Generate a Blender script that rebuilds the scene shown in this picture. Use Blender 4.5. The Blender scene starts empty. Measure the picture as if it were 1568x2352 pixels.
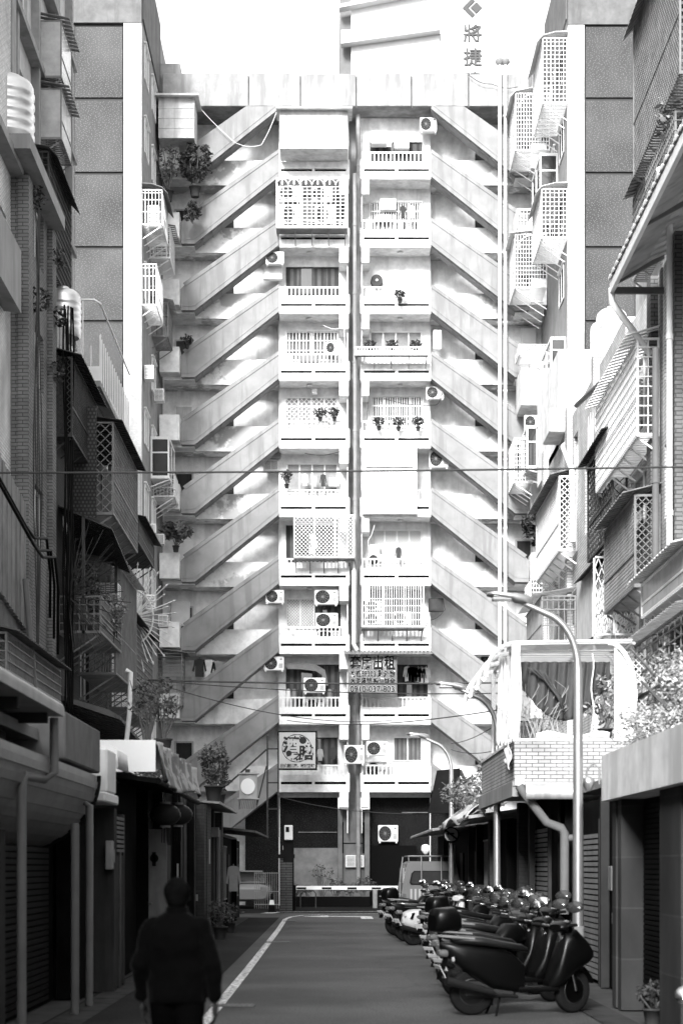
import bpy, math, random
from mathutils import Vector, Matrix, noise as mnoise
R = math.radians
rnd = random.Random(7)
SC = bpy.context.scene
COL = SC.collection
# ---------------------------------------------------------------- camera
FPX, CX, CY, CH = 4200.0, 760.0, 1990.0, 1.75      # focal length in picture units (1568 wide), vanishing point, eye height
cd = bpy.data.cameras.new("camera"); cam = bpy.data.objects.new("camera", cd); COL.objects.link(cam)
cam.location = (0, 0, CH); cam.rotation_euler = (R(90), 0, 0)
cd.sensor_fit = 'HORIZONTAL'; cd.sensor_width = 36; cd.lens = FPX * 36 / 1568
cd.shift_x = (784 - CX) / 1568; cd.shift_y = (CY - 1176) / 1568
cd.clip_start = 0.1; cd.clip_end = 2000
cd.dof.use_dof = True; cd.dof.focus_distance = 52; cd.dof.aperture_fstop = 3.2
SC.camera = cam
# ---------------------------------------------------------------- light
SUN_AZ, SUN_EL = 15.0, 30.0      # degrees left of straight behind the camera, elevation
wd = bpy.data.worlds.new("World"); SC.world = wd; wd.use_nodes = True
nt = wd.node_tree; nt.nodes.clear()
sky = nt.nodes.new('ShaderNodeTexSky'); sky.sky_type = 'NISHITA'; sky.sun_disc = False
sky.sun_elevation = R(SUN_EL); sky.sun_rotation = R(180 + SUN_AZ); sky.air_density = 1.6; sky.dust_density = 5.0; sky.altitude = 0
bw = nt.nodes.new('ShaderNodeRGBToBW'); bg = nt.nodes.new('ShaderNodeBackground'); wo = nt.nodes.new('ShaderNodeOutputWorld')
nt.links.new(sky.outputs[0], bw.inputs[0]); 
cl_ = nt.nodes.new('ShaderNodeTexNoise'); cl_.inputs['Scale'].default_value = 1.6; cl_.inputs['Detail'].default_value = 4      # bright even overcast over the sky
ca_ = nt.nodes.new('ShaderNodeMath'); ca_.operation = 'MULTIPLY_ADD'; ca_.inputs[1].default_value = 3.0; ca_.inputs[2].default_value = 3.2
nt.links.new(cl_.outputs[0], ca_.inputs[0]); am_ = nt.nodes.new('ShaderNodeMath'); am_.operation = 'ADD'
nt.links.new(ca_.outputs[0], am_.inputs[0]); nt.links.new(bw.outputs[0], am_.inputs[1]); nt.links.new(am_.outputs[0], bg.inputs[0]); nt.links.new(bg.outputs[0], wo.inputs[0])
bg.inputs[1].default_value = 0.085
sl = bpy.data.lights.new("sun", 'SUN'); sl.energy = 3.3; sl.angle = R(16); sl.color = (1, 1, 1)
so = bpy.data.objects.new("sun", sl); COL.objects.link(so)
sdir = Vector((-math.sin(R(SUN_AZ)) * math.cos(R(SUN_EL)), -math.cos(R(SUN_AZ)) * math.cos(R(SUN_EL)), math.sin(R(SUN_EL))))
so.rotation_euler = sdir.to_track_quat('Z', 'Y').to_euler()
SC.view_settings.view_transform = 'Standard'; SC.view_settings.look = 'None'; SC.view_settings.gamma = 1
SC.view_settings.use_curve_mapping = False; SC.view_settings.exposure = 1.3
SC.cycles.max_bounces = 6; SC.cycles.diffuse_bounces = 3; SC.cycles.transparent_max_bounces = 8

def F(x, Y): return (x - CX) * Y / FPX              # picture x -> world X on the plane at distance Y
def G(y, Y): return CH + (CY - y) * Y / FPX         # picture y -> world Z
def YX(x, X): return FPX * X / (x - CX)             # distance at which the plane X shows at picture x

# ---------------------------------------------------------------- materials
MATS = {}
def mat(name, v, rough=.75, var=.25, scale=2.5, bump=.15, metal=0., kind=None, v2=None, spec=.4, **k):
    if name in MATS: return MATS[name]
    m = bpy.data.materials.new(name); m.use_nodes = True; n = m.node_tree.nodes; l = m.node_tree.links
    b = n['Principled BSDF']; b.inputs['Roughness'].default_value = rough; b.inputs['Metallic'].default_value = metal
    if spec == .4 and not metal and not k.get('coat'): spec = .3 if v > .2 else (.08 if v > .03 else .02)     # old dusty surfaces hardly shine
    b.inputs['Specular IOR Level'].default_value = spec
    tc = n.new('ShaderNodeNewGeometry')                                   # world position keeps the grain real size
    if k.get('local'): tc = n.new('ShaderNodeTexCoord'); pos = tc.outputs['Object']
    else: pos = tc.outputs['Position']
    def math_(op, a, b_=None, c=None):
        x = n.new('ShaderNodeMath'); x.operation = op
        for i, s in enumerate((a, b_, c)):
            if s is None: continue
            if isinstance(s, (int, float)): x.inputs[i].default_value = s
            else: l.new(s, x.inputs[i])
        return x.outputs[0]
    def noise(sc, vec=None, detail=5, stretch=None, rough_=.6):
        t = n.new('ShaderNodeTexNoise'); t.inputs['Scale'].default_value = sc; t.inputs['Detail'].default_value = detail
        t.inputs['Roughness'].default_value = rough_
        if stretch:
            mp = n.new('ShaderNodeMapping'); mp.inputs['Scale'].default_value = stretch; l.new(pos, mp.inputs[0]); l.new(mp.outputs[0], t.inputs[0])
        else: l.new(pos, t.inputs[0])
        return t.outputs[0]
    def ramp(f, stops):
        r = n.new('ShaderNodeValToRGB'); e = r.color_ramp.elements
        e[0].position, e[0].color = stops[0][0], (stops[0][1],) * 3 + (1,)
        e[1].position, e[1].color = stops[-1][0], (stops[-1][1],) * 3 + (1,)
        for p, c in stops[1:-1]: x = e.new(p); x.color = (c,) * 3 + (1,)
        l.new(f, r.inputs[0]); return r.outputs[0]
    def uv():                                                             # wall-wise coordinates: along the wall, up
        s = n.new('ShaderNodeSeparateXYZ'); l.new(pos, s.inputs[0])
        c = n.new('ShaderNodeCombineXYZ'); l.new(math_('ADD', s.outputs[0], s.outputs[1]), c.inputs[0]); l.new(s.outputs[2], c.inputs[1]); return c.outputs[0], s
    nz = noise(scale)
    base = ramp(nz, [(.3, v * (1 - var)), (.7, v * (1 + var * .6))])
    hgt = nz
    if kind == 'stain':                                                   # rain streaks and blotches
        st = noise(1.0, stretch=(k.get('sx', 2.2), k.get('sx', 2.2), .28), detail=6)
        f = ramp(st, [(k.get('lo', .52), 0), (k.get('hi', .68), 1)])
        mx = n.new('ShaderNodeMix'); mx.data_type = 'RGBA'; l.new(f, mx.inputs[0]); l.new(base, mx.inputs[6]); mx.inputs[7].default_value = (v2 or v * .45,) * 3 + (1,)
        base = mx.outputs[2]
    if kind == 'patch':                                                   # peeling paint: big grey patches
        st = noise(k.get('ps', .55), detail=8, rough_=.65)
        f = ramp(st, [(k.get('lo', .5), 0), (k.get('hi', .54), 1)])
        mx = n.new('ShaderNodeMix'); mx.data_type = 'RGBA'; l.new(f, mx.inputs[0]); l.new(base, mx.inputs[6]); mx.inputs[7].default_value = (v2 or v * .45,) * 3 + (1,)
        base = mx.outputs[2]
    if kind == 'brick':
        u, s = uv(); t = n.new('ShaderNodeTexBrick'); l.new(u, t.inputs[0])
        t.inputs['Scale'].default_value = 1; t.inputs['Brick Width'].default_value = k.get('bw', .24); t.inputs['Row Height'].default_value = k.get('bh', .075)
        t.inputs['Mortar Size'].default_value = k.get('ms', .007); t.inputs['Mortar Smooth'].default_value = .1
        t.inputs['Color1'].default_value = (v,) * 3 + (1,); t.inputs['Color2'].default_value = (v * .8,) * 3 + (1,); t.inputs['Mortar'].default_value = (v2 or v * .35,) * 3 + (1,)
        st = ramp(noise(.9, stretch=(1, 1, .5), detail=6), [(.35, .6), (.6, 1.05)])
        mx = n.new('ShaderNodeMix'); mx.data_type = 'RGBA'; mx.blend_type = 'MULTIPLY'; mx.inputs[0].default_value = 1; l.new(t.outputs[0], mx.inputs[6]); l.new(st, mx.inputs[7])
        base = mx.outputs[2]; hgt = math_('SUBTRACT', 1, t.outputs[1]); bump = .5
    if kind == 'mosaic':                                                  # grey mosaic with pale oval chips
        u, s = uv(); mp = n.new('ShaderNodeMapping'); l.new(u, mp.inputs[0]); mp.inputs['Rotation'].default_value = (0, 0, R(40)); mp.inputs['Scale'].default_value = (8, 15, 1)
        t = n.new('ShaderNodeTexVoronoi'); t.voronoi_dimensions = '2D'; t.inputs['Scale'].default_value = 1; t.inputs['Randomness'].default_value = .8; l.new(mp.outputs[0], t.inputs[0])
        f = ramp(t.outputs[0], [(.1, 1), (.16, 0)])
        mx = n.new('ShaderNodeMix'); mx.data_type = 'RGBA'; l.new(f, mx.inputs[0]); l.new(base, mx.inputs[6]); mx.inputs[7].default_value = (v2 or v * 2.4,) * 3 + (1,)
        base = mx.outputs[2]
    if kind in ('stripe', 'vstripe'):                                     # cloth with bands
        s = n.new('ShaderNodeSeparateXYZ'); l.new(pos, s.inputs[0])
        w = math_('FRACT', math_('MULTIPLY', s.outputs[2] if kind == 'stripe' else s.outputs[0], k.get('fq', 4)))
        f = ramp(w, [(.48, 0), (.55, 1)])
        mx = n.new('ShaderNodeMix'); mx.data_type = 'RGBA'; l.new(f, mx.inputs[0]); l.new(base, mx.inputs[6]); mx.inputs[7].default_value = (v2,) * 3 + (1,); base = mx.outputs[2]
    if kind == 'asphalt':
        f1 = noise(.35, detail=4); f2 = noise(38, detail=4)
        a = ramp(f1, [(.35, v * .62), (.65, v * 1.3)]); c = ramp(f2, [(.3, .45), (.75, 1.8)])
        mx = n.new('ShaderNodeMix'); mx.data_type = 'RGBA'; mx.blend_type = 'MULTIPLY'; mx.inputs[0].default_value = 1; l.new(a, mx.inputs[6]); l.new(c, mx.inputs[7])
        cr = n.new('ShaderNodeTexVoronoi'); cr.feature = 'DISTANCE_TO_EDGE'; cr.inputs['Scale'].default_value = k.get('crack', .5)
        wv = n.new('ShaderNodeTexNoise'); wv.inputs['Scale'].default_value = 2.5; l.new(pos, wv.inputs[0])
        ad = n.new('ShaderNodeVectorMath'); ad.operation = 'MULTIPLY_ADD'; l.new(wv.outputs[1], ad.inputs[0]); ad.inputs[1].default_value = (.7, .7, 0); l.new(pos, ad.inputs[2]); l.new(ad.outputs[0], cr.inputs[0])
        cf = ramp(cr.outputs[0], [(.0, .55), (.012, 1)])
        m2 = n.new('ShaderNodeMix'); m2.data_type = 'RGBA'; m2.blend_type = 'MULTIPLY'; m2.inputs[0].default_value = k.get('crk', .8); l.new(mx.outputs[2], m2.inputs[6]); l.new(cf, m2.inputs[7])
        base = m2.outputs[2]; hgt = f2; bump = .35
        rr = ramp(f1, [(.3, rough - .12), (.7, rough + .1)]); l.new(rr, b.inputs['Roughness'])
    if k.get('worn'):                                                     # worn paint lets the asphalt through
        f = ramp(noise(14, detail=6), [(.44, 0), (.5, 1)])
        mx = n.new('ShaderNodeMix'); mx.data_type = 'RGBA'; l.new(f, mx.inputs[0]); mx.inputs[6].default_value = (.06, .06, .06, 1); l.new(base, mx.inputs[7]); base = mx.outputs[2]
    if k.get('rnd'):                                                      # leaves vary from one to the next
        g = n.new('ShaderNodeNewGeometry'); r_ = ramp(g.outputs['Random Per Island'], [(0, v * .45), (.7, v * 1.3), (1, v * 2.6)]); base = r_
    l.new(base, b.inputs['Base Color'])
    if bump:
        bp = n.new('ShaderNodeBump'); bp.inputs['Strength'].default_value = bump; bp.inputs['Distance'].default_value = .02; l.new(hgt, bp.inputs['Height']); l.new(bp.outputs[0], b.inputs['Normal'])
    if k.get('sheen'): b.inputs['Sheen Weight'].default_value = k['sheen']; b.inputs['Sheen Roughness'].default_value = .4
    if k.get('alpha'): b.inputs['Alpha'].default_value = k['alpha']
    if k.get('coat'): b.inputs['Coat Weight'].default_value = k['coat']; b.inputs['Coat Roughness'].default_value = .08
    if k.get('emit'): b.inputs['Emission Color'].default_value = (1, 1, 1, 1); b.inputs['Emission Strength'].default_value = k['emit']
    MATS[name] = m; return m
WALL = mat('white_wall', .78, kind='stain', v2=.5, lo=.56, hi=.74)
WALLB = mat('wall_peeling', .78, kind='patch', v2=.36, ps=.5, lo=.49, hi=.54)
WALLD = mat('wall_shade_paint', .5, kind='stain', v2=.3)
CONC = mat('bare_concrete', .24, var=.2, scale=1.2, kind='stain', v2=.18, sx=2.6, lo=.5, hi=.62)
ROOFC = mat('roof_concrete', .3, kind='stain', v2=.19, sx=1.8, lo=.46, hi=.62)
GREYW = mat('grey_render', .24, kind='stain', v2=.16)
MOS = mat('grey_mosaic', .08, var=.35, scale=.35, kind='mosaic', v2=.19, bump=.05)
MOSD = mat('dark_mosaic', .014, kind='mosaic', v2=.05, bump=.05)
TILEW = mat('white_tile', .72, kind='brick', bw=.24, bh=.07, v2=.28, ms=.009)
TILEF = mat('fine_white_tile', .8, kind='brick', bw=.1, bh=.05, v2=.55, ms=.004)
BRK = mat('brown_brick_tile', .2, kind='brick', v2=.07, ms=.009)
BRKD = mat('dark_brick_tile', .045, kind='brick', v2=.03, ms=.008)
BRKP = mat('stained_balcony_tile', .42, kind='brick', bw=.2, bh=.0625, v2=.1, ms=.007)
STEEL = mat('galvanised_steel', .6, rough=.32, metal=.85, var=.15, bump=.03)
WMET = mat('white_metal', .75, rough=.45, var=.1, bump=.02)
DMET = mat('dark_metal', .05, rough=.5, var=.4, bump=.05)
MMET = mat('grey_metal', .2, rough=.5, var=.3, bump=.05)
RUST = mat('rusty_sheet', .12, rough=.8, kind='stain', v2=.05, sx=4)
SHEET = mat('pale_sheet', .62, rough=.5, kind='stain', v2=.4, sx=3)
SHEETG = mat('grey_sheet', .25, rough=.6, kind='stain', v2=.14, sx=5, hi=.6)
ACW = mat('ac_casing', .72, rough=.5, var=.08, bump=0, local=1)
DARK = mat('near_black', .012, rough=.8, var=.3, bump=0)
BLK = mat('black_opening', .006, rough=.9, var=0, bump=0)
GLASS = mat('dark_glass', .03, rough=.08, var=.2, bump=0, spec=.8)
CURT = mat('curtain_grey', .16, rough=.9, kind='vstripe', v2=.09, fq=5)
CURTW = mat('curtain_white', .34, rough=.9, kind='vstripe', v2=.2, fq=6)
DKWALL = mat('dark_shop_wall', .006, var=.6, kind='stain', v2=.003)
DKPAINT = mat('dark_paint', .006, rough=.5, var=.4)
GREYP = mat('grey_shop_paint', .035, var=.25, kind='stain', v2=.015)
CREAM = mat('cream_plaster', .55, kind='stain', v2=.38, sx=1.2)
PVC = mat('pvc_pipe', .13, rough=.4, var=.15, bump=.02)
PVCW = mat('pvc_white', .66, rough=.4, var=.12, bump=.02)
LEAF = mat('leaf', .1, rough=.55, rnd=1, bump=0)
LEAFD = mat('dark_leaf', .045, rough=.5, rnd=1, bump=0)
LEAFP = mat('pale_leaf', .2, rough=.5, rnd=1, bump=0)
BARK = mat('bark', .12, scale=12)
ASPH = mat('asphalt', .066, rough=.75, kind='asphalt', crk=.35, crack=.25)
PAVE = mat('cracked_paving', .026, rough=.85, kind='asphalt', crack=1.3)
PAINT = mat('road_paint', .62, rough=.7, worn=1)
SOIL = mat('ground_soil', .06)

# ---------------------------------------------------------------- mesh collector
SPLIT = {'brace', 'pilaster', 'rafter', 'shutter_rail', 'dark_doorway', 'wing_parapet', 'column', 'brick_pier', 'tile_pier', 'wing_corner_column', 'wing_side_strip', 'wing_mosaic_panel', 'beam', 'door_post', 'stay', 'pier_trim', 'gutter_box', 'globe', 'stand', 'side_louvre_', 'ground_floor_wall', 'panel_joint', 'sloped_band', 'drum', 'cap', 'fork', 'wall_half'}
class MB:
    def __init__(s): s.v = []; s.f = []; s.sm = []
    def add(s, vs, fs, smooth=False):
        o = len(s.v); s.v += [tuple(p) for p in vs]; s.f += [tuple(i + o for i in f) for f in fs]; s.sm += [smooth] * len(fs); return s
    def box(s, x0, x1, y0, y1, z0, z1, b=0.0):
        x0, x1 = sorted((x0, x1)); y0, y1 = sorted((y0, y1)); z0, z1 = sorted((z0, z1))
        if b:
            b = min(b, (x1 - x0) * .45, (y1 - y0) * .45, (z1 - z0) * .45); P = []; I = {}
            for i, X in enumerate((x0, x1)):
                for j, Yy in enumerate((y0, y1)):
                    for k, Z in enumerate((z0, z1)):
                        sx, sy, sz = (b, -b)[i], (b, -b)[j], (b, -b)[k]
                        I[i, j, k] = len(P); P += [(X, Yy + sy, Z + sz), (X + sx, Yy, Z + sz), (X + sx, Yy + sy, Z)]
            f = []
            for a in (0, 1):
                f.append([I[a, 0, 0], I[a, 0, 1], I[a, 1, 1], I[a, 1, 0]]); f.append([I[0, a, 0] + 1, I[0, a, 1] + 1, I[1, a, 1] + 1, I[1, a, 0] + 1]); f.append([I[0, 0, a] + 2, I[0, 1, a] + 2, I[1, 1, a] + 2, I[1, 0, a] + 2])
            for p in (0, 1):
                for q in (0, 1):
                    f.append([I[p, q, 0], I[p, q, 1], I[p, q, 1] + 1, I[p, q, 0] + 1]); f.append([I[p, 0, q], I[p, 1, q], I[p, 1, q] + 2, I[p, 0, q] + 2]); f.append([I[0, p, q] + 1, I[1, p, q] + 1, I[1, p, q] + 2, I[0, p, q] + 2])
                    for r in (0, 1): f.append([I[p, q, r], I[p, q, r] + 1, I[p, q, r] + 2])
            return s.add(P, f)
        P = [(x0, y0, z0), (x1, y0, z0), (x1, y1, z0), (x0, y1, z0), (x0, y0, z1), (x1, y0, z1), (x1, y1, z1), (x0, y1, z1)]
        return s.add(P, [(0, 3, 2, 1), (4, 5, 6, 7), (0, 1, 5, 4), (1, 2, 6, 5), (2, 3, 7, 6), (3, 0, 4, 7)])
    def prism(s, pts, ax, a0, a1, smooth=False):
        # pts: 2-D outline; ax = axis of extrusion ('x': pts are (y,z); 'y': (x,z); 'z': (x,y))
        n = len(pts)
        def P(p, a): return {'x': (a, p[0], p[1]), 'y': (p[0], a, p[1]), 'z': (p[0], p[1], a)}[ax]
        v = [P(p, a0) for p in pts] + [P(p, a1) for p in pts]
        s.add(v, [tuple(range(n))[::-1], tuple(range(n, 2 * n))])
        return s.add(v, [(i, (i + 1) % n, (i + 1) % n + n, i + n) for i in range(n)], smooth)
    def tube(s, pts, r, n=8, caps=True):
        pts = [Vector(p) for p in pts]; rs = r if isinstance(r, (list, tuple)) else [r] * len(pts); rings = []; u = None
        for i, p in enumerate(pts):
            a = pts[max(i - 1, 0)]; b = pts[min(i + 1, len(pts) - 1)]; t = (b - a)
            if t.length < 1e-9: t = Vector((0, 0, 1))
            t.normalize()
            if u is None: u = t.orthogonal().normalized()
            else:
                u = u - t * u.dot(t)
                u = u.normalized() if u.length > 1e-6 else t.orthogonal().normalized()
            w = t.cross(u); rings.append([p + (u * math.cos(2 * math.pi * k / n) + w * math.sin(2 * math.pi * k / n)) * rs[i] for k in range(n)])
        v = [q for g in rings for q in g]; f = []
        for i in range(len(pts) - 1):
            for k in range(n): f.append((i * n + k, i * n + (k + 1) % n, (i + 1) * n + (k + 1) % n, (i + 1) * n + k))
        s.add(v, f, n > 5)
        if caps: s.add(rings[0], [tuple(range(n))[::-1]]); s.add(rings[-1], [tuple(range(n))])
        return s
    def bar(s, p, q, w=.03, h=None):
        # square bar between two points
        p, q = Vector(p), Vector(q); t = (q - p).normalized(); u = t.cross(Vector((0, 0, 1)))
        if u.length < .05: u = Vector((1, 0, 0))
        u.normalize(); z = u.cross(t).normalized(); a = w / 2; b = (h or w) / 2
        c = [(-a, -b), (a, -b), (a, b), (-a, b)]
        v = [p + u * i + z * j for i, j in c] + [q + u * i + z * j for i, j in c]
        return s.add(v, [(3, 2, 1, 0), (4, 5, 6, 7), (0, 1, 5, 4), (1, 2, 6, 5), (2, 3, 7, 6), (3, 0, 4, 7)])
    def lathe(s, prof, c=(0, 0, 0), n=24, ax='z'):
        v = []; f = []
        for r, h in prof:
            for k in range(n):
                a = 2 * math.pi * k / n; x, y = r * math.cos(a), r * math.sin(a)
                p = {'z': (x, y, h), 'y': (x, h, y), 'x': (h, x, y)}[ax]; v.append((p[0] + c[0], p[1] + c[1], p[2] + c[2]))
        for i in range(len(prof) - 1):
            for k in range(n): f.append((i * n + k, i * n + (k + 1) % n, (i + 1) * n + (k + 1) % n, (i + 1) * n + k))
        s.add(v, f, True); m = len(prof) - 1
        if prof[0][0] > 1e-4: s.add(v[:n], [tuple(range(n))])
        if prof[-1][0] > 1e-4: s.add(v[m * n:], [tuple(range(n))])
        return s
    def quad(s, *p): return s.add(p, [tuple(range(len(p)))])
    def pieces(s):
        # the loose pieces of the collected mesh
        p = list(range(len(s.v)))
        def fd(a):
            while p[a] != a: p[a] = p[p[a]]; a = p[a]
            return a
        for f in s.f:
            for q in f[1:]: p[fd(q)] = fd(f[0])
        G_ = {}
        for f, sm in zip(s.f, s.sm): G_.setdefault(fd(f[0]), []).append((f, sm))
        out = []
        for fs in G_.values():
            ids = sorted({i for f, _ in fs for i in f}); mp = {i: k for k, i in enumerate(ids)}; b = MB(); b.v = [s.v[i] for i in ids]; b.f = [tuple(mp[i] for i in f) for f, _ in fs]; b.sm = [q for _, q in fs]; out.append(b)
        return out
    def build(s, name, m, parent=None, org=None, weld=False):
        if parent is not None and name in SPLIT and len(s.f) > 7:
            pc = s.pieces()
            if len(pc) > 1: return [q.build(name, m, parent) for q in pc][0]
        off = Vector((0, 0, 0))
        if parent is not None: off = Vector(parent.get('_org', (0, 0, 0)))
        elif org is not None: off = Vector(org)
        me = bpy.data.meshes.new(name); me.from_pydata([tuple(Vector(p) - off) for p in s.v], [], s.f)
        me.polygons.foreach_set('use_smooth', s.sm)
        import bmesh
        bm = bmesh.new(); bm.from_mesh(me)
        if weld: bmesh.ops.remove_doubles(bm, verts=bm.verts, dist=1e-4)
        if len(bm.faces) < 60000: bmesh.ops.recalc_face_normals(bm, faces=bm.faces)
        bm.to_mesh(me); bm.free()
        me.materials.append(m); o = bpy.data.objects.new(name, me); COL.objects.link(o)
        if parent is not None: o.parent = parent; o['_org'] = tuple(off)
        else: o.location = off; o['_org'] = tuple(off)
        return o
def tag(o, label=None, cat=None, group=None, kind=None):
    if label: o['label'] = label
    if cat: o['category'] = cat
    if group: o['group'] = group
    if kind: o['kind'] = kind
    return o
def thing(name, label, cat, loc=(0, 0, 0), group=None):
    o = bpy.data.objects.new(name, None); COL.objects.link(o); o.location = loc; o['_org'] = tuple(loc); o.empty_display_size = .2
    return tag(o, label, cat, group)
def copy_thing(root, loc, rz=0., label=None, sc=None, group=None):
    kids = {}
    for o in bpy.data.objects:
        if o.parent: kids.setdefault(o.parent.name, []).append(o)
    def rec(o, par):
        c = o.copy(); COL.objects.link(c)
        if par is not None: c.parent = par
        for k in kids.get(o.name, []): rec(k, c)
        return c
    r = rec(root, None); r.location = loc; r.rotation_euler = (0, 0, rz)
    if sc is not None: r.scale = sc if isinstance(sc, (tuple, list)) else (sc,) * 3
    if label: r['label'] = label
    if group: r['group'] = group
    return r
def text_mesh(name, body, size, m, parent=None, loc=(0, 0, 0), rot=(R(90), 0, 0), ext=.004, offset=0., width=None, org=None, shear=0, align='CENTER'):
    cu = bpy.data.curves.new(name, 'FONT'); cu.body = body; cu.size = size; cu.extrude = ext; cu.offset = offset; cu.shear = shear
    cu.align_x = align; cu.align_y = 'CENTER'
    t = bpy.data.objects.new(name, cu); COL.objects.link(t); bpy.context.view_layer.update()
    dg = bpy.context.evaluated_depsgraph_get(); me = bpy.data.meshes.new_from_object(t.evaluated_get(dg)); bpy.data.objects.remove(t)
    xs = [v.co.x for v in me.vertices]
    fx = width / (max(xs) - min(xs)) if width and xs else 1
    M = Matrix.Translation(Vector(loc)) @ Matrix.Rotation(rot[2], 4, 'Z') @ Matrix.Rotation(rot[0], 4, 'X') @ Matrix.Diagonal((fx, 1, 1, 1))
    off = Vector(parent.get('_org', (0, 0, 0))) if parent is not None else Vector(org or (0, 0, 0))
    me.transform(Matrix.Translation(-off) @ M)
    me.materials.clear(); me.materials.append(m)
    o = bpy.data.objects.new(name, me); COL.objects.link(o); o['_org'] = tuple(off)
    if parent is not None: o.parent = parent
    else: o.location = off
    return o
ORD = ['topmost', 'second', 'third', 'fourth', 'fifth', 'sixth', 'seventh', 'eighth', 'ninth', 'tenth', 'eleventh', 'twelfth', 'thirteenth']
# ================================================================ ground
def flat(name, x0, x1, y0, y1, z, m, kind='structure'):
    return tag(MB().quad((x0, y0, z), (x1, y0, z), (x1, y1, z), (x0, y1, z)).build(name, m), kind=kind)
flat('ground', -400, 400, -200, 900, -.02, SOIL)
flat('road', -1.75, 3.45, -25, 68, 0, ASPH)
flat('courtyard_ground', -11, 13, 68, 82, -.004, mat('courtyard_asphalt', .02, rough=.9, kind='asphalt'))
flat('gutter', -3.15, -2.75, 8, 62, .012, mat('gutter_concrete', .045, rough=.9, kind='stain', v2=.012))
flat('gutter', 3.0, 3.4, 8, 60, .012, mat('gutter_concrete', .045))
flat('pavement', -3.2, -1.75, -25, 62, .004, PAVE)
# painted lines: left edge line that bends across the mouth of the lane, stop lines, left-turn arrow
b = MB()
pts = [(-1.42, 8), (-1.40, 30), (-1.44, 50), (-1.50, 60), (-1.38, 62.6), (-1.0, 64.6), (-.3, 65.9), (1, 66.7), (2.6, 66.9)]
for i in range(len(pts) - 1):
    p, q = Vector(pts[i]), Vector(pts[i + 1]); d = (q - p).normalized(); n1 = Vector((-d.y, d.x)) * .07
    d2 = (Vector(pts[i + 2]) - q).normalized() if i + 2 < len(pts) else d; n2 = Vector((-d2.y, d2.x)) * .07
    if i == 0: prev = n1
    b.quad((*(p - prev), .009), (*(p + prev), .009), (*(q + n2), .009), (*(q - n2), .009)); prev = n2
tag(b.build('edge_line', PAINT), kind='structure')
b = MB(); b.quad((-2.4, 69.3, .004), (3.2, 70.6, .004), (3.2, 70.9, .004), (-2.4, 69.6, .004)); b.quad((-2.6, 67.3, .009), (-2.1, 67.3, .009), (-1.9, 68.6, .009), (-2.4, 68.6, .009))
tag(b.build('stop_line', PAINT), kind='structure')
b = MB(); z = .009
b.quad((1.0, 60.2, z), (1.4, 60.2, z), (1.4, 63.3, z), (1.0, 62.6, z)); b.quad((1.4, 63.3, z), (-.1, 63.8, z), (-.1, 63.0, z), (1.0, 62.6, z)); b.quad((-.1, 64.6, z), (-1.0, 63.2, z), (-.1, 62.2, z))
tag(b.build('turn_arrow', PAINT), kind='structure')
b = MB()
for (x0, x1, y0, y1) in ((-1.5, -.95, 22.6, 22.95), (-1.5, -.95, 41.5, 41.9), (-1.5, -1.1, 57.5, 57.9)):
    gr = MB().box(x0, x1, y0, y1, .006, .02)
    for i in range(int((x1 - x0) / .06)): gr.box(x0 + .02 + i * .06, x0 + .04 + i * .06, y0 + .03, y1 - .03, .02, .028)
    o = gr.build('drain_grate', mat('grate_steel', .1, rough=.6), org=((x0 + x1) / 2, y0, 0))
    tag(o, {22.6: 'slotted steel drain grate nearest the viewer across the white edge line', 41.5: 'slotted steel drain grate halfway up the white edge line', 57.5: 'small drain grate beside the bend of the white edge line'}[y0], 'drain grate', 'drain grates')

# ================================================================ the stair-fronted apartment block
FY = 80.0
def fx(x): return F(x, FY)
def fz(y): return G(y, FY)
YS = [192, 348, 505, 658, 812, 967, 1125, 1283, 1440, 1602, 1758]     # rail heights of the storeys, in the picture
FB = thing('apartment_block', 'tall pale apartment block closing the lane with zigzag concrete stair flights', 'building', (1.0, FY, 0))
BW_Y = 82.0; BAY_Y = 81.25
LX, RX = fx(372), fx(1250)
# back walls
b = MB().box(-9.4, fx(640), BW_Y, BW_Y + .3, 0, fz(170)); b.box(fx(990), 11.5, BW_Y, BW_Y + .3, 0, fz(170)); b.build('wall', mat('corridor_wall', .82, kind='stain', v2=.6), FB)
b = MB().box(fx(640), fx(801), BAY_Y, BAY_Y + .3, fz(1830), fz(244)); b.box(fx(829), fx(990), BAY_Y, BAY_Y + .3, fz(1830), fz(244))
b.box(fx(638), fx(640) + .02, BAY_Y + .002, BW_Y, 0, fz(244)); b.box(fx(990), fx(992), BAY_Y + .002, BW_Y, 0, fz(244)); b.build('wall', WALL, FB)
b = MB().box(fx(801), fx(829), 81.7, 81.95, 0, fz(244)); b.build('shaft_wall', GREYW, FB)
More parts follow.
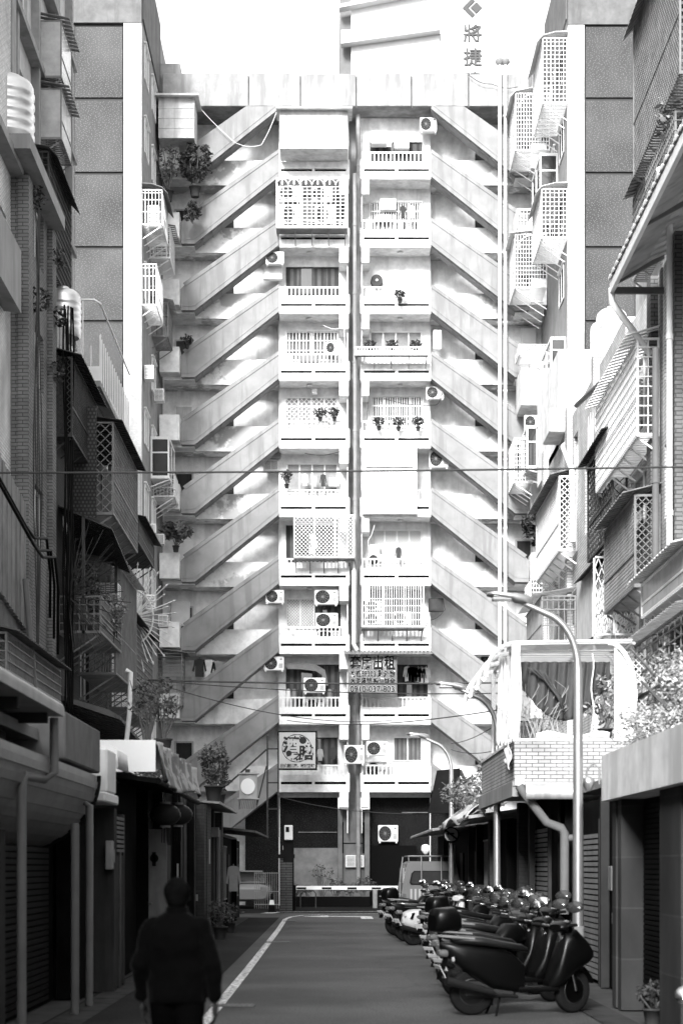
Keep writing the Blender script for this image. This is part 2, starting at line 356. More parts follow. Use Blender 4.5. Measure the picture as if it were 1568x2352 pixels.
# roof parapet with its slots
b = MB(); cuts = [372, 571, 690, 818, 945, 1076, 1215]
for i in range(6):
    b.box(fx(cuts[i]) + .025, fx(cuts[i + 1]) - .025, FY - .02, FY + .16, fz(243), fz([168, 168, 169, 168, 167, 170][i]), .02)
b.box(fx(372), fx(1215), FY + .16, FY + .3, fz(243), fz(170))
b.box(fx(372), fx(1215), FY + .3, 82, fz(243), fz(238)); b.box(fx(365), fx(412), 80.3, 81.5, fz(243), fz(138)); b.box(fx(1222), fx(1243), 80.3, 81.5, fz(243), fz(138))
b.build('roof_parapet', ROOFC, FB)
def mirror(x): return 1630 - x
for k in range(11):
    y0 = YS[k]; y1 = YS[k + 1] if k < 10 else 1914
    for side in (0, 1):
        m_ = (lambda x: x) if side == 0 else mirror
        # flight: outer parapet, stair slab behind it, inner rail wall
        out = [(640, y0 - 3), (640, y0 + 57), (447, y1 + 54), (416, y1 + 54), (414, y1 + 6), (428, y1 - 8)]
        if k == 0: out = [(640, 240), (640, y0 + 57), (447, y1 + 54), (416, y1 + 54), (414, y1 + 6), (428, y1 - 8), (569, 240)]
        P = [(fx(m_(x)), fz(y)) for x, y in out]
        sf = MB().prism(P, 'y', FY, FY + .14)
        cop = [(640, y0 - 6), (640, y0 + 3), (426, y1 - 1), (420, y1 - 8)]
        if k: sf.prism([(fx(m_(x)), fz(y)) for x, y in cop], 'y', FY - .03, FY + .001)
        edge = [(640, y0 + 43), (640, y0 + 46), (447, y1 + 44), (416, y1 + 46), (416, y1 + 42), (447, y1 + 40)]
        sf.prism([(fx(m_(x)), fz(y)) for x, y in edge], 'y', FY - .018, FY + .001)
        slab = [(640, y0 + 48), (640, y0 + 59), (447, y1 + 56), (418, y1 + 56), (418, y1 + 48), (440, y1 + 46)]
        sf.prism([(fx(m_(x)), fz(y)) for x, y in slab], 'y', FY + .14, FY + .78)
        n = 9; tx0, tx1, tz0, tz1 = fx(m_(636)), fx(m_(446)), fz(y0 + 48), fz(y1 + 46)
        for i in range(n):
            u0, u1 = i / n, (i + 1) / n; zt = tz0 + (tz1 - tz0) * u0
            sf.box(tx0 + (tx1 - tx0) * u0, tx0 + (tx1 - tx0) * u1, FY + .14, FY + .78, zt - .27, zt - .02)
        if k < 10 or 1: sf.build('stair_flight', CONC, FB)
        # corridor parapet and slab behind the flight
        if k > 0:
            c = MB().box(fx(m_(424)), fx(m_(640)), FY + .9 + .12, FY + 1.16, fz(y0 + 57), fz(y0 - 1)); c.box(fx(m_(372)), fx(m_(640)), FY + 1.16, BW_Y - .002, fz(y0 + 59), fz(y0 + 50))
            c.build('corridor_parapet', WALLB if k < 8 else WALL, FB)
        if k > 0:
            # balcony of the bay: slab edge, gap, upstand, rail with balusters, beam stub beside the shaft
            bx0, bx1 = (fx(641), fx(798)) if side == 0 else (fx(832), fx(989))
            c = MB().box(bx0, bx1, FY + .02, FY + 1.25, fz(y0 + 62), fz(y0 + 44)); c.box(bx0, bx1, FY + .02, FY + .14, fz(y0 + 38), fz(y0 + 22))
            for q in range(3): xq = bx0 + (bx1 - bx0) * (q * .5); c.box(xq - .06 * (q > 0), xq + .06 * (q < 2), FY + .03, FY + .13, fz(y0 + 44), fz(y0 + 38))
            st0, st1 = (fx(779), fx(800)) if side == 0 else (fx(830), fx(848))
            c.box(st0, st1, FY - .01, FY + 1.25, fz(y0 + 97), fz(y0 + 61)); sx = fx(800) if side == 0 else fx(830)
            c.box(sx - .05, sx + .05, FY - .005, FY + 1.25, fz(y0 + 61), fz(y0 + 18)); 
            sx2 = fx(798) if side == 0 else fx(831)
            c.box(sx2 - .02, sx2 + .02, FY + .2, FY + 1.25, fz(y1), fz(y0 + 97))
            o = c.build('balcony', WALL, FB)
            MB().box(bx0 + .07, bx1 - .07, FY + .15, FY + .3, fz(y0 + 44), fz(y0 + 37)).build('gap_shade_strip', BLK, o)  # black strip behind the slot, standing in for the shade inside it
            r = MB().box(bx0, bx1, FY + .04, FY + .10, fz(y0 + 2.2), fz(y0 - 1.2))
            nb = 17
            for q in range(nb + 1): xq = bx0 + (bx1 - bx0) * q / nb; r.box(xq - .022, xq + .022, FY + .055, FY + .09, fz(y0 + 22), fz(y0 + 2))
            r.build('railing', WMET, o)
            if k in (2, 3, 4, 6, 7): MB().lathe([(.12, 0), (.14, .03), (.1, .06)], (fx(m_(710)), FY + .6, fz(y0 + 64) - .04), 12).build('ceiling_light', WMET, FB)
            # outer landing at the foot of the flight above
        if k > 0:
            if side == 0:
                lx0, lx1 = fx(369), fx(414); c = MB().box(lx0 + .1, fx(446), FY + .2, BW_Y - .002, fz(y0 + 58), fz(y0 + 46)); c.box(lx0, lx1, FY - .55, FY - .43, fz(y0 + 50), fz(y0 - 8)); c.box(lx1 - .1, lx1, FY - .43, FY + .6, fz(y0 + 50), fz(y0 - 8)); c.box(lx0, lx1 - .1, FY - .43, FY + .2, fz(y0 + 50), fz(y0 + 44))
            else:
                lx0, lx1 = fx(1216), fx(1252); c = MB().box(fx(1184), fx(1250), FY + .2, BW_Y - .002, fz(y0 + 58), fz(y0 + 46)); c.box(lx0, lx1, FY - .55, FY - .43, fz(y0 + 50), fz(y0 - 8)); c.box(lx0, lx0 + .1, FY - .43, FY + .6, fz(y0 + 50), fz(y0 - 8)); c.box(lx0 + .1, lx1, FY - .43, FY + .2, fz(y0 + 50), fz(y0 + 44))
            c.build('landing', WALL, FB)
# ground storey
b = MB().box(fx(560), fx(776), 81.28, 81.5, 0, fz(1822)); b.box(fx(850), fx(1100), 81.28, 81.5, 0, fz(1822)); b.build('ground_floor_wall', MOSD, FB)
b = MB().box(fx(776), fx(786), 80.6, 81.3, 0, fz(1858)); b.box(fx(786), fx(838), 80.9, 81.3, 0, fz(1858)); b.box(fx(838), fx(849), 80.6, 81.3, 0, fz(1858)); b.build('ground_floor_pier', mat('pier_render', .16, kind='stain', v2=.1), FB)
b = MB().box(fx(786.4), fx(789), 80.85, 80.9, fz(1960), fz(1888)); b.box(fx(833), fx(837.5), 80.85, 80.9, fz(1960), fz(1888)); b.box(fx(789), fx(833), 80.87, 80.9, fz(1938), fz(1936)); b.build('pier_trim', BLK, FB)
b = MB().box(fx(674), fx(775.5), 80.95, 81.28, .4, fz(1948)); b.build('ground_floor_panel', mat('blotchy_plaster', .24, kind='patch', v2=.08, ps=.9, lo=.35, hi=.75), FB)
b = MB().box(fx(850.5), fx(958), 81.0, 81.27, 0, fz(1942)); b.box(fx(655), fx(668), 80.9, 81.27, 0, fz(1948)); b.build('dark_doorway', BLK, FB)
for (a, c, t, u) in ((684, 774, 1910, 1912), (925, 990, 1864, 1866)): MB().box(fx(a), fx(c), 81.2, 81.28, fz(u), fz(t)).build('conduit', MMET, FB)
# wings: end walls facing the lane, inner walls facing the court
WY = 72.7; WXL, WXR = -7.54, 9.42; WTOP = 38.4
wb = MB().box(-24, WXL, WY + .3, 84, 0, WTOP); wb.box(WXR, 26, WY + .3, 84, 0, WTOP); wb.build('wing_wall', GREYW, FB)
z50 = G(52, WY)
b = MB().box(-24, WXL + .01, WY - .06, WY + .3, z50, WTOP + .3); b.box(WXR - .01, 26, WY - .06, WY + .3, G(56, WY), WTOP + .3); b.box(WXL - .2, WXL + .06, WY + .3, 80.3, z50 + .3, WTOP + .3); b.box(WXR - .06, WXR + .2, WY + .3, 80.3, z50 + .3, WTOP + .3)
b.build('wing_parapet', mat('wing_concrete', .15, kind='stain', v2=.09, sx=1.5), FB)
b = MB().box(F(284, WY), WXL + .004, WY - .03, WY + .32, 0, z50); b.box(WXR - .004, F(1341, WY), WY - .03, WY + .32, 0, G(56, WY)); b.build('wing_corner_column', TILEF, FB)
for sgn in (0, 1):
    xs = (F(172, WY), F(281, WY)) if sgn == 0 else (F(1345, WY), F(1456, WY)); ys = [56, 226, 397, 568, 738, 908, 1078, 1248, 1418, 1588, 1758, 1928]
    b = MB().box(xs[0] - .05, xs[1] + .05, WY + .1, WY + .3, 0, G(54, WY))
    b.build('wing_panel_joint', mat('joint_grey', .06, var=.1), FB)
    b = MB()
    for i in range(11): b.box(xs[0], xs[1], WY + .02, WY + .1, G(ys[i + 1] - 4, WY), G(ys[i] + 4, WY))
    b.build('wing_mosaic_panel', MOS, FB)
    b = MB()
    if sgn == 0: b.box(-24, F(152, WY), WY + .08, WY + .3, 0, z50); b.build('wing_side_strip', WALL, FB); MB().box(F(152, WY), F(171, WY), WY + .05, WY + .3, 0, z50).build('wing_mosaic_strip', MOS, FB)
    else: b.box(F(1475, WY), 26, WY + .08, WY + .3, 0, z50); b.build('wing_side_strip', WALL, FB); MB().box(F(1457, WY), F(1475, WY), WY + .05, WY + .3, 0, z50).build('wing_mosaic_strip', MOS, FB)
# windows down the wings' inner walls
for sgn, X in ((1, WXL), (-1, WXR)):
    for k in range(10):
        zc = fz(YS[k]) - 1.7
        for j, yc in enumerate((74.6, 77.6)):
            if (k + j) % 5 == 4: continue
            f = MB(); x = X
            f.box(x - .02, x + .05 * sgn, yc - .75, yc + .75, zc - .7, zc - .62); f.box(x - .02, x + .05 * sgn, yc - .75, yc + .75, zc + .62, zc + .7)
            for q in (-.75, -.04, .67): f.box(x - .02, x + .05 * sgn, yc + q, yc + q + .08, zc - .62, zc + .62)
            f.box(x - .02, x + .1 * sgn, yc - .85, yc + .85, zc + .7, zc + .76)
            w = f.build('window', WMET, FB); MB().box(x - .02, x + .02 * sgn, yc - .67, yc + .67, zc - .62, zc + .62).build('pane', GLASS, w)
# windows of the bays: (x0, x1, y0, y1, kind)
def bay_window(x0, x1, y0, y1, kind, Y=BAY_Y):
    X0, X1, Z0, Z1 = fx(x0), fx(x1), fz(y1), fz(y0); t = .06
    f = MB().box(X0, X1, Y - .06, Y + .01, Z1 - t, Z1, .01).box(X0, X1, Y - .06, Y + .01, Z0, Z0 + t, .01)
    n = 4 if X1 - X0 > 2 else 2
    for i in range(n + 1): x = X0 + (X1 - X0 - t) * i / n; f.box(x, x + t, Y - .055, Y + .01, Z0 + t, Z1 - t)
    if kind in ('transom', 'bars', 'diamond'): f.box(X0 + t, X1 - t, Y - .05, Y + .01, Z1 - .45, Z1 - .4)
    w = f.build('window', DMET if kind == 'dark' else WMET, FB)
    p = MB().box(X0 + t, X1 - t, Y - .012, Y + .012, Z0 + t, Z1 - t)
    if kind == 'shutter':
        for i in range(22): zz = Z0 + t + (Z1 - Z0 - 2 * t) * i / 22; p.box(X0 + t, X1 - t, Y - .03, Y - .01, zz, zz + (Z1 - Z0) / 40)
    p.build('pane', {'dark': mat('dark_curtain', .09, kind='vstripe', v2=.04, fq=3.3), 'shutter': mat('louvre_slats', .3), 'diamond': CURTW, 'mesh': mat('milky_pane', .36)}.get(kind, CURT), w)
    if kind in ('dark', 'transom', 'open'): MB().box(X0 + t + (X1 - X0) * .26, X0 + (X1 - X0) * .5, Y - .02, Y - .013, Z0 + t, Z1 - t).build('pane', GLASS, w)
    if kind in ('bars', 'diamond', 'mesh', 'transom', 'whitebars'):
        g = MB()
        if kind in ('diamond', 'mesh'):
            s = .22 if kind == 'diamond' else .13; H = Z1 - Z0; W = X1 - X0; c = -H
            while c < W:
                a, e = max(c, 0), min(c + H, W)
                if e > a:
                    g.bar((X0 + a, Y - .1, Z0 + a - c), (X0 + e, Y - .1, Z0 + e - c), .016); g.bar((X0 + a, Y - .11, Z1 - a + c), (X0 + e, Y - .11, Z1 - e + c), .016)
                c += s
        else:
            nb = 22 if kind != 'whitebars' else 15
            for i in range(nb + 1): x = X0 + (X1 - X0) * i / nb; g.box(x - .016, x + .016, Y - .12, Y - .095, Z0 - .03, Z1 + .03)
            for i in range(4): zz = Z0 + (Z1 - Z0) * i / 3; g.box(X0, X1, Y - .13, Y - .12, zz - .018, zz + .018)
        g.build('grille', WMET, w)
BW = [(850, 972, 300, 346, 'dark'), (655, 780, 275, 345, 'shutter'), (652, 790, 425, 503, 'dark'), (850, 972, 440, 512, 'transom'), (655, 778, 592, 657, 'dark'), (655, 776, 742, 811, 'whitebars'), (850, 972, 742, 790, 'shutter'),
      (652, 776, 895, 966, 'diamond'), (853, 975, 893, 966, 'bars'), (656, 776, 1050, 1122, 'shutter'), (855, 972, 1205, 1283, 'mesh'), (655, 775, 1195, 1280, 'dark'), (655, 722, 1365, 1437, 'mesh'), (722, 782, 1360, 1440, 'dark'), (845, 970, 1345, 1438, 'dark'),
      (655, 780, 1520, 1598, 'dark'), (915, 985, 1520, 1600, 'dark'), (904, 972, 1688, 1746, 'curtain'), (700, 775, 1690, 1756, 'dark')]
for w in BW: bay_window(*w)
# small windows, doors and dark openings along the corridors
for k in range(1, 11):
    y1 = YS[k]
    for side in (0, 1):
        m_ = (lambda x: x) if side == 0 else mirror
        if (k + side) % 3 != 1:
            a, c = fx(m_(502)), fx(m_(534)); a, c = min(a, c), max(a, c)
            f = MB().box(a, c, BW_Y - .05, BW_Y, fz(y1 - 62), fz(y1 - 59)); f.box(a, a + .05, BW_Y - .05, BW_Y, fz(y1 - 59) - 1, fz(y1 - 59)); f.box(c - .05, c, BW_Y - .05, BW_Y, fz(y1 - 59) - 1, fz(y1 - 59))
            w = f.build('window', WMET, FB); MB().box(a + .05, c - .05, BW_Y - .02, BW_Y, fz(y1 - 59) - 1, fz(y1 - 59)).build('pane', GLASS, w)
        a, c = sorted((fx(m_(392)), fx(m_(437)))) if side == 0 else (fx(1193), fx(1233))
        d = MB().box(a, c, BW_Y - .07, BW_Y - .001, fz(y1 + 46), fz(y1 - 62))
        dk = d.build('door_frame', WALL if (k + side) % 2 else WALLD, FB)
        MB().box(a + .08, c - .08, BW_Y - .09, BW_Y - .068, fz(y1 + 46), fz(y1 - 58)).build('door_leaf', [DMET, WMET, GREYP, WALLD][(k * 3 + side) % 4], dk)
# downpipes
def pipe(name, pts, r, m, label, cat='pipe', collars=True, group=None, n=10):
    b = MB().tube(pts, r, n)
    if collars:
        for i in range(len(pts) - 1):
            p, q = Vector(pts[i]), Vector(pts[i + 1]); L = (q - p).length; c = 2.2
            while c < L - .5: t = (q - p).normalized(); a = p + t * c; b.tube([a, a + t * .09], r * 1.25, n); c += 3.0
    return tag(b.build(name, m, org=pts[-1]), label, cat, group)
pipe('drain_pipe', [(fx(814), 79.9, fz(400)), (fx(816), 79.9, fz(1478))], .085, GREYW, 'pale drain pipe running down the shaft between the two balcony columns')
pipe('drain_pipe', [(fx(823), 80.6, fz(250)), (fx(823), 80.6, fz(2030))], .1, GREYW, 'wide dark-streaked soil pipe at the back of the central shaft')
for i, x in enumerate((1146, 1159)):
    p = pipe('vent_pipe', [(fx(x), 79.75, fz(153)), (fx(x), 79.75, fz(1690))], .075, WMET, ['left', 'right'][i] + ' one of the twin white vent pipes crossing the right-hand stair flights', 'pipe', group='twin vent pipes')
    MB().lathe([(.1, -.02), (.2, .1), (.16, .22), (.0, .25)], (fx(x), 79.75, fz(153)), 10).build('cowl', MMET, p)
pipe('drain_pipe', [(fx(793), 79.85, fz(1290)), (fx(808), 79.85, fz(1290)), (fx(812), 79.85, fz(1310)), (fx(812), 79.85, fz(1480)), (fx(820), 79.85, fz(1495))], .09, WMET, 'white elbowed rain pipe ending above the rental sign', collars=False)
# distant tower
TY = 150.
def tx(x): return F(x, TY)
def tz(y): return G(y, TY)
T = thing('office_tower', 'white tower behind the roof parapet carrying a diamond emblem and dark characters', 'building', (tx(950), TY, 0))
MB().box(tx(806), tx(1110), TY, TY + 14, 0, tz(-260)).build('wall', mat('tower_white', .8, var=.05), T)
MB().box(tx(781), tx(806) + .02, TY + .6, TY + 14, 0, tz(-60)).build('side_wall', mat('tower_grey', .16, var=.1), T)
for (ya, yb, yc, yd, xe) in ((-12, 16, 20, -7, 1110), (79, 110, 78, 78, 930), ):
    pass
b = MB()
b.prism([(tx(783), tz(110)), (tx(783), tz(79)), (tx(930), tz(78)), (tx(1010), tz(78))], 'y', TY - .9, TY); b.prism([(tx(779), tz(28)), (tx(779), tz(20)), (tx(940), tz(-14)), (tx(990), tz(-14))], 'y', TY - .9, TY)
b.build('sloped_band', mat('tower_band', .5, var=.05), T)
b = MB()
for x in (1010, 1110 - 1): b.box(tx(x) - .02, tx(x) + .04, TY - .02, TY, tz(150), tz(0))
for y in (42, 78, 135): b.box(tx(985), tx(1110), TY - .02, TY, tz(y) - .02, tz(y) + .02)
b.build('panel_joint', mat('joint_line', .2), T)
SG = mat('sign_grey', .09, var=.03, bump=0)
cx_, cy_, r_ = 1084, 17.5, 22.5
def dm(pts): return [(tx(cx_ + p * r_), tz(cy_ - q * r_)) for p, q in pts]
b = MB(); b.prism(dm([(0, 1), (-1, 0), (0, -1), (.28, -.7), (-.42, 0), (.28, .7)]), 'y', TY - .12, TY); b.prism(dm([(.42, .58), (-.18, 0), (.42, -.58), (1, 0)]), 'y', TY - .12, TY)
b.build('emblem', SG, T)
for ch, y in (('將', 79), ('捷', 134), ('建', 188)): [text_mesh('lettering', ch, 1.55, SG, T, (tx(1085) + dx, TY - .06 - j * .004, tz(y) + dz), ext=.05) for j, (dx, dz) in enumerate(((-.03, .02), (.03, -.02), (0, 0)))]
# ================================================================ reusable things
def wall_grid(b, X, sgn, Y0, Y1, z0, z1, holes, th=.25):
    # a wall on the plane X (thickness away from the lane) with real openings
    ys = sorted({Y0, Y1, *[h[0] for h in holes], *[h[1] for h in holes]}); zs = sorted({z0, z1, *[h[2] for h in holes], *[h[3] for h in holes]})
    for i in range(len(ys) - 1):
        run = None
        for j in range(len(zs) - 1):
            cy, cz = (ys[i] + ys[i + 1]) / 2, (zs[j] + zs[j + 1]) / 2
            solid = not any(h[0] < cy < h[1] and h[2] < cz < h[3] for h in holes)
            if solid: run = (run[0], zs[j + 1]) if run else (zs[j], zs[j + 1])
            if (not solid or j == len(zs) - 2) and run: b.box(X, X - th * sgn, ys[i], ys[i + 1], run[0], run[1]); run = None
def lane_window(X, sgn, Y0, Y1, z0, z1, parent, m=None, bars=False):
    # window set back in an opening of a wall on plane X; sgn = +1 when the lane lies at larger X
    x = X - .14 * sgn; f = MB()
    f.box(x, x + .05 * sgn, Y0, Y1, z0, z0 + .06).box(x, x + .05 * sgn, Y0, Y1, z1 - .06, z1)
    for q in (0, .5, 1): yy = Y0 + (Y1 - Y0 - .06) * q; f.box(x, x + .05 * sgn, yy, yy + .06, z0 + .06, z1 - .06)
    w = f.build('window', m or WMET, parent); MB().box(x - .01 * sgn, x + .02 * sgn, Y0 + .06, Y1 - .06, z0 + .06, z1 - .06).build('pane', GLASS, w)
    if bars:
        g = MB(); n = int((Y1 - Y0) / .12)
        for i in range(n + 1): yy = Y0 + (Y1 - Y0) * i / n; g.box(X + .03 * sgn, X + .055 * sgn, yy - .012, yy + .012, z0 - .05, z1 + .05)
        for i in range(4): zz = z0 + (z1 - z0) * i / 3; g.box(X + .02 * sgn, X + .03 * sgn, Y0, Y1, zz - .015, zz + .015)
        g.build('grille', m or WMET, w)
# ---- air conditioners: outdoor unit (fan) and window box, local front faces -Y
def make_ac():
    t = thing('air_conditioner', 'x', 'air conditioner')
    b = MB().box(-.4, .4, 0, .3, 0, .56, .02); b.box(-.36, -.3, .02, .28, -.05, 0).box(.3, .36, .02, .28, -.05, 0)
    b.build('casing', ACW, t)
    b = MB().lathe([(.235, -.012), (.25, 0)], (-.12, 0, .28), 24, 'y'); f = b.build('fan_opening', DARK, t)
    g = MB()
    for r in (.08, .13, .18, .23):
        for k in range(20):
            a, c = 2 * math.pi * k / 20, 2 * math.pi * (k + 1) / 20
            g.bar((-.12 + r * math.cos(a), -.02, .28 + r * math.sin(a)), (-.12 + r * math.cos(c), -.02, .28 + r * math.sin(c)), .007)
    for k in range(12): a = math.pi * k / 6; g.bar((-.12 + .05 * math.cos(a), -.02, .28 + .05 * math.sin(a)), (-.12 + .245 * math.cos(a), -.02, .28 + .245 * math.sin(a)), .007)
    g.lathe([(.045, -.03), (.05, -.015)], (-.12, 0, .28), 12, 'y'); g.build('fan_guard', MMET, f)
    b = MB()
    for i in range(6): b.box(.2, .35, -.006, 0, .1 + i * .03, .115 + i * .03)
    b.box(.24, .32, -.006, 0, .42, .48); b.build('side_vent', MMET, t)
    return t
def make_winac():
    t = thing('window_air_conditioner', 'x', 'air conditioner')
    MB().box(-.3, .3, 0, .5, 0, .4, .015).build('casing', ACW, t)
    b = MB()
    for i in range(8):
        for j in range(2): b.box(-.25 + j * .26, -.01 + j * .26, -.006, 0, .04 + i * .042, .062 + i * .042)
    b.build('louvre', MMET, t)
    b = MB()
    for i in range(9): b.box(-.306, -.3, .08, .42, .04 + i * .038, .055 + i * .038).box(.3, .306, .08, .42, .04 + i * .038, .055 + i * .038)
    b.build('side_louvre', MMET, t); return t
AC0, WC0 = make_ac(), make_winac(); used = set()
def place(proto, loc, rz, label, sc, group):
    if proto.name not in used:
        used.add(proto.name); proto.location = loc; proto.rotation_euler = (0, 0, rz); proto.scale = (sc,) * 3 if not isinstance(sc, tuple) else sc; proto['label'] = label; proto['group'] = group; return proto
    return copy_thing(proto, loc, rz, label, sc, group)
def ac(x0, x1, y0, y1, label, Y=FY + .4, win=False):
    X0, X1 = F(x0, Y), F(x1, Y); Z0, Z1 = G(y1, Y), G(y0, Y); w = X1 - X0
    if win: return place(WC0, ((X0 + X1) / 2, Y, Z0), 0, label, (w / .6, 1, (Z1 - Z0) / .4), 'air conditioners on the stair-fronted block')
    return place(AC0, ((X0 + X1) / 2, Y, Z0), 0, label, (w / .8, 1, (Z1 - Z0) / .56), 'air conditioners on the stair-fronted block')
# ---- balcony and window cages. wall plane X; sgn = +1 when it sticks out towards larger X
def cage(X, sgn, Y0, Y1, z0, z1, p, style, label, m=None, awning='sheet', name='window_cage', sides=True, group='window cages', braces=True, awm=None):
    m = m or WMET; t = thing(name, label, 'window cage', (X, (Y0 + Y1) / 2, z0), group); xo = X + p * sgn; w = .04
    f = MB()
    for yy in (Y0, Y1 - w):
        f.box(xo - w * sgn, xo, yy, yy + w, z0, z1).box(X, X + w * sgn, yy, yy + w, z0, z1)
        for zz in (z0, z1 - w): f.box(X + w * sgn, xo - w * sgn, yy, yy + w, zz, zz + w)
    for zz in (z0, z1 - w, z0 + (z1 - z0) * .36): f.box(xo - w * sgn, xo, Y0 + w, Y1 - w, zz, zz + w)
    f.build('frame', m, t)
    g = MB(); L = Y1 - Y0; H = z1 - z0
    def diag(axis, a0, a1, pos, s, wd):
        W = a1 - a0; c = -H
        while c < W:
            a, e = max(c, 0), min(c + H, W)
            if e > a + .01:
                P = (lambda u, z: (pos, a0 + u, z)) if axis == 'y' else (lambda u, z: (a0 + u, pos, z))
                g.bar(P(a, z0 + a - c), P(e, z0 + e - c), wd); g.bar(P(a, z1 - a + c), P(e, z1 - e + c), wd)
            c += s
    xm, xM = sorted((X, xo))
    if style in ('bars', 'grid', 'hbars'):
        sp = .13 if style == 'bars' else .16
        n = max(2, int(L / sp)); nx = max(2, int(p / sp))
        if style != 'hbars':
            for i in range(1, n): yy = Y0 + L * i / n; g.box(xo - .022 * sgn, xo, yy - .011, yy + .011, z0, z1)
            for i in range(1, nx): xx = xm + (xM - xm) * i / nx; g.box(xx - .011, xx + .011, Y0 + .001, Y0 + .024, z0, z1)
        if style in ('grid', 'hbars'):
            nz = max(2, int(H / .17))
            for i in range(1, nz): zz = z0 + H * i / nz; g.box(xo, xo + .014 * sgn, Y0, Y1, zz - .011, zz + .011).box(xm, xM, Y0 - .012, Y0, zz - .011, zz + .011)
        else:
            for q in (.36, .7, .9): g.box(xm, xM, Y0 - .014, Y0, z0 + H * q - .015, z0 + H * q + .015)
    elif style in ('mesh', 'diamond'):
        s = .14 if style == 'mesh' else .24
        diag('y', Y0 + w, Y1 - w, xo - .02 * sgn, s, .014 if style == 'mesh' else .018); diag('x', xm, xM, Y0 + .01, s, .014 if style == 'mesh' else .018)
    elif style == 'arch':
        for i in range(1, int(p / .12)): xx = xm + i * .12; g.box(xx - .012, xx + .012, Y0, Y0 + .02, z0, z1)
        n = int(H / .18)
        for i in range(n): g.box(xm, xM, Y0 - .014, Y0, z0 + i * .18, z0 + i * .18 + .024).box(xo, xo + .014 * sgn, Y0, Y1, z0 + i * .18, z0 + i * .18 + .024)
        cxx = (xm + xM) / 2
        for k in range(10):
            a, c = math.pi * k / 10, math.pi * (k + 1) / 10; r = p * .38; zc = z1 - r - .08
            g.bar((cxx + r * math.cos(a), Y0 - .02, zc + r * math.sin(a)), (cxx + r * math.cos(c), Y0 - .02, zc + r * math.sin(c)), .035)
        for k in range(n * 2): yy = Y0 + L * (k + .5) / (n * 2); g.box(xo - .02 * sgn, xo, yy - .01, yy + .01, z0, z1)
    if style in ('sheet', 'glass'):
        o = MB(); zt = z1 - w; n = int(L / .16)
        if style == 'sheet':
            for i in range(n): yy = Y0 + w + (L - 2 * w) * i / n; o.box(xo - .03 * sgn, xo - (.005 if i % 2 else .018) * sgn, yy, yy + (L - 2 * w) / n, z0 + w, zt)
            for i in range(int(p / .16)): xx = xm + .16 * i; o.box(xx, min(xx + .16, xM), Y0 + (.006 if i % 2 else .02), Y0 + .035, z0 + w, zt)
            o.build('cladding', awm or SHEET, t)
        else:
            o.box(xo - .03 * sgn, xo - .015 * sgn, Y0 + w, Y1 - w, z0 + w, zt).box(xm + .02, xM - .04, Y0 + .012, Y0 + .024, z0 + w, zt); o.build('pane', mat('frosted_pane', .42, rough=.25, spec=.6), t)
    else:
        g.build('bars' if style not in ('mesh', 'diamond') else 'mesh', m, t)
    fl = MB()
    for i in range(max(3, int(L / .14))): yy = Y0 + L * i / max(3, int(L / .14)); fl.box(X, xo, yy, yy + .06, z0 - .022, z0 - .001)
    fl.build('floor_slats', m, t)
    if awning:
        a = MB(); n = int(L / .12) + 2; yy0 = Y0 - .12
        for i in range(n):
            ya = yy0 + (L + .24) * i / n; yb = yy0 + (L + .24) * (i + 1) / n; dz = .018 if i % 2 else 0; ov = xo + .22 * sgn
            if awning == 'curve': P = [(X, z1 + .22 + dz), (X + p * .5 * sgn, z1 + .2 + dz), (xo, z1 + .06 + dz), (ov, z1 - .18 + dz)]
            else: P = [(X, z1 + .2 + dz), (ov, z1 + .02 + dz)]
            a.prism([(q[0], q[1]) for q in P] + [(q[0], q[1] - .02) for q in P[::-1]], 'y', ya, yb - (.05 if awning == 'slat' else 0))
        a.build('awning', awm or SHEETG, t)
    if braces:
        br = MB(); n = max(2, int(L / .8) + 1)
        for i in range(n): yy = Y0 + .1 + (L - .2) * i / (n - 1); br.bar((xo - .05 * sgn, yy, z0 - .04), (X + .01 * sgn, yy, z0 - .04 - p * .62), .035)
        br.build('brace', m, t)
    return t
# ---- steel water tank
def tank(x, y, z, r, h, label, m=None, legs=.25):
    t = thing('water_tank', label, 'water tank', (x, y, z), 'stainless water tanks'); zb = z + legs; prof = [(r * .9, zb), (r, zb + .04)]; n = 5
    for i in range(n):
        zc = zb + .1 + (h - .2) * (i + .5) / n; prof += [(r, zc - .05), (r * 1.035, zc - .025), (r * 1.035, zc + .025), (r, zc + .05)]
    prof += [(r, zb + h - .05), (r * .93, zb + h + .05), (r * .7, zb + h + .14), (r * .3, zb + h + .19), (.001, zb + h + .2)]
    MB().lathe(prof, (x, y, 0), 28).build('tank_body', m or STEEL, t); MB().lathe([(r * .3, zb + h + .16), (r * .3, zb + h + .24), (.001, zb + h + .26)], (x, y, 0), 16).build('lid', m or STEEL, t)
    b = MB()
    for k in range(4): a = math.pi / 4 + k * math.pi / 2; b.bar((x + r * .8 * math.cos(a), y + r * .8 * math.sin(a), z), (x + r * .8 * math.cos(a), y + r * .8 * math.sin(a), zb + .03), .05)
    b.build('stand', MMET, t); return t
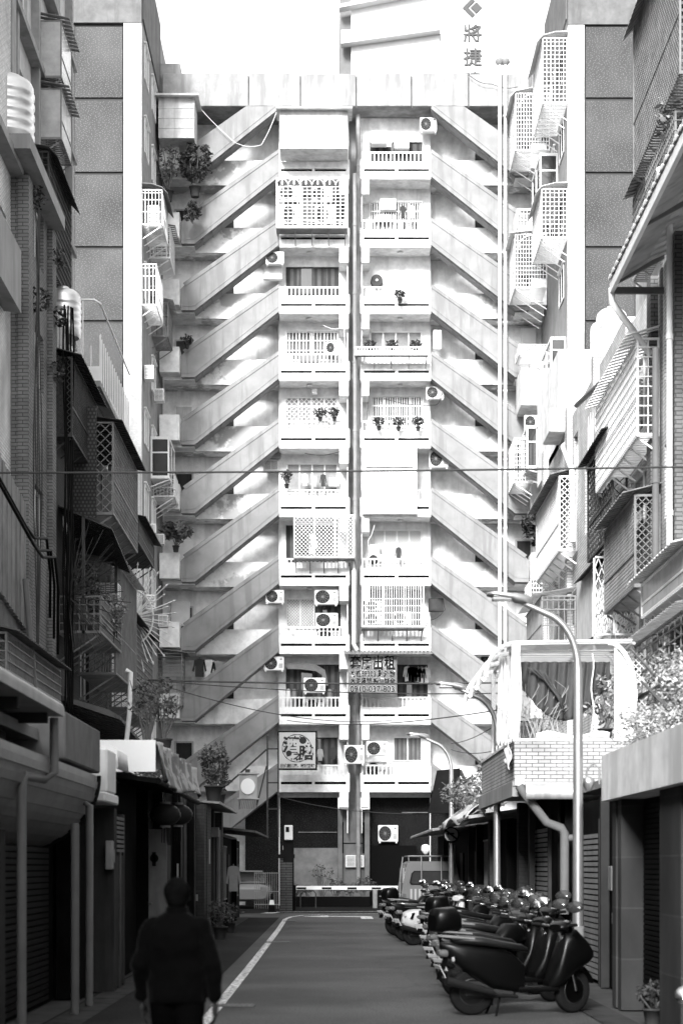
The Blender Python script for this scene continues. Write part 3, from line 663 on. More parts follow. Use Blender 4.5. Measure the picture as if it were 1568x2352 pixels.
# ---- foliage
def leaves(b, c, rad, n, size, seed, bottom=-1.):
    q = random.Random(seed)
    k = 0
    while k < n:
        p = Vector((q.uniform(-1, 1), q.uniform(-1, 1), q.uniform(bottom, 1)))
        if p.length > 1: continue
        d = mnoise.noise(Vector((p.x * 2.3 + seed, p.y * 2.3, p.z * 2.3)))
        if d < -.12 or (p.length < .35 and q.random() < .5): continue
        if p.length > .75 + d * .6: continue
        k += 1
        P = Vector((c[0] + p.x * rad[0], c[1] + p.y * rad[1], c[2] + p.z * rad[2])); s = size * q.uniform(.55, 1.3)
        u = Vector((q.uniform(-1, 1), q.uniform(-1, 1), q.uniform(-.7, .7))).normalized(); w = u.orthogonal().normalized(); w = Matrix.Rotation(q.uniform(0, 6.28), 3, u) @ w
        b.quad(P - u * s, P + w * s * .38, P + u * s, P - w * s * .38)
def twigs(b, base, tips, r, q):
    for tpt in tips:
        m_ = (Vector(base) + Vector(tpt)) / 2 + Vector((q.uniform(-.1, .1), q.uniform(-.1, .1), q.uniform(0, .1)))
        b.tube([base, m_, tpt], [r, r * .7, r * .3], 5)
def plant(name, label, x, y, z, rad, n, size, seed, m=LEAF, pot=None, cat='plant', group=None, trunk=.5):
    t = thing(name, label, cat, (x, y, z), group); q = random.Random(seed); ph = 0
    if pot:
        ph = pot * .9; MB().lathe([(pot * .35, z), (pot * .48, z + ph * .9), (pot * .54, z + ph * .9), (pot * .54, z + ph), (pot * .45, z + ph), (pot * .44, z + ph * .8)], (x, y, 0), 16).build('pot', mat('dark_pot', .05), t)
    c = (x, y, z + ph + trunk + rad[2] * .8); b = MB(); tips = []
    for i in range(9):
        a = q.uniform(0, 6.28); e = q.uniform(.3, .9); tips.append((c[0] + rad[0] * e * math.cos(a), c[1] + rad[1] * e * math.sin(a), c[2] + rad[2] * q.uniform(-.4, .8)))
    twigs(b, (x, y, z + ph * .8), tips, max(.015, min(rad) * .05), q); b.build('trunk', BARK, t)
    b = MB(); leaves(b, c, rad, n, size, seed); b.build('crown', m, t); return t

# ================================================================ left row, upper storeys set back behind the shops
XL = -6.3
def house(name, label, X, sgn, Y0, Y1, z0, z1, m, holes, depth=6, barset=(), wm=None, topm=CONC, group=None, loc=None):
    t = thing(name, label, 'building', (X, (Y0 + Y1) / 2, 0), group); b = MB(); wall_grid(b, X, sgn, Y0, Y1, z0, z1, holes)
    b.box(X - .25 * sgn, X - depth * sgn, Y0, Y0 + .25, z0, z1).box(X - .25 * sgn, X - depth * sgn, Y1 - .25, Y1, z0, z1).box(X - (depth - .2) * sgn, X - depth * sgn, Y0 + .25, Y1 - .25, z0, z1)
    b.build('wall', m, t)
    MB().box(X - .25 * sgn, X - depth * sgn, Y0 + .25, Y1 - .25, z1 - .25, z1 - .05).build('roof', topm, t)
    MB().box(X - .8 * sgn, X - 1. * sgn, Y0 + .25, Y1 - .25, z0, z1 - .3).build('room_back', DARK, t)
    for i, h in enumerate(holes): lane_window(X, sgn, *h, t, wm, i in barset)
    return t
# nearest left house with the concrete balcony
L1 = house('row_house', 'near left house of pale tile with a concrete balcony box high on its front', XL - .25, 1, 26, 37.4, 0, 20, TILEW,
           [(34.6, 35.9, G(835, 35.3), G(750, 35.3)), (35.4, 36.9, G(620, 36), G(460, 36)), (33, 35.6, G(1420, 34.5), G(1290, 34.5))])
MB().prism([(XL - .24, G(700, 36.2)), (XL + .1, G(705, 36.2)), (XL + .1, G(560, 36.2)), (XL - .02, G(560, 36.2)), (XL - .02, G(690, 36.2)), (XL - .24, G(688, 36.2))], 'y', 29, 36.6).build('balcony', CONC, L1)
MB().box(XL - .25, XL + .02, 28, 37.4, G(388, 37), G(366, 37)).build('slab', CONC, L1)
# brick house with planted window sills
hl = []
for yc in (480, 763, 1124): hl.append((38.9, 40.1, G(yc + 130, 39.5), G(yc, 39.5)))
L2 = house('brick_house', 'narrow left house faced in brown brick tile with recessed windows and weeds on its ledges', XL, 1, 37.41, 41.4, 0, G(415, 38), BRK, hl)
b = MB()
for yy in (37.38, 40.6): b.box(XL - .1, XL + .12, yy, yy + .55, 3, G(425, 38))
b.build('brick_pier', BRK, L2)
MB().box(XL - 1, XL + .35, 36.2, 40.9, G(420, 38) + .02, G(385, 38)).build('roof_slab', CONC, L2)
tank(F(8, 37.6), 37.6, G(366, 37.6), .62, 1.25, 'fat ribbed steel water tank on the slab at the left edge of the picture')
# tall pale block behind
zt = 30
hl = []
for i in range(8): hl += [(44.3, 46.0, 13.6 + i * 2.9 - 1.2, 13.6 + i * 2.9 + .3), (47.6, 49.4, 13.6 + i * 2.9 - 1.2, 13.6 + i * 2.9 + .5), (53.6, 55.4, 13.6 + i * 2.9 - 1.2, 13.6 + i * 2.9 + .3)]
L4 = house('tall_apartment', 'tall pale apartment block rising behind the brown brick house on the left', -8.2, 1, 41.5, 57, 0, zt, mat('pale_grey_wall', .42, kind='stain', v2=.3), [h for h in hl if h[3] < 29])
b = MB()
for yy in (46.6, 50.0, 53.0, 56.4): b.box(-8.2, -7.98, yy, yy + .3, 12, 30)
b.build('pilaster', GREYW, L4)
b = MB()
for i in range(6): b.box(-8.2, -7.9, 43.5, 57, 14.9 + i * 2.9, 15.1 + i * 2.9)
b.build('ledge', GREYW, L4)
L5 = house('tall_apartment', 'shabby pale block above the slab with the water tank, at the top left corner', -7.2, 1, 34, 41.6, 0, 26, mat('pale_grey_wall2', .36, kind='stain', v2=.24), [(36.4, 37.8, 18.2, 19.8), (38.5, 39.8, 18.2, 19.8), (36.6, 37.8, 21.4, 23.)])
b = MB()
for yy in (35.2, 39.9): b.box(-7.2, -6.95, yy, yy + .5, 15.5, 26)
b.build('pilaster', GREYW, L5)
# left house with the terrace
T3 = 15.2
hl = [(46.2, 47.6, 12.9, 14.2), (51, 52.4, 12.9, 14.2), (56.5, 58, 11.5, 13), (51, 52.4, 8.6, 10), (57, 58.5, 8, 9.4), (43, 44.5, 8.6, 10.2), (55, 57.2, 5, 6.6), (46, 47.6, 6, 7.4)]
L3 = house('row_house', 'left house of dark brick tile hung with cages under a roof terrace', XL, 1, 41.41, 52.6, 0, T3 - .9, BRKD, [h for h in hl if h[1] < 52.6])
L6 = house('row_house', 'far left house of pale tile with tall white window strips beside the wing', XL - .02, 1, 52.61, 61, 0, 15.2, TILEW, [h for h in hl if h[0] > 52.6] + [(53.4, 54.6, 8, 12)])
MB().box(XL - 5, XL + .3, 47.6, 55, T3 - .95, T3 - .8).build('terrace_slab', CONC, L3)
b = MB()
for i in range(18): yy = 48 + i * .4; b.box(XL + .22, XL + .25, yy, yy + .03, T3 - .8, T3 + .5)
for i in range(14): xx = XL - 3 + i * .25; b.box(xx, xx + .03, 47.9, 47.93, T3 - .8, T3 + .5 if i % 2 else T3 + .2)
b.tube([(XL - 1.9, 47.9, T3 - .8), (XL - 1.9, 47.9, T3 + 1.25), (XL - 1.75, 47.9, T3 + 1.4), (XL + .1, 47.9, T3 + 1.4), (XL + .24, 48.1, T3 + 1.35), (XL + .24, 55, T3 + 1.35)], .03, 6)
for q in (0, .6, 1.2): b.tube([(XL - 1.4 + q, 47.9, T3 - .8), (XL - 1.4 + q, 47.9, T3 + 1.4)], .02, 6)
b.box(XL - 4, XL + .25, 47.88, 47.9, T3 - .8, T3 - .35)
tag(b.build('terrace_railing', WMET, org=(XL, 48, T3 - .8)), 'white tubular railing round the roof terrace on the left', 'railing')
tank(F(146, 44.5), 44.5, G(800, 44.5), .42, 1.0, 'small steel water tank behind the sheet-metal fence on the left roof')
cage(XL, 1, 41.6, 46.2, G(1010, 42) , G(820, 42) - .1, .42, 'mesh', 'dark mesh cage with sloping black awning beside the brown brick house', DMET, 'sheet', awm=DMET)
b = MB()
for i in range(26): yy = 41.5 + i * .23; b.box(XL - .02, XL + .03 + (i % 2) * .02, yy, yy + .23, G(840, 43), G(745, 43) - i * .03)
tag(b.build('sheet_fence', SHEETG, org=(XL, 44, 12)), 'streaked corrugated sheet fence along the left roof edge below the small tank', 'fence')
cage(XL, 1, 44.6, 50.2, 10.35, 12.6, 1.0, 'diamond', 'big dark glazed cage with lattice front and tin roof, middle of the left side', MMET, 'sheet', awm=DMET)
MB_ = MB().box(XL, XL + .62, 44.3, 44.34, 10.2, 12.9); tag(MB_.build('vent_screen', mat('screen_grey', .1, kind='brick', bw=.09, bh=.09, v2=.04, ms=.02), org=(XL + .3, 44.3, 10.2)), 'grey perforated screen panel hung on the near side of the big lattice cage', 'screen')
a = MB()
for i in range(20): yy = 42.2 + i * .2; a.prism([(XL, 10.1 - i * .02), (XL + 1.25, 9.55 - i * .02), (XL + 1.25, 9.52 - i * .02), (XL, 10.07 - i * .02)], 'y', yy, yy + .2)
a.box(XL + .55, XL + .62, 42.2, 42.27, 6.9, 9.85).box(XL + .95, XL + 1.02, 45.2, 45.27, 7.4, 9.6)
tag(a.build('tin_awning', DMET, org=(XL, 44, 9)), 'sagging dark tin awning on two posts above the flowering plant cage', 'awning')
cage(XL, 1, 42.2, 46.3, 7.15, 8.0, 1.0, 'grid', 'open planter cage on slanting props with flowers spilling out, left side', MMET, None)
plant('flower_bush', 'pale flowering bush spilling out of the left planter cage', XL + .9, 44.6, 7.2, (.45, .9, .5), 900, .06, 11, LEAFP, .3, trunk=.15, group='plants on the left cages')
plant('fern', 'dark feathery plant behind the pale flowers in the left planter cage', XL + .5, 43.4, 7.2, (.45, .9, .7), 700, .07, 12, LEAFD, .3, trunk=.35, group='plants on the left cages')
b = MB(); q = random.Random(3); o = Vector((XL + .3, 41.8, 7.9))
for i in range(34):
    a_ = q.uniform(-1.5, 1.6); e = q.uniform(-.5, .5); L_ = q.uniform(.9, 1.9); b.tube([o, o + Vector((math.cos(a_) * math.cos(e) * L_ * .8, math.sin(e) * L_, math.sin(a_) * L_))], [.014, .008], 5)
tag(b.build('spike_fan', DMET, org=tuple(o)), 'sunburst of dark rusty iron spikes guarding the corner beside the brick house', 'spikes', 'spike fans')
b = MB(); o = Vector((XL + .35, 55.0, G(1418, 55.)))
for i in range(26):
    a_ = -1.75 + 3.5 * i / 25; L_ = 1.35 + .25 * (i % 2); d = Vector((math.cos(a_) * .78, .25 * math.sin(i * 2.2), math.sin(a_))); b.tube([o, o + d * L_], [.02, .014], 5); b.tube([o + d * L_, o + d * (L_ + .1)], [.035, .004], 5)
b.tube([o + Vector((math.cos(-1.6 + 3.2 * i / 16) * .75, 0, math.sin(-1.6 + 3.2 * i / 16))) * .8 for i in range(17)], .03, 6)
tag(b.build('spike_fan', WMET, org=tuple(o)), 'sunburst of white painted spikes beyond the left cages', 'spikes', 'spike fans')
cage(XL, 1, 45.6, 50.4, 6.55, 9.35, .95, 'bars', 'tall barred cage with slatted awning and a box air conditioner, left side', MMET, 'slat', awm=MMET)
place(WC0, (XL + .65, 45.75, 8.35), 0, 'box air conditioner poking from the top of the tall barred cage on the left', (1.1, 1.2, 1.25), 'air conditioners on the left houses')
cage(XL, 1, 51.5, 58.5, 6.2, 8.9, .6, 'grid', 'low grid cage behind the white sunburst spikes on the left', MMET, 'sheet', awm=DMET)
cage(XL, 1, 53.2, 58, 11.2, 11.9, .7, 'sheet', 'dark tin lean-to roofs under the wing, far end of the left row', DMET, 'sheet', awm=DMET)
b = MB()
for i in range(22):
    yy = 42.0 + i * .55; b.prism([(XL, 5.7 - i * .03), (XL + 1.2, 5.35 - i * .03), (XL + 1.45, 5.2 - i * .03), (XL + 1.45, 5.12 - i * .03), (XL, 5.6 - i * .03)], 'y', yy, yy + .55)
tag(b.build('tin_awning', RUST, org=(XL, 47, 5)), 'long crumbling rusty awning running below the left cages', 'awning')
b = MB(); q = random.Random(5)
for k in range(30):
    yy = 30.5 + k * .25; b.box(XL - .2, XL + .05 + (k % 2) * .02, yy, yy + .25, G(1290, 34) - .03 * k, G(1010, 34) + .3 - .03 * k)
tag(b.build('sheet_enclosure', mat('weathered_sheet', .2, rough=.7, kind='stain', v2=.1, sx=5), org=(XL, 34, 8)), 'weathered corrugated sheet enclosure with dead vines at the far left', 'enclosure')
cage(XL - .24, 1, 30.5, 37.2, G(1262, 36) - 1.7, G(1290, 36), .22, 'bars', 'row of old vertical window bars below the weathered sheet enclosure', MMET, None, braces=False)
cage(XL - .2, 1, 33.6, 40.3, G(1640, 37), G(1500, 37), .55, 'grid', 'ornamental barred cage under a rusty tin edge at the far left, just above the shops', MMET, 'sheet', awm=RUST)
# upper left windows with slatted hoods and a caged unit
for i, (y0, y1) in enumerate(((60, 190), (350, 500))):
    cage(-8.2, 1, 50.6, 52.6, G(y1 if i == 0 else 330, 51), G(y0 if i == 0 else 215, 51), .75, 'glass', ['upper', 'lower'][i] + ' glazed bay with slatted hood at the top left', MMET, 'slat', awm=MMET)
cage(-8.2, 1, 43.5, 47.2, G(640, 45.), G(400, 45), 1.5, 'grid', 'dark cage with long curved awning in front of the dotted wing panel', DMET, 'curve', awm=DMET)
place(WC0, (-7.55, 43.7, G(500, 44)), 0, 'box air conditioner inside the dark curved cage before the dotted panel', (.9, 1, 1.6), 'air conditioners on the left houses')
cage(-7.2, 1, 36.6, 38.2, G(265, 37.5), G(215, 37.5), .55, 'grid', 'small iron balcony under the box unit at the top left corner', MMET, None)
place(WC0, (-6.9, 37., G(212, 37.)), 0, 'box air conditioner on the small iron balcony at the top left corner', (.95, 1, 1.2), 'air conditioners on the left houses')
q = random.Random(9)
for i, (yy, zz) in enumerate(((38.3, G(440, 38)), (40.9, G(560, 40)), (40.9, G(700, 40)), (38.6, G(705, 39)), (40.8, G(830, 40)))):
    b = MB(); leaves(b, (XL + .12, yy, zz), (.3, .4, .32), 130, .07, 40 + i)
    tag(b.build('weed_tuft', LEAFD, org=(XL, yy, zz)), ['tuft of weeds at the top corner of the brown brick house', 'weeds rooted under the upper window of the brown brick house', 'weeds hanging halfway down the brown brick wall', 'weeds on the middle sill of the brown brick house', 'lowest tuft of weeds on the brown brick wall'][i], 'weed', 'weeds on the brick house')
for i in range(5):
    pts = []; 
    for j in range(15): z = 15.5 - j; pts.append((XL + .14 + .02 * i + .03 * math.sin(j * .8 + i), 38.1 + .04 * i + .1 * math.sin(j + i * 2), z))
    tag(MB().tube(pts, .014, 5).build('cable', DMET, org=pts[-1]), None)
    bpy.data.objects[-1] if 0 else None
    o = COL.objects[-1]; tag(o, ['outermost', 'second', 'middle', 'fourth', 'innermost'][i] + ' thin dark cable down the corner pier of the brown brick house', 'cable', 'cables down the brick pier')
for i in range(7):
    x = XL + .25 + .05 * (i % 4); y_ = 41.5 + .08 * i
    tag(MB().tube([(x + .03 * math.sin(z * 1.3 + i), y_, z) for z in [14.5 - j * .75 for j in range(16)]], .022, 5).build('cable', DKPAINT, org=(x, y_, 3)), ORD[i].replace('topmost', 'first') + ' black cable of the bundle between brick house and cages, counted from the front', 'cable', 'black cable bundle')
pipe('drain_pipe', [(F(58, 36.6), 36.6, G(1330, 36.6)), (F(80, 36.6), 36.6, G(1590, 36.6))], .06, PVC, 'leaning pale pipe below the old window bars at the far left', collars=False)
pipe('drain_pipe', [(F(289, 40), 40, G(1540, 40)), (F(300, 40), 40, G(1545, 40)), (F(297, 40), 40, G(1640, 40)), (F(284, 40), 40, G(1765, 40))], .055, PVCW, 'white elbowed pipe beside the black shop gap on the left', collars=False)
# ================================================================ things on the wings
def wing_cage(x0, y0, y1, L, p, side, style, label, m=None, awning='slat', acu=None, awm=None):
    X = WXL if side == 0 else WXR; sgn = 1 if side == 0 else -1; Yn = YX(x0, X)
    c = cage(X, sgn, Yn, Yn + L, G(y1, Yn), G(y0, Yn), p, style, label, m or WMET, awning, awm=awm, group='cages on the wing walls')
    if acu: place(WC0, (X + sgn * p * .55, Yn + .1, G(y1, Yn) + .05), 0, acu, (.8, 1, 1.9), 'air conditioners on the wings')
wing_cage(325.5, 434, 515, 2.6, .82, 0, 'bars', 'white cage with slatted top holding a tall unit, uppermost on the left wing', None, 'curve', 'tall louvred unit inside the uppermost cage on the left wing', awm=MMET)
wing_cage(344, 520, 592, 2.2, .85, 0, 'grid', 'second cage down the left wing, hung with a small unit', None, 'slat', 'small louvred unit in the second cage down the left wing', awm=MMET)
wing_cage(325.5, 605, 700, 2.8, .6, 0, 'bars', 'third cage down the left wing, long and barred', None, None)
wing_cage(348, 690, 772, 2.2, .7, 0, 'bars', 'fourth cage down the left wing beside the sixth-floor landing', MMET, 'sheet', awm=SHEET)
wing_cage(352, 1085, 1140, 1.8, .9, 0, 'bars', 'white cage low on the left wing beside the dark tin roofs', None, None)
wing_cage(360, 1500, 1620, 1.6, 1.1, 0, 'hbars', 'horizontal barred cage at the foot of the left wing', MMET, 'sheet', awm=SHEETG)
for i, (x, y0, y1) in enumerate(((342, 838, 870), (365, 892, 920), (347, 1203, 1224), (366, 1226, 1250), (346, 1366, 1400), (374, 1412, 1440))):
    Y = 73.2 if x < 350 else 76.5; w = (F(x + 11, Y) - F(x - 11, Y)); 
    place(WC0, (F(x, Y), Y, G(y1, Y)), 0, 'box air conditioner on the left wing wall, ' + ['above', 'just below', 'third down, over', 'fourth down, beside', 'fifth down, level with', 'lowest, beside'][i] + [' the white bay window', ' the topmost box unit', ' the potted palm landing', ' the potted palm', ' the white door', ' the foot of the white door'][i], (w / .6, 1, (G(y0, Y) - G(y1, Y)) / .4), 'air conditioners on the wings')
for i, (y0, y1, L, p, st, lab) in enumerate(((85, 235, 3.4, 1.0, 'grid', 'tall white gridded cage with curved slats at the top of the right wing'), (432, 545, 3.2, 1.05, 'grid', 'white gridded cage with curved slats second down the right wing'), )):
    wing_cage(1303, y0, y1, L, p, 1, st, lab, None, 'curve', awm=WMET)
def front_cage(x0, x1, y0, y1, Y, d, style, label, m=None, aw=None, solid=None):
    X1 = F(x1, Y); cage(X1, -1, Y, Y + d, G(y1, Y), G(y0, Y), X1 - F(x0, Y), style, label, m or WMET, aw, awm=WMET, group='cages on the landings')
front_cage(1183, 1262, 212, 344, 77.6, 3.0, 'arch', 'arched white cage on the topmost right landing', aw='curve')
front_cage(1187, 1225, 478, 520, 78.6, 1.4, 'bars', 'small planter cage on the second right landing')
front_cage(1182, 1256, 536, 660, 77.6, 3.0, 'arch', 'arched white cage on the third right landing', aw='sheet')
front_cage(1191, 1262, 790, 812, 77.6, 1.6, 'mesh', 'shallow mesh cage on the fifth right landing')
front_cage(1180, 1222, 1005, 1108, 77.6, 2.4, 'arch', 'tall arched cage below the fan unit on the right landings')
front_cage(1218, 1262, 1330, 1400, 77.2, 2.4, 'arch', 'small half-round topped cage behind the near street lamp')
b = MB()
def glass_bay(X, sgn, Y0, Y1, z0, z1, p, label, panes=2):
    t = thing('bay_window', label, 'bay window', (X, Y0, z0), 'glazed bays'); xo = X + p * sgn; xm, xM = sorted((X, xo)); f = MB()
    f.box(xm, xM, Y0, Y1, z0 - .12, z0).box(xm, xM, Y0, Y1, z1, z1 + .12)
    for xx in (xm, xM - .07): f.box(xx, xx + .07, Y0, Y0 + .07, z0, z1)
    f.box(xm + .07, xM - .07, Y0 + .01, Y0 + .07, z0 + (z1 - z0) * .62, z0 + (z1 - z0) * .66); f.box(xo - .07 * sgn, xo, Y1 - .07, Y1, z0, z1); f.box(xo - .07 * sgn, xo, (Y0 + Y1) / 2, (Y0 + Y1) / 2 + .07, z0, z1)
    f.build('frame', WMET, t); MB().box(xm + .03, xM - .03, Y0 + .04, Y1 - .02, z0, z1).build('pane', GLASS, t)
    g = MB()
    for i in range(5): yy = Y0 + .1 + (Y1 - Y0 - .2) * i / 4; g.bar((xo, yy, z0 - .14), (X, yy, z0 - .45), .04)
    g.build('brace', WMET, t)
glass_bay(WXR, -1, 76.0, 79, G(470, 77), G(378, 77), .75, 'white framed bay window with dark glass beside the second right landing')
glass_bay(WXR, -1, 73.4, 76.5, G(852, 74), G(790, 74), .62, 'white bay window high on the right wing just left of the bright column')
glass_bay(WXR, -1, 73.4, 76.5, G(1040, 74), G(950, 74), .85, 'bright glazed box hanging from the right wing above the lattice roofs')
glass_bay(WXL, 1, 76.5, 79.2, G(1098, 77), G(1015, 77), .78, 'white framed bay on the left wing beneath a white landing box')
glass_bay(WXR, -1, 76.5, 78.8, G(1075, 77), G(990, 77), 1.25, 'narrow glazed bay beside the tall arched cage on the right wing')
def solid_box(name, label, x0, x1, y0, y1, Y, d, m, cat='enclosure', ribs=0, roof=True):
    t = thing(name, label, cat, (F((x0 + x1) / 2, Y), Y, G(y1, Y))); X0, X1, Z0, Z1 = F(x0, Y), F(x1, Y), G(y1, Y), G(y0, Y); b = MB().box(X0, X1, Y, Y + d, Z0, Z1)
    b.build('box_wall', m, t); r = MB()
    for i in range(1, ribs): zz = Z0 + (Z1 - Z0) * i / ribs; r.box(X0 - .01, X1 + .01, Y - .025, Y - .001, zz - .02, zz + .02)
    n = int((X1 - X0) / .12)
    for i in range(n): r.box(X0 + i * .12, X0 + i * .12 + .04, Y - .016, Y - .001, Z0, Z1)
    r.build('rib', m, t)
    if roof:
        MB().prism([(Y - .35, Z1 - .02), (Y - .35, Z1 + .06), (Y + d, Z1 + .22), (Y + d, Z1 + .14)], 'x', X0 - .15, X1 + .2).build('roof', SHEET, t)
    return t
solid_box('sheet_enclosure', 'white ribbed sheet enclosure boxed out over the topmost left balcony', 642, 798, 254, 340, 78.6, 1.4, SHEET, ribs=4)
solid_box('sheet_enclosure', 'white corrugated box on the topmost left landing above the potted trees', 364, 446, 224, 316, 78.4, 1.8, SHEET, ribs=4)
solid_box('sheet_enclosure', 'plain white wall box with a strip window closing the right bay halfway up', 832, 957, 1012, 1180, 79.7, 1.5, WALL, roof=False)
b = MB().box(F(840, 79.6), F(948, 79.6), 79.62, 79.69, G(1072, 79.6), G(1044, 79.6)); tag(b.build('strip_window', mat('pale_glass', .5, rough=.2), org=(F(890, 79.6), 79.6, G(1072, 79.6))), 'pale strip window in the white wall box halfway up the right bay', 'window')
solid_box('sheet_enclosure', 'blank white box on the sixth right landing above the fan unit', 1196, 1262, 845, 930, 77.8, 2.0, SHEET, roof=False)
# left bays: caged balcony with four units
def bay_cage(x0, x1, y0, y1, style, label, Y=79.2, d=.75, m=None):
    X0, X1, Z0, Z1 = F(x0, Y), F(x1, Y), G(y1, Y), G(y0, Y); t = thing('balcony_cage', label, 'balcony cage', ((X0 + X1) / 2, Y, Z0), 'balcony cages'); f = MB(); w = .06; m = m or WMET
    for xx in (X0, (X0 * 2 + X1) / 3, (X0 + 2 * X1) / 3, X1 - w): f.box(xx, xx + w, Y, Y + w, Z0, Z1)
    for zz in (Z0, Z1 - w): f.box(X0 + w, X1 - w, Y + .003, Y + w, zz, zz + w)
    for xx in (X0, X1 - w):
        for zz in (Z0, Z1 - w): f.box(xx, xx + w, Y + w, Y + d, zz, zz + w)
    f.build('frame', m, t); g = MB(); H = Z1 - Z0; W = X1 - X0
    if style == 'mesh':
        c = -H
        while c < W:
            a, e = max(c, 0), min(c + H, W)
            if e > a: g.bar((X0 + a, Y + .02, Z0 + a - c), (X0 + e, Y + .02, Z0 + e - c), .02); g.bar((X0 + a, Y + .025, Z1 - a + c), (X0 + e, Y + .025, Z1 - e + c), .02)
            c += .17
    else:
        n = 26 if style == 'bars' else 15
        for i in range(n): x = X0 + W * (i + .5) / n; g.box(x - .014, x + .014, Y + .01, Y + .035, Z0, Z1 - (.42 if style == 'ornate' else 0))
        for i in range(4 if style == 'bars' else 11): zz = Z0 + (H - .4) * (i + 1) / (5 if style == 'bars' else 11); g.box(X0, X1, Y - .01, Y + .009, zz - .014, zz + .014)
        if style == 'ornate':
            for i in range(6):
                xc = X0 + W * (i + .5) / 6; rr = W / 12
                for k in range(10):
                    a, c = math.pi * k / 10, math.pi * (k + 1) / 10; g.bar((xc + rr * math.cos(a), Y, Z1 - .36 + .3 * math.sin(a)), (xc + rr * math.cos(c), Y, Z1 - .36 + .3 * math.sin(c)), .035)
                g.box(xc - .03, xc + .03, Y, Y + .02, Z1 - .3, Z1)
    g.build('mesh' if style == 'mesh' else 'bars', m, t)
    MB().box(X0, X1, Y, Y + d, Z0 - .06, Z0 - .01).build('floor', MMET, t)
    b = MB()
    for i in range(5): x = X0 + .1 + (W - .2) * i / 4; b.bar((x, Y + .05, Z0 - .04), (x, Y + d, Z0 - .55), .04)
    b.build('brace', MMET, t)
bay_cage(634, 798, 407, 521, 'ornate', 'ornate white balcony cage with scalloped top holding four units, upper left bay')
bay_cage(674, 814, 1182, 1280, 'mesh', 'white diamond mesh balcony cage with washing behind, left bay')
bay_cage(830, 974, 1338, 1440, 'bars', 'white barred balcony cage stacked with units and window, right bay', d=.9)
bay_cage(815, 984, 795, 808, 'bars', 'shallow white planter cage full of plants, right bay', d=.6)
UN = 'outdoor unit '
for a in [(641, 690, 425, 458, UN + 'top left of the four in the ornate white cage', 79.5), (716, 764, 428, 460, UN + 'top right of the four in the ornate white cage', 79.5), (646, 692, 470, 512, UN + 'bottom left of the four in the ornate white cage', 79.5), (722, 770, 470, 512, UN + 'bottom right of the four in the ornate white cage', 79.5),
          (964, 1003, 268, 300, UN + 'hung high beside the uppermost right stair flight', 80.5), (610, 652, 577, 605, UN + 'bracketed in the angle of the flight beside the dark curtained window', 80.2), (748, 778, 785, 811, UN + 'before the white grille window of the left bay', 80.4),
          (978, 1019, 887, 915, UN + 'with dangling cable beside the vertical-barred window', 80.4), (985, 1030, 1033, 1073, 'dark-backed outdoor unit beside the blank white wall box', 80.5), (1204, 1242, 953, 985, UN + 'with a pale round fan on the right wing landing', 77.5),
          (845, 880, 1273, 1299, UN + 'behind the railing under the small white cistern, right bay', 80.3), (610, 652, 1355, 1385, UN + 'under the flight left of the two stacked units', 80.2), (722, 776, 1354, 1388, 'upper of two big outdoor units stacked in the left bay', 80.3), (724, 776, 1408, 1441, 'lower of two big outdoor units stacked in the left bay, with white hub', 80.3), (728, 778, 1449, 1466, 'squat outdoor unit standing behind the railing below the stacked pair', 80.4),
          (838, 880, 1380, 1402, 'upper left outdoor unit inside the barred cage of the right bay', 79.6), (838, 880, 1408, 1434, 'lower left outdoor unit inside the barred cage of the right bay', 79.6), (903, 946, 1405, 1434, 'right-hand outdoor unit inside the barred cage of the right bay', 79.6),
          (606, 652, 1508, 1540, UN + 'tucked under the flight left of the cable bundle', 80.2), (697, 747, 1557, 1591, 'large outdoor unit standing on the balcony below the cable bundle', 79.7), (700, 745, 1606, 1632, UN + 'half hidden behind the railing under the large one', 80.4), (1102, 1135, 1503, 1525, 'dark outdoor unit by the corridor left of the glass canopy', 81.6),
          (790, 837, 1712, 1755, 'pale outdoor unit bridging the shaft above the lane, left of the trio', 79.6), (841, 890, 1703, 1736, 'brightest outdoor unit of the trio, uppermost, above the lane', 79.6), (840, 888, 1750, 1786, 'outdoor unit of the trio behind the lowest railing', 80.4), (868, 914, 1896, 1934, 'outdoor unit hung on the dark ground floor wall right of the pier', 80.9),
          (1186, 1206, 1030, 1066, 'dark outdoor unit in shade by the right wing corner', 81.5)]:
    ac(*a)
for a in [(852, 889, 300, 328, 'grimy box unit on a shelf at the topmost right balcony', 80.6), (872, 910, 455, 480, 'dark framed box unit in the transom window', 80.9), (605, 640, 1056, 1080, 'dark framed box unit beside the louvred window, left bay', 81.1), (985, 1018, 1376, 1400, 'black framed box unit in the wall under the right flight', 81.0), (793, 836, 1965, 1993, 'glass-fronted box on the ground floor pier', 80.7)]:
    ac(*a[:5], Y=a[5], win=True)
b = MB().lathe([(.26, 80.95), (.28, 81.2)], (F(865, 80.95), 0, G(643, 80.95)), 24, 'y'); o = b.build('exhaust_fan', DMET, org=(F(865, 80.95), 80.95, G(643, 80.95)))
MB().lathe([(.05, 80.9), (.06, 80.95)], (F(865, 80.95), 0, G(643, 80.95)), 12, 'y').build('hub', WMET, o); tag(o, 'lone round black fan on the blank white wall of the third right bay', 'fan')
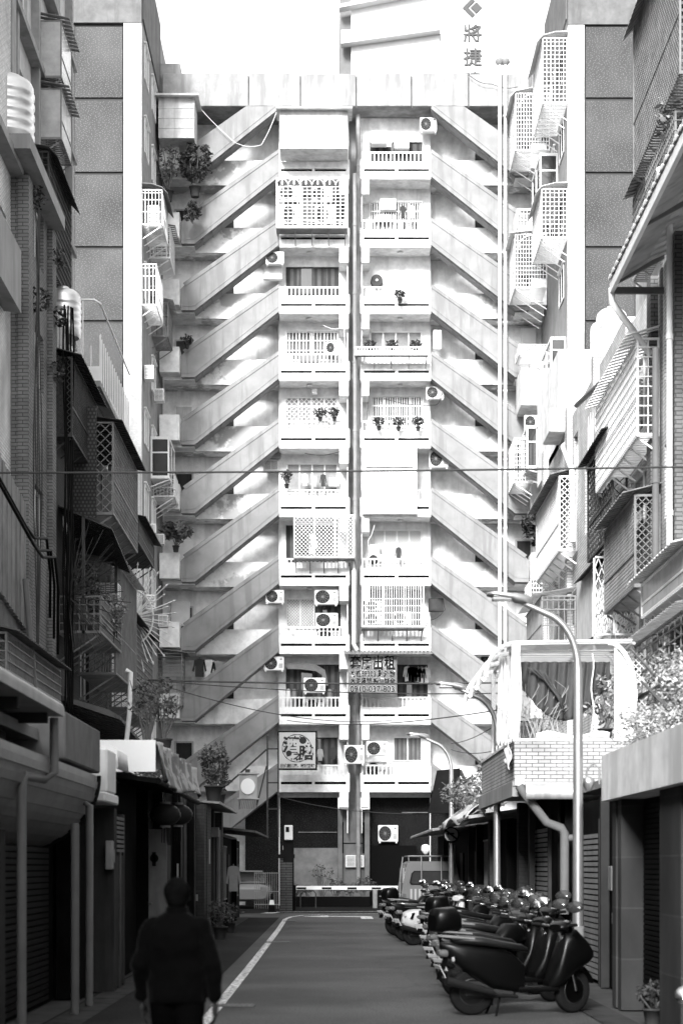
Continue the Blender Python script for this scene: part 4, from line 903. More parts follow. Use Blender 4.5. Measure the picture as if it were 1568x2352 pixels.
# plants on the block
plant('potted_tree', 'dark bushy potted tree on the second left landing', F(448, 79), 79, G(452, 79), (.85, .8, .95), 1500, .1, 21, LEAFD, .5, 'tree', trunk=.3, group='trees on the second left landing')
plant('potted_tree', 'thin bare-branched potted tree left of the dark bushy one', F(385, 78.6), 78.6, G(462, 78.6), (.65, .6, .9), 420, .09, 22, LEAF, .5, 'tree', trunk=.45, group='trees on the second left landing')
plant('trailing_plant', 'dark plant trailing over the edge of the second left landing', F(442, 79), 79, G(512, 79), (.45, .45, .5), 420, .09, 23, LEAFD, trunk=.1)
plant('palm', 'potted palm spreading over the seventh left landing', F(404, 79), 79, G(1268, 79), (.75, .6, .45), 420, .17, 24, LEAF, .3, trunk=.25)
plant('palm', 'large drooping palm on the seventh right landing', F(1238, 79.2), 79.2, G(1275, 79.2), (.85, .6, .75), 600, .22, 25, LEAFD, .3, trunk=.3)
plant('balcony_plant', 'round dark topiary plant on the sixth left balcony', F(658, 79.6), 79.6, G(1122, 79.6), (.3, .3, .32), 340, .06, 26, LEAFD, .22, trunk=.08)
for i, (x, y, lab) in enumerate(((918, 690, 'small leafy plant on the fourth right balcony'), (735, 962, 'arching-leaved plant before the diamond grille window, left bay'), (768, 962, 'spiky plant at the right end of the diamond grille window'), (870, 983, 'leftmost clump of plants on the barred-window balcony'), (915, 984, 'middle clump of plants on the barred-window balcony'), (960, 984, 'rightmost clump of plants on the barred-window balcony'),
                                (850, 806, 'left clump of plants in the shallow white planter cage'), (900, 806, 'middle clump of plants in the shallow white planter cage'), (955, 806, 'right clump of plants in the shallow white planter cage'), (430, 795, 'dark plant on the fourth left landing rail'))):
    plant('balcony_plant', lab, F(x, 79.6), 79.6, G(y, 79.6) - .1, (.32, .25, .22), 150, .08, 60 + i, LEAFD, .2, trunk=.05, group='plants on the balconies')
# rental sign and its tiled hood
t = thing('rental_sign', 'grey room-for-rent sign with a phone number hung across the shaft', 'sign', (F(855, 79), 79, G(1592, 79)))
X0, X1, Z0, Z1 = F(799, 79), F(911, 79), G(1592, 79), G(1509, 79)
MB().box(X0, X1, 79, 79.08, Z0, Z1).build('board', mat('sign_board', .17, var=.06, bump=0), t)
TXB, TXW = mat('sign_ink', .015, var=0, bump=0), mat('sign_outline', .6, var=0, bump=0)
for body, y, s, wd in (('套房出租', 1524, .66, 104), ('本棟3F303·對外窗', 1547.5, .33, 104), ('水泥隔間·設備齊全', 1564.5, .31, 104), ('0910-037-803', 1582.5, .36, 102)):
    w_ = F(760 + wd, 79) ; z = G(y, 79) - .02
    text_mesh('lettering', body, s, TXW, t, ((X0 + X1) / 2, 78.99, z), ext=.003, offset=s * .052, width=w_ + .03); text_mesh('lettering', body, s, TXB, t, ((X0 + X1) / 2, 78.975, z), ext=.003, offset=s * .02, width=w_)
b = MB(); n = 22
for i in range(n): xa = F(790, 78.8) + (F(992, 78.8) - F(790, 78.8)) * i / n; w = (F(992, 78.8) - F(790, 78.8)) / n; b.prism([(78.6, G(1505, 79)), (78.6, G(1505, 79) + .1), (80, G(1494, 79) + .12), (80, G(1494, 79) + .02)], 'x', xa, xa + w * .62); b.prism([(78.62, G(1505, 79)), (78.62, G(1505, 79) + .04), (80, G(1494, 79) + .06), (80, G(1494, 79) + .0)], 'x', xa + w * .62, xa + w)
tag(b.build('tiled_hood', MMET, org=(F(890, 79), 79, G(1500, 79))), 'narrow hood of ribbed tiles above the rental sign', 'hood')
# round restaurant sign
t = thing('restaurant_sign', 'square framed restaurant sign with a ringed brush emblem above the lane end', 'sign', (F(682, 78.4), 78.4, G(1770, 78.4)))
sx0, sx1, sz0, sz1 = F(637, 78.4), F(728, 78.4), G(1769, 78.4), G(1679, 78.4)
b = MB().box(sx0, sx1, 78.42, 78.62, sz0, sz1); b.build('frame', DARK, t)
MB().box(sx0 + .07, sx1 - .07, 78.39, 78.42, sz0 + .07, sz1 - .07).build('face', mat('sign_face', .42, var=.08, bump=0), t)
ink = mat('ink', .03, var=0, bump=0); b = MB(); cx0, cz0, rr = (sx0 + sx1) / 2 - .02, (sz0 + sz1) / 2 + .09, .62
for k in range(44):
    a, c = 2 * math.pi * k / 44, 2 * math.pi * (k + 1) / 44; wv = .03 + .012 * math.sin(k * 1.7)
    b.bar((cx0 + rr * math.cos(a), 78.385, cz0 + rr * .95 * math.sin(a)), (cx0 + rr * math.cos(c), 78.385, cz0 + rr * .95 * math.sin(c)), .012, wv)
    if k % 3 == 0 and (2 < k < 22 or 24 < k < 40): b.lathe([(.035, 78.378), (.03, 78.39)], (cx0 + rr * .86 * math.cos(a), 0, cz0 + rr * .82 * math.sin(a)), 7, 'y')
b.lathe([(.16, 78.38), (.15, 78.39)], (cx0 + .26, 0, cz0 + .34), 9, 'y'); b.lathe([(.13, 78.38), (.12, 78.39)], (cx0 - .34, 0, cz0 - .22), 9, 'y')
b.build('emblem', ink, t)
text_mesh('lettering', '酒', .72, ink, t, (cx0 - .24, 78.38, cz0 + .1), ext=.006, offset=.022); text_mesh('lettering', '之', .34, ink, t, (cx0 + .02, 78.38, cz0 - .36), ext=.006, offset=.012); text_mesh('lettering', '膳', .66, ink, t, (cx0 + .4, 78.38, cz0 - .24), ext=.006, offset=.018)
text_mesh('lettering', '日式居酒屋．家庭料理', .17, ink, t, ((sx0 + sx1) / 2, 78.38, sz0 + .17), ext=.004, offset=.006, width=(sx1 - sx0) - .24)
# washing and clutter
def shirt(label, x, y, Y, w, h, m, group='washing on the balconies'):
    X, Z = F(x, Y), G(y, Y); P = [(-.5, 1), (-.2, 1.06), (.2, 1.06), (.5, 1), (.72, .35), (.55, .3), (.42, .7), (.42, 0), (-.42, 0), (-.42, .7), (-.55, .3), (-.72, .35)]
    b = MB().prism([(X + p * w, Z + q_ * h) for p, q_ in P], 'y', Y, Y + .05); b.tube([(X, Y + .02, Z + h * 1.06), (X, Y + .02, Z + h * 1.15)], .01, 5)
    tag(b.build('hanging_shirt', m, org=(X, Y, Z)), label, 'clothing', group)
CLO = [mat('cloth_white', .7, rough=.9, local=1), mat('cloth_dark', .05, rough=.9, local=1), mat('cloth_grey', .3, rough=.9, local=1)]
for i, (x, y, l) in enumerate(((936, 1565, 'leftmost white shirt on the rail beside the rental sign'), (944, 1566, 'second garment on the rail beside the rental sign, dark'), (951, 1566, 'third garment on the rail beside the rental sign, dark'), (960, 1567, 'grey garment in the middle of the rail beside the rental sign'), (968, 1568, 'fifth garment on the rail beside the rental sign, white'), (978, 1568, 'rightmost garment on the rail beside the rental sign, pale'))): shirt(l, x, y, 80.6, .3, .62, CLO[[0, 1, 1, 2, 0, 0][i]])
for i, (x, l) in enumerate(((692, 'dark garment behind the mesh balcony cage'), (702, 'second dark garment behind the mesh balcony cage'), (716, 'white garment behind the mesh balcony cage'))): shirt(l, x, 1272, 80.2, .35, .8, CLO[[1, 1, 0][i]])
for i, (x, y, l, m) in enumerate(((458, 1555, 'black garment on the lowest left landing', 1), (480, 1557, 'white shirt on the lowest left landing', 0), (500, 1560, 'grey cloth on the lowest left landing rail', 2))): shirt(l, x, y, 80.9, .45, .75, CLO[m])
q = random.Random(31)
for i in range(9):
    x = 662 + i * 13.5 if i < 9 else 0; Y = 80.5
    if 695 < x < 748: continue
    b = MB().lathe([(.12, G(1636, Y)), (.13, G(1636, Y) + q.uniform(.5, .9)), (.08, G(1636, Y) + 1.0), (.05, G(1636, Y) + 1.02)], (F(x, Y), Y, 0), 10)
    tag(b.build('gas_bottle' if i % 2 else 'bucket_stack', [SHEET, MMET, DMET][i % 3], org=(F(x, Y), Y, G(1636, Y))), ORD[i].replace('topmost', 'leftmost') + ' canister along the balcony under the cable bundle, counted from the left', 'canister', 'canisters on the left balcony')
for k in range(6):
    tag(MB().tube([(F(655 + k, 80.6), 80.6, G(1526 + k * 2, 80.6)), (F(690, 80.6), 80.6, G(1524 + k * 2.5, 80.6)), (F(725, 80.6), 80.6, G(1528 + k * 2.5, 80.6)), (F(745 - k, 80.6), 80.6, G(1540 + k * 2, 80.6)), (F(752 - k * 2, 80.6), 80.6, G(1575, 80.6))], .03, 6).build('coolant_pipe', MMET, org=(F(655, 80.6), 80.6, G(1526, 80.6))), ORD[k] + ' of the bundled coolant pipes sweeping over the left bay window', 'pipe', 'bundle of coolant pipes')
# extra wear of daily life on the block: cables, boxes, washing
q = random.Random(91)
for i, (pts, lab) in enumerate((([(848, 892), (838, 1000), (842, 1180)], 'loose cable down the left edge of the right bay, upper half'), ([(1018, 1376), (1022, 1400), (985, 1425), (962, 1450)], 'black hose looping from the dark box unit beside the barred cage'), ([(880, 915), (1000, 930), (1015, 905)], 'cable dangling under the unit beside the vertical-barred window'), ([(635, 195), (640, 240), (600, 330), (540, 325), (430, 210)], 'long pale cable swinging across the topmost left flight'), ([(860, 1205), (845, 1240), (848, 1268)], 'white hose curling past the small cistern of the right bay'), ([(1078, 170), (1130, 190), (1190, 196)], 'thin cable along the roof parapet'), ([(742, 745), (790, 750), (793, 790)], 'pale conduit around the white grille window'), ([(700, 1040), (780, 1036), (792, 1060)], 'conduit beside the louvred window of the left bay'))):
    P = [Vector((F(x, 79.7), 79.7 if i < 3 else 79.8, G(y, 79.7))) for x, y in pts]; Q = []
    for a, c in zip(P, P[1:]):
        for k in range(6): Q.append(a.lerp(c, k / 6) - Vector((0, 0, .12 * math.sin(math.pi * k / 6))))
    Q.append(P[-1]); tag(MB().tube(Q, .014, 5).build('cable', PVCW if 'pale' in lab or 'white' in lab else DMET, org=tuple(P[-1])), lab, 'cable', 'cables on the block')
for x0, x1, y0, y1, lab, m in ((995, 1014, 757, 800, 'white water heater box right of the louvred window, right bay', WMET), (605, 648, 608, 640, 'white panel box below the unit beside the dark curtained window', WMET), (848, 872, 1250, 1272, 'small white cistern on the unit in the right bay', WMET), (716, 728, 892, 903, 'little white box over the diamond grille window', WMET), (620, 645, 1040, 1050, 'grey hood over the dark framed box unit, left bay', MMET), (984, 1018, 1374, 1404, 'black bracket frame round the box unit under the right flight', DMET), (1196, 1232, 752, 790, 'white roller door panel on the fourth right landing', WMET), (392, 436, 1382, 1438, 'white panelled door standing on the lowest but two left landing', WMET), (905, 940, 308, 340, 'pale crate among the clutter of the topmost right balcony', WALLD), (862, 900, 492, 505, 'stack of boxes behind the railing under the transom window', WALLD), (690, 730, 815, 832, 'low white stool behind the railing of the third left balcony', MMET), (755, 778, 1096, 1116, 'white bin at the right of the louvred window', WMET), (885, 950, 1000, 1008, 'grey tray on the slab edge above the white wall box', MMET)):
    Y = 80.75 if x1 < 1100 and x0 > 600 else 81.8; b = MB().box(F(x0, Y), F(x1, Y), Y, Y + .3, G(y1, Y), G(y0, Y), .02); b.box(F(x0, Y) + .08, F(x1, Y) - .08, Y - .02, Y - .001, G(y1, Y) + .06, G(y0, Y) - .06)
    tag(b.build('storage_box', m, org=(F(x0, Y), Y, G(y1, Y))), lab, 'box', 'boxes on the balconies')
for i, (x, y, l, m) in enumerate(((700, 1116, 'white towel on the rail of the sixth left balcony', 0), (722, 1118, 'striped cloth on the rail of the sixth left balcony', 2), (742, 1117, 'small dark garment on the sixth left balcony', 1), (893, 336, 'towel hung over the clutter of the topmost right balcony', 0), (925, 500, 'dark garment drying behind the second right railing', 1), (945, 500, 'pale garment drying behind the second right railing', 0), (915, 1285, 'dark rag behind the railing by the small cistern', 1), (672, 1465, 'pale plant-patterned cloth on the eighth left balcony', 0), (760, 1640, 'grey towel at the right end of the canister balcony', 2), (765, 1745, 'dark cloth panel beside the restaurant sign', 1), (735, 1748, 'leaning slatted board beside the restaurant sign', 2))):
    shirt(l, x, y, 80.55, .22, .5, CLO[m])
# ================================================================ right row, upper storeys
XR = 6.0
R1 = house('row_house', 'near right house of pale tile with brown brick piers and tall drain pipes', XR, -1, 24, 37.4, 0, 12.6, TILEW, [(31.9, 32.9, G(1180, 32.4), G(1010, 32.4)), (32.2, 33.2, 3.6, 5.2), (34.6, 36.6, 5.6, 7.6), (31.9, 32.9, G(860, 32.4), G(750, 32.4)), (34.6, 36.8, G(1225, 35), G(1060, 35)), (34.6, 36.8, 10.2, 11.8)])
b = MB()
for yy in (31.2, 33.55): b.box(XR - .14, XR + .1, yy, yy + .42, 3, 12.6)
b.build('brick_pier', BRK, R1)
MB().box(XR - .02, XR + .3, 33.1, 33.32, 3, 12.6).build('brick_return', BRK, R1)
R3 = house('row_house', 'middle right house of pale tile under two steel water tanks', XR + .02, -1, 37.41, 51, 0, 13.0, TILEW, [(38.6, 40.2, 5.6, 7.4), (38.8, 40.4, 8.8, 10.4), (42.5, 43.4, 9.6, 11.2), (45, 46.4, 6.2, 7.8), (44.6, 45.4, 11.2, 12.4), (48, 49.2, 8.8, 10.4)])
b = MB()
for yy in (41.0, 45.6, 50.6): b.box(XR - .12, XR + .1, yy, yy + .4, 3, 13.25)
b.build('tile_pier', TILEW, R3)
hl = []
for i in range(7): hl.append((44, 45.6, 13.6 + i * 2.9, 15.2 + i * 2.9))
R2 = house('tall_apartment', 'tall pale block behind the eaves at the top right corner', 7.7, -1, 30, 46.2, 0, 30, mat('pale_grey_wall3', .5, kind='stain', v2=.34), [h for h in hl if h[3] < 30])
# eaves: corrugated roof over the near right house
t = thing('corrugated_eaves', 'long corrugated roof eaves jutting over the lane from the near right house', 'roof', (XR, 30, 12)); b = MB(); xe = 5.0; ze = G(648, YX(1396, 5.0)); ye = YX(1396, 5.0)
n = 60
for i in range(n): ya = 22 + (ye - 22) * i / n; yb = 22 + (ye - 22) * (i + 1) / n; dz = .03 if i % 2 else 0; b.prism([(xe, ze + .06 + dz), (xe, ze + dz), (XR + .9, ze + .85 + dz), (XR + .9, ze + .91 + dz)], 'y', ya, yb)
b.build('roof_sheet', SHEET, t)
MB().prism([(xe + .03, ze - .02), (xe + .03, ze - .2), (xe + .1, ze - .2), (xe + .1, ze - .02)], 'y', 22, ye).build('gutter', WMET, t)
b = MB()
for i in range(4): yy = 24 + (ye - 24.1) * i / 3; b.prism([(xe + .1, ze - .08), (xe + .1, ze - .0), (XR, ze + .55), (XR, ze + .4)], 'y', yy, yy + .07)
b.box(xe + .11, XR, ye - .06, ye - .001, ze - .22, ze - .1); b.build('rafter', MMET, t)
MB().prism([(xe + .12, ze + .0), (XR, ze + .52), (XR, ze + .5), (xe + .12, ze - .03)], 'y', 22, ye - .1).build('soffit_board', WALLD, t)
pipe('drain_pipe', [(xe + .07, ye + .02, ze - .1), (xe + .07, ye + .02, ze - .35), (XR - .12, ye + .6, ze - 1.15)], .065, PVCW, 'pale pipe slanting from the end of the corrugated eaves back to the wall', collars=False)
pipe('drain_pipe', [(F(1512, 31.1), 31.1, G(385, 31.1)), (F(1537, 31.1), 31.1, G(470, 31.1)), (F(1537, 31.1), 31.1, G(1300, 31.1))], .055, PVCW, 'white rain pipe down the brick pier at the right edge, bent at its top')
pipe('drain_pipe', [(F(1505, 31.0), 31.0, G(800, 31)), (F(1505, 31.0), 31.0, G(1480, 31)), (F(1503, 31.), 31.0, G(1700, 31))], .06, PVC, 'long straight white pipe left of the brick pier on the near right house')
# tanks on the roof
def at_tank(x0, x1, yb, yt, Y, label):
    r = (F(x1, Y) - F(x0, Y)) / 2; h = G(yt, Y) - G(yb, Y); tank(F((x0 + x1) / 2, Y), Y, G(yb, Y), r, h * .8, label, mat('bright_steel', .85, rough=.35, metal=.6, bump=.02), legs=h * .12)
at_tank(1369, 1439, 826, 716, 50.2, 'larger bright steel water tank on the right roof')
at_tank(1355, 1392, 840, 748, 52.5, 'smaller steel water tank half hidden behind the larger one on the right roof')
tag(MB().box(XR + .02, XR + 6, 48.4, 53.4, 12.8, G(840, 50.) - .0).box(XR - .4, XR + 1.2, 46.9, 48.4, 12.9, 13.5, .03).build('tank_platform', WALL, org=(XR, 50, 12.8)), 'raised concrete platform carrying the two steel tanks on the right roof', 'platform')
pipe('water_pipe', [(7.9, 50.2, 15.9), (7.9, 49.6, 16.2), (9.2, 48, 15.9), (9.2, 48, 13.2)], .04, WMET, 'bent water pipe rising over the larger steel tank', collars=False)
pipe('water_pipe', [(XR + .35, 47.0, 13.4), (XR + .2, 46.6, 12.7), (XR - .12, 46.4, 12.4), (XR - .14, 44.5, 11.4), (XR - .14, 44.3, 9.6)], .07, PVCW, 'white elbow pipe coming off the roof platform beside the tanks', collars=False)
# cages of the right row
GC = 'cages of the right row'
cage(XR, -1, 33.4, 38.6, G(1005, 33.6), G(782, 33.6), .42, 'grid', 'big white gridded balcony cage with long slatted canopy, upper right', WMET, 'slat', awm=WMET, group=GC)
cage(XR, -1, 37.0, 40.6, G(1245, 38), G(1015, 38), .32, 'diamond', 'brown lattice cage with thin wooden posts below the streaked sheet wall, right', DMET, 'sheet', awm=DMET, group=GC)
b = MB()
for i in range(22): yy = 36.9 + i * .17; b.box(XR - .34 + (i % 2) * .02, XR - .3, yy, yy + .17, G(1000, 37.5), G(880, 37.5) + .2 - i * .01)
tag(b.build('sheet_wall', SHEET, org=(XR, 38, 10.5)), 'streaked grey and white sheet wall between the lattice cage and the rooftop gutter, right', 'enclosure')
pipe('gutter', [(XR - .42, 36.6, G(865, 36.8)), (XR - .42, 41.6, G(900, 41) - .15)], .06, PVC, 'sloping round gutter along the top of the streaked sheet wall, right', 'gutter', collars=False)
cage(XR, -1, 33.2, 36.9, G(1350, 33.4), G(1140, 33.4), .5, 'mesh', 'large grey mesh cage with tin lid and many props, middle right', MMET, 'sheet', awm=SHEETG, group=GC)
cage(XR, -1, 44.6, 49.6, G(1270, 45), G(1100, 45), .45, 'mesh', 'tall mesh clad cage beside the far right landings', WMET, 'sheet', awm=SHEETG, group=GC)
cage(XR, -1, 44.8, 48.2, G(1478, 45), G(1370, 45), .85, 'bars', 'barred cage with slatted canopy behind the bend of the near lamp post', MMET, 'slat', awm=MMET, group=GC)
cage(XR, -1, 38.2, 42.6, G(1465, 40), G(1300, 40), .12, 'diamond', 'open balcony with tall looped lattice grille under a shingled lid, right', WMET, 'sheet', awm=RUST, braces=False, group=GC)
MB().box(XR - .15, XR + .05, 41.0, 43.6, G(1475, 42), G(1310, 42)).build('sheet_panel', SHEET, R3)
for k, x in enumerate((5.55, 5.72, 5.88)):
    pass
def lattice(x0, x1, y0, y1, Y, label, cols, rows):
    b = MB(); X0, X1, Z0, Z1 = F(x0, Y), F(x1, Y), G(y1, Y), G(y0, Y); W = (X1 - X0) / cols; H = (Z1 - Z0) / rows
    for i in range(cols):
        for j in range(rows):
            xc = X0 + W * (i + .5); zl = Z0 + H * j
            for s in (-1, 1): b.bar((xc, Y, zl), (xc + s * W * .5, Y, zl + H * .5), .018).bar((xc + s * W * .5, Y, zl + H * .5), (xc, Y, zl + H), .018)
    b.box(X0, X1, Y - .02, Y + .02, Z1, Z1 + .04).box(X0, X1, Y - .02, Y + .02, Z0 - .04, Z0).box(X0 - .04, X0, Y - .02, Y + .02, Z0, Z1).box(X1, X1 + .04, Y - .02, Y + .02, Z0, Z1)
    tag(b.build('lattice_grille', WMET, org=((X0 + X1) / 2, Y, Z0)), label, 'grille')
lattice(1366, 1412, 1282, 1455, 37.6, 'white looped wire grille of tall diamonds facing the lane end, right', 3, 4)
lattice(1412, 1462, 1350, 1455, 36.4, 'lower run of the white looped wire grille, under the mesh cage', 4, 3)
cage(7.7, -1, 35.2, 40.6, G(300, 38), G(-60, 38), 1.0, 'mesh', 'tall mesh cage high under the sky at the top right', MMET, 'curve', awm=MMET, group=GC)
cage(7.7, -1, 42.4, 44.6, G(660, 45), G(470, 45), .35, 'grid', 'grid cage tucked behind the corrugated eaves before the dotted wing panel', MMET, 'sheet', awm=MMET, group=GC)
cage(7.7, -1, 36.2, 39.6, G(420, 38), G(335, 38), .9, 'grid', 'iron planter balcony above the corrugated eaves at the top right', MMET, None, group=GC)
plant('balcony_plant', 'leggy flowering plant in the iron planter balcony at the top right', 7.0, 37, G(420, 38), (.5, .9, .5), 300, .1, 71, LEAFP, .25, trunk=.4)
# near right: boxed unit and hooded window bars
cage(XR - .1, -1, 27.6, 31.6, G(1410, 31), G(1330, 31), .55, 'glass', 'boxed white enclosure with corrugated lid at the right edge', WMET, 'sheet', awm=SHEET, group=GC)
cage(XR - .2, -1, 26.5, 31.4, G(1600, 31), G(1475, 31), .6, 'arch', 'barred window with slanting slatted canopy above the pale tree, right edge', MMET, 'slat', awm=MMET, group=GC)
# ---------------------------------------------------------------- brick terrace with the glazed canopy
BY = 30.0; sc = BY / FPX
def bx(x): return F(x, BY)
def bz(y): return G(y, BY)
TR = thing('tiled_terrace', 'white tiled terrace parapet over the lane, stained at its corner', 'building', (bx(1270), BY, 0))
MB().box(bx(1181), bx(1450), BY, BY + .14, bz(1795), bz(1703)).box(bx(1181), bx(1181) + .14, BY + .14, 36.5, bz(1795), bz(1703)).build('parapet', BRKP, TR)
MB().box(bx(1178), bx(1450), BY - .02, BY + .17, bz(1703), bz(1697)).box(bx(1178), bx(1181) + .16, BY + .17, 36.5, bz(1703), bz(1697)).build('coping', WALL, TR)
MB().box(bx(1176), XR - .3, BY - .02, 37, bz(1806), bz(1795) - .002).box(bx(1176), bx(1176) + .1, BY + .0, 37, bz(1830), bz(1806)).build('slab', CONC, TR)
prof = [(BY - .04, bz(1796)), (BY - .3, bz(1803)), (BY - .42, bz(1818)), (BY - .4, bz(1838)), (BY - .37, bz(1838)), (BY - .38, bz(1818)), (BY - .26, bz(1806)), (BY, bz(1800))]
MB().prism(prof, 'x', bx(1202), bx(1400), True).build('fascia_sheet', mat('bent_sheet', .55, rough=.35, metal=.3, kind='stain', v2=.35), TR)
MB().box(bx(1182), bx(1202), BY - .12, BY - .02, bz(1806), bz(1786), .01).build('rain_head', WMET, TR)
MB().box(bx(1290), bx(1300), BY + .2, BY + .5, 0, bz(1806)).box(bx(1262), bx(1275), BY + 3, BY + 3.3, 0, bz(1806)).build('column', GREYP, TR)
pipe('drain_pipe', [(bx(1189), BY - .16, bz(1806)), (bx(1200), BY - .16, bz(1822)), (bx(1252), BY - .16, bz(1890)), (bx(1286), BY - .16, bz(1903)), (bx(1293), BY - .16, bz(1915)), (bx(1293), BY - .16, bz(2100))], .075, PVC, 'fat grey drain pipe bending from the terrace corner down to the ground')
pipe('drain_pipe', [(bx(1292), BY - .14, bz(1926)), (bx(1312), BY - .14, bz(1926)), (bx(1318), BY - .14, bz(1926))], .06, PVC, 'short side branch of the fat grey drain pipe', collars=False)
# canopy
CN = thing('glass_canopy', 'curved white glazed canopy over the tiled terrace', 'canopy', (bx(1290), BY, bz(1700))); CYN = BY + .2
def arc(x0, z0, x1, z1, n=8, flip=False):
    return [(x0 + (x1 - x0) * (1 - math.cos(math.pi / 2 * i / n)), z0 + (z1 - z0) * math.sin(math.pi / 2 * i / n)) for i in range(n + 1)]
f = MB(); XA, XB, XC = bx(1148), bx(1190), bx(1455); ZT, ZL = bz(1474), bz(1560)
for j, yy in enumerate((CYN, CYN + 1.5, CYN + 3, CYN + 4.5)):
    pts = [(XA - .28, yy, ZL - .0)] + [(p[0], yy, p[1]) for p in arc(XA - .22, ZL + .05, XB, ZT)] + [(XC, yy, ZT + .03)]
    for i in range(len(pts) - 1): f.bar(pts[i], pts[i + 1], .07)
    f.box(XB - .03, XB + .05, yy - .03, yy + .04, bz(1697), ZT)
for z, y0 in ((ZT + .0, XB), (ZT - .02, XB + 1.0), (ZT - .02, XB + 1.9)): f.box(y0, y0 + .05, CYN, CYN + 4.5, z, z + .04)
for i in range(13): yy = CYN + .2 + i * .34; f.box(XB, XC, yy, yy + .06, ZT - .14, ZT - .1)
pts = arc(bx(1462), bz(1600), bx(1400), bz(1474), 10); pts = [(p[0], CYN - .05, p[1]) for p in pts] + [(bx(1462), CYN - .05, bz(1600))][:0]
for i in range(len(pts) - 1): f.bar(pts[i], pts[i + 1], .07)
f.bar((bx(1462), CYN - .05, bz(1600)), (bx(1450), CYN - .05, bz(1700)), .06); f.box(bx(1414), bx(1420), CYN - .05, CYN, bz(1700), bz(1474))
f.build('frame', WMET, CN)
P = arc(XA - .22, ZL + .05, XB, ZT + .03) + [(XC, ZT + .06)]
MB().prism(P + [(p[0] + .005, p[1] - .025) for p in P[::-1]], 'y', CYN - .1, CYN + 4.6).build('roof_pane', mat('milky_sheet', .6, rough=.3, alpha=.45), CN)
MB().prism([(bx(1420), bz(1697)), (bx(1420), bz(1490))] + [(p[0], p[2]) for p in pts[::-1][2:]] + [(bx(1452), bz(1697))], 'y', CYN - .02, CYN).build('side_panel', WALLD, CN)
g = MB()
for k in range(26):
    x0 = bx(1400) + k * .1
    g.bar((x0, CYN + .4, bz(1490)), (x0 + .55, CYN + .4, bz(1490) - .55 * 1.), .016).bar((x0 + .55, CYN + .41, bz(1490)), (x0, CYN + .41, bz(1490) - .55), .016)
    g.bar((x0, CYN + .4, bz(1490) - .8), (x0 + .55, CYN + .4, bz(1490) - 1.35), .016).bar((x0 + .55, CYN + .41, bz(1490) - .8), (x0, CYN + .41, bz(1490) - 1.35), .016)
g.build('wire_mesh', WMET, CN)
# curtains
def cloth(name, label, m, P, cat='curtain', group='terrace curtains'):
    # P: rows of points -> wavy sheet
    b = MB(); nr, nc = len(P), len(P[0]); v = [p for r in P for p in r]
    b.add(v, [(i * nc + j, i * nc + j + 1, (i + 1) * nc + j + 1, (i + 1) * nc + j) for i in range(nr - 1) for j in range(nc - 1)], True)
    o = b.build(name, m, org=P[-1][nc // 2]); s = o.modifiers.new('thick', 'SOLIDIFY'); s.thickness = .012; return tag(o, label, cat, group)
CG = mat('sheer_grey_cloth', .07, rough=.8, alpha=.86, var=.2); CW_ = mat('pale_cloth', .72, rough=.9, var=.12)
rows = []
for i in range(14):
    u = i / 13; rows.append([(bx(1200) + (bx(1412) - bx(1200)) * v_ , CYN + .35 + .05 * math.sin(v_ * 60 + u * 3), bz(1512) - (bz(1512) - bz(1650)) * u * (.3 + .7 * math.sin(math.pi * min(1, v_ * 1.02)) ** .8)) for v_ in [j / 60 for j in range(61)]])
cloth('curtain', 'dark sheer curtain swagged in a deep curve under the glass canopy', CG, rows)
for k, (xa, xb, ya, yb, lab) in enumerate(((1176, 1196, 1476, 1705, 'long pale curtain bundle hanging at the terrace corner'), (1153, 1177, 1500, 1708, 'second pale curtain bundle, hanging left of the corner post'))):
    rows = [[(bx(xa) + (bx(xb) - bx(xa)) * v_ * (.75 + .5 * math.sin(u * 2.9)) - .04 * u, CYN - .14 + .05 * math.sin(v_ * 16 + u * 2) + (k * .5), bz(ya) - (bz(ya) - bz(yb)) * u) for v_ in [j / 24 for j in range(25)]] for u in [i / 16 for i in range(17)]]
    cloth('curtain', lab, CW_, rows)
rows = [[(bx(1196) + .14 + (bx(1310) - bx(1196)) * v_ * (1 - u * .05) + u * .55 * (1 - v_), CYN + .2 + .03 * math.sin(v_ * 30), bz(1525) - (bz(1525) - bz(1695)) * (u * .35 + .65 * u * v_) - .22 * v_) for v_ in [j / 30 for j in range(31)]] for u in [i / 8 for i in range(9)]]
cloth('curtain', 'grey see-through curtain gathered diagonally beside the corner post', CG, [r[:12] for r in rows])
rows = [[(bx(1230) + (bx(1400) - bx(1230)) * v_, BY + .05 - .1 * math.sin(u * 3.1), bz(1700) + .09 * math.sin(v_ * 9) * (1 - u) + .1 * math.sin(u * 3.1)) for v_ in [j / 40 for j in range(41)]] for u in [i / 6 for i in range(7)]]
cloth('dust_sheet', 'crumpled pale sheet draped along the top of the tiled parapet', CW_, rows, 'cloth', None)
rows = [[(bx(1186) - .12 - .03 * math.sin(u * 9 + v_ * 5), BY - .05 + v_ * .8, bz(1700) - (bz(1700) - bz(1770)) * u * (1 - .4 * v_)) for v_ in [j / 12 for j in range(13)]] for u in [i / 12 for i in range(13)]]
cloth('dust_sheet', 'pale cloth hanging down outside the parapet corner', CW_, rows, 'cloth', None)
q = random.Random(77); t = thing('bare_shrub', 'leafless twiggy shrub behind the tiled parapet', 'shrub', (bx(1250), BY + .6, bz(1700))); b = MB()
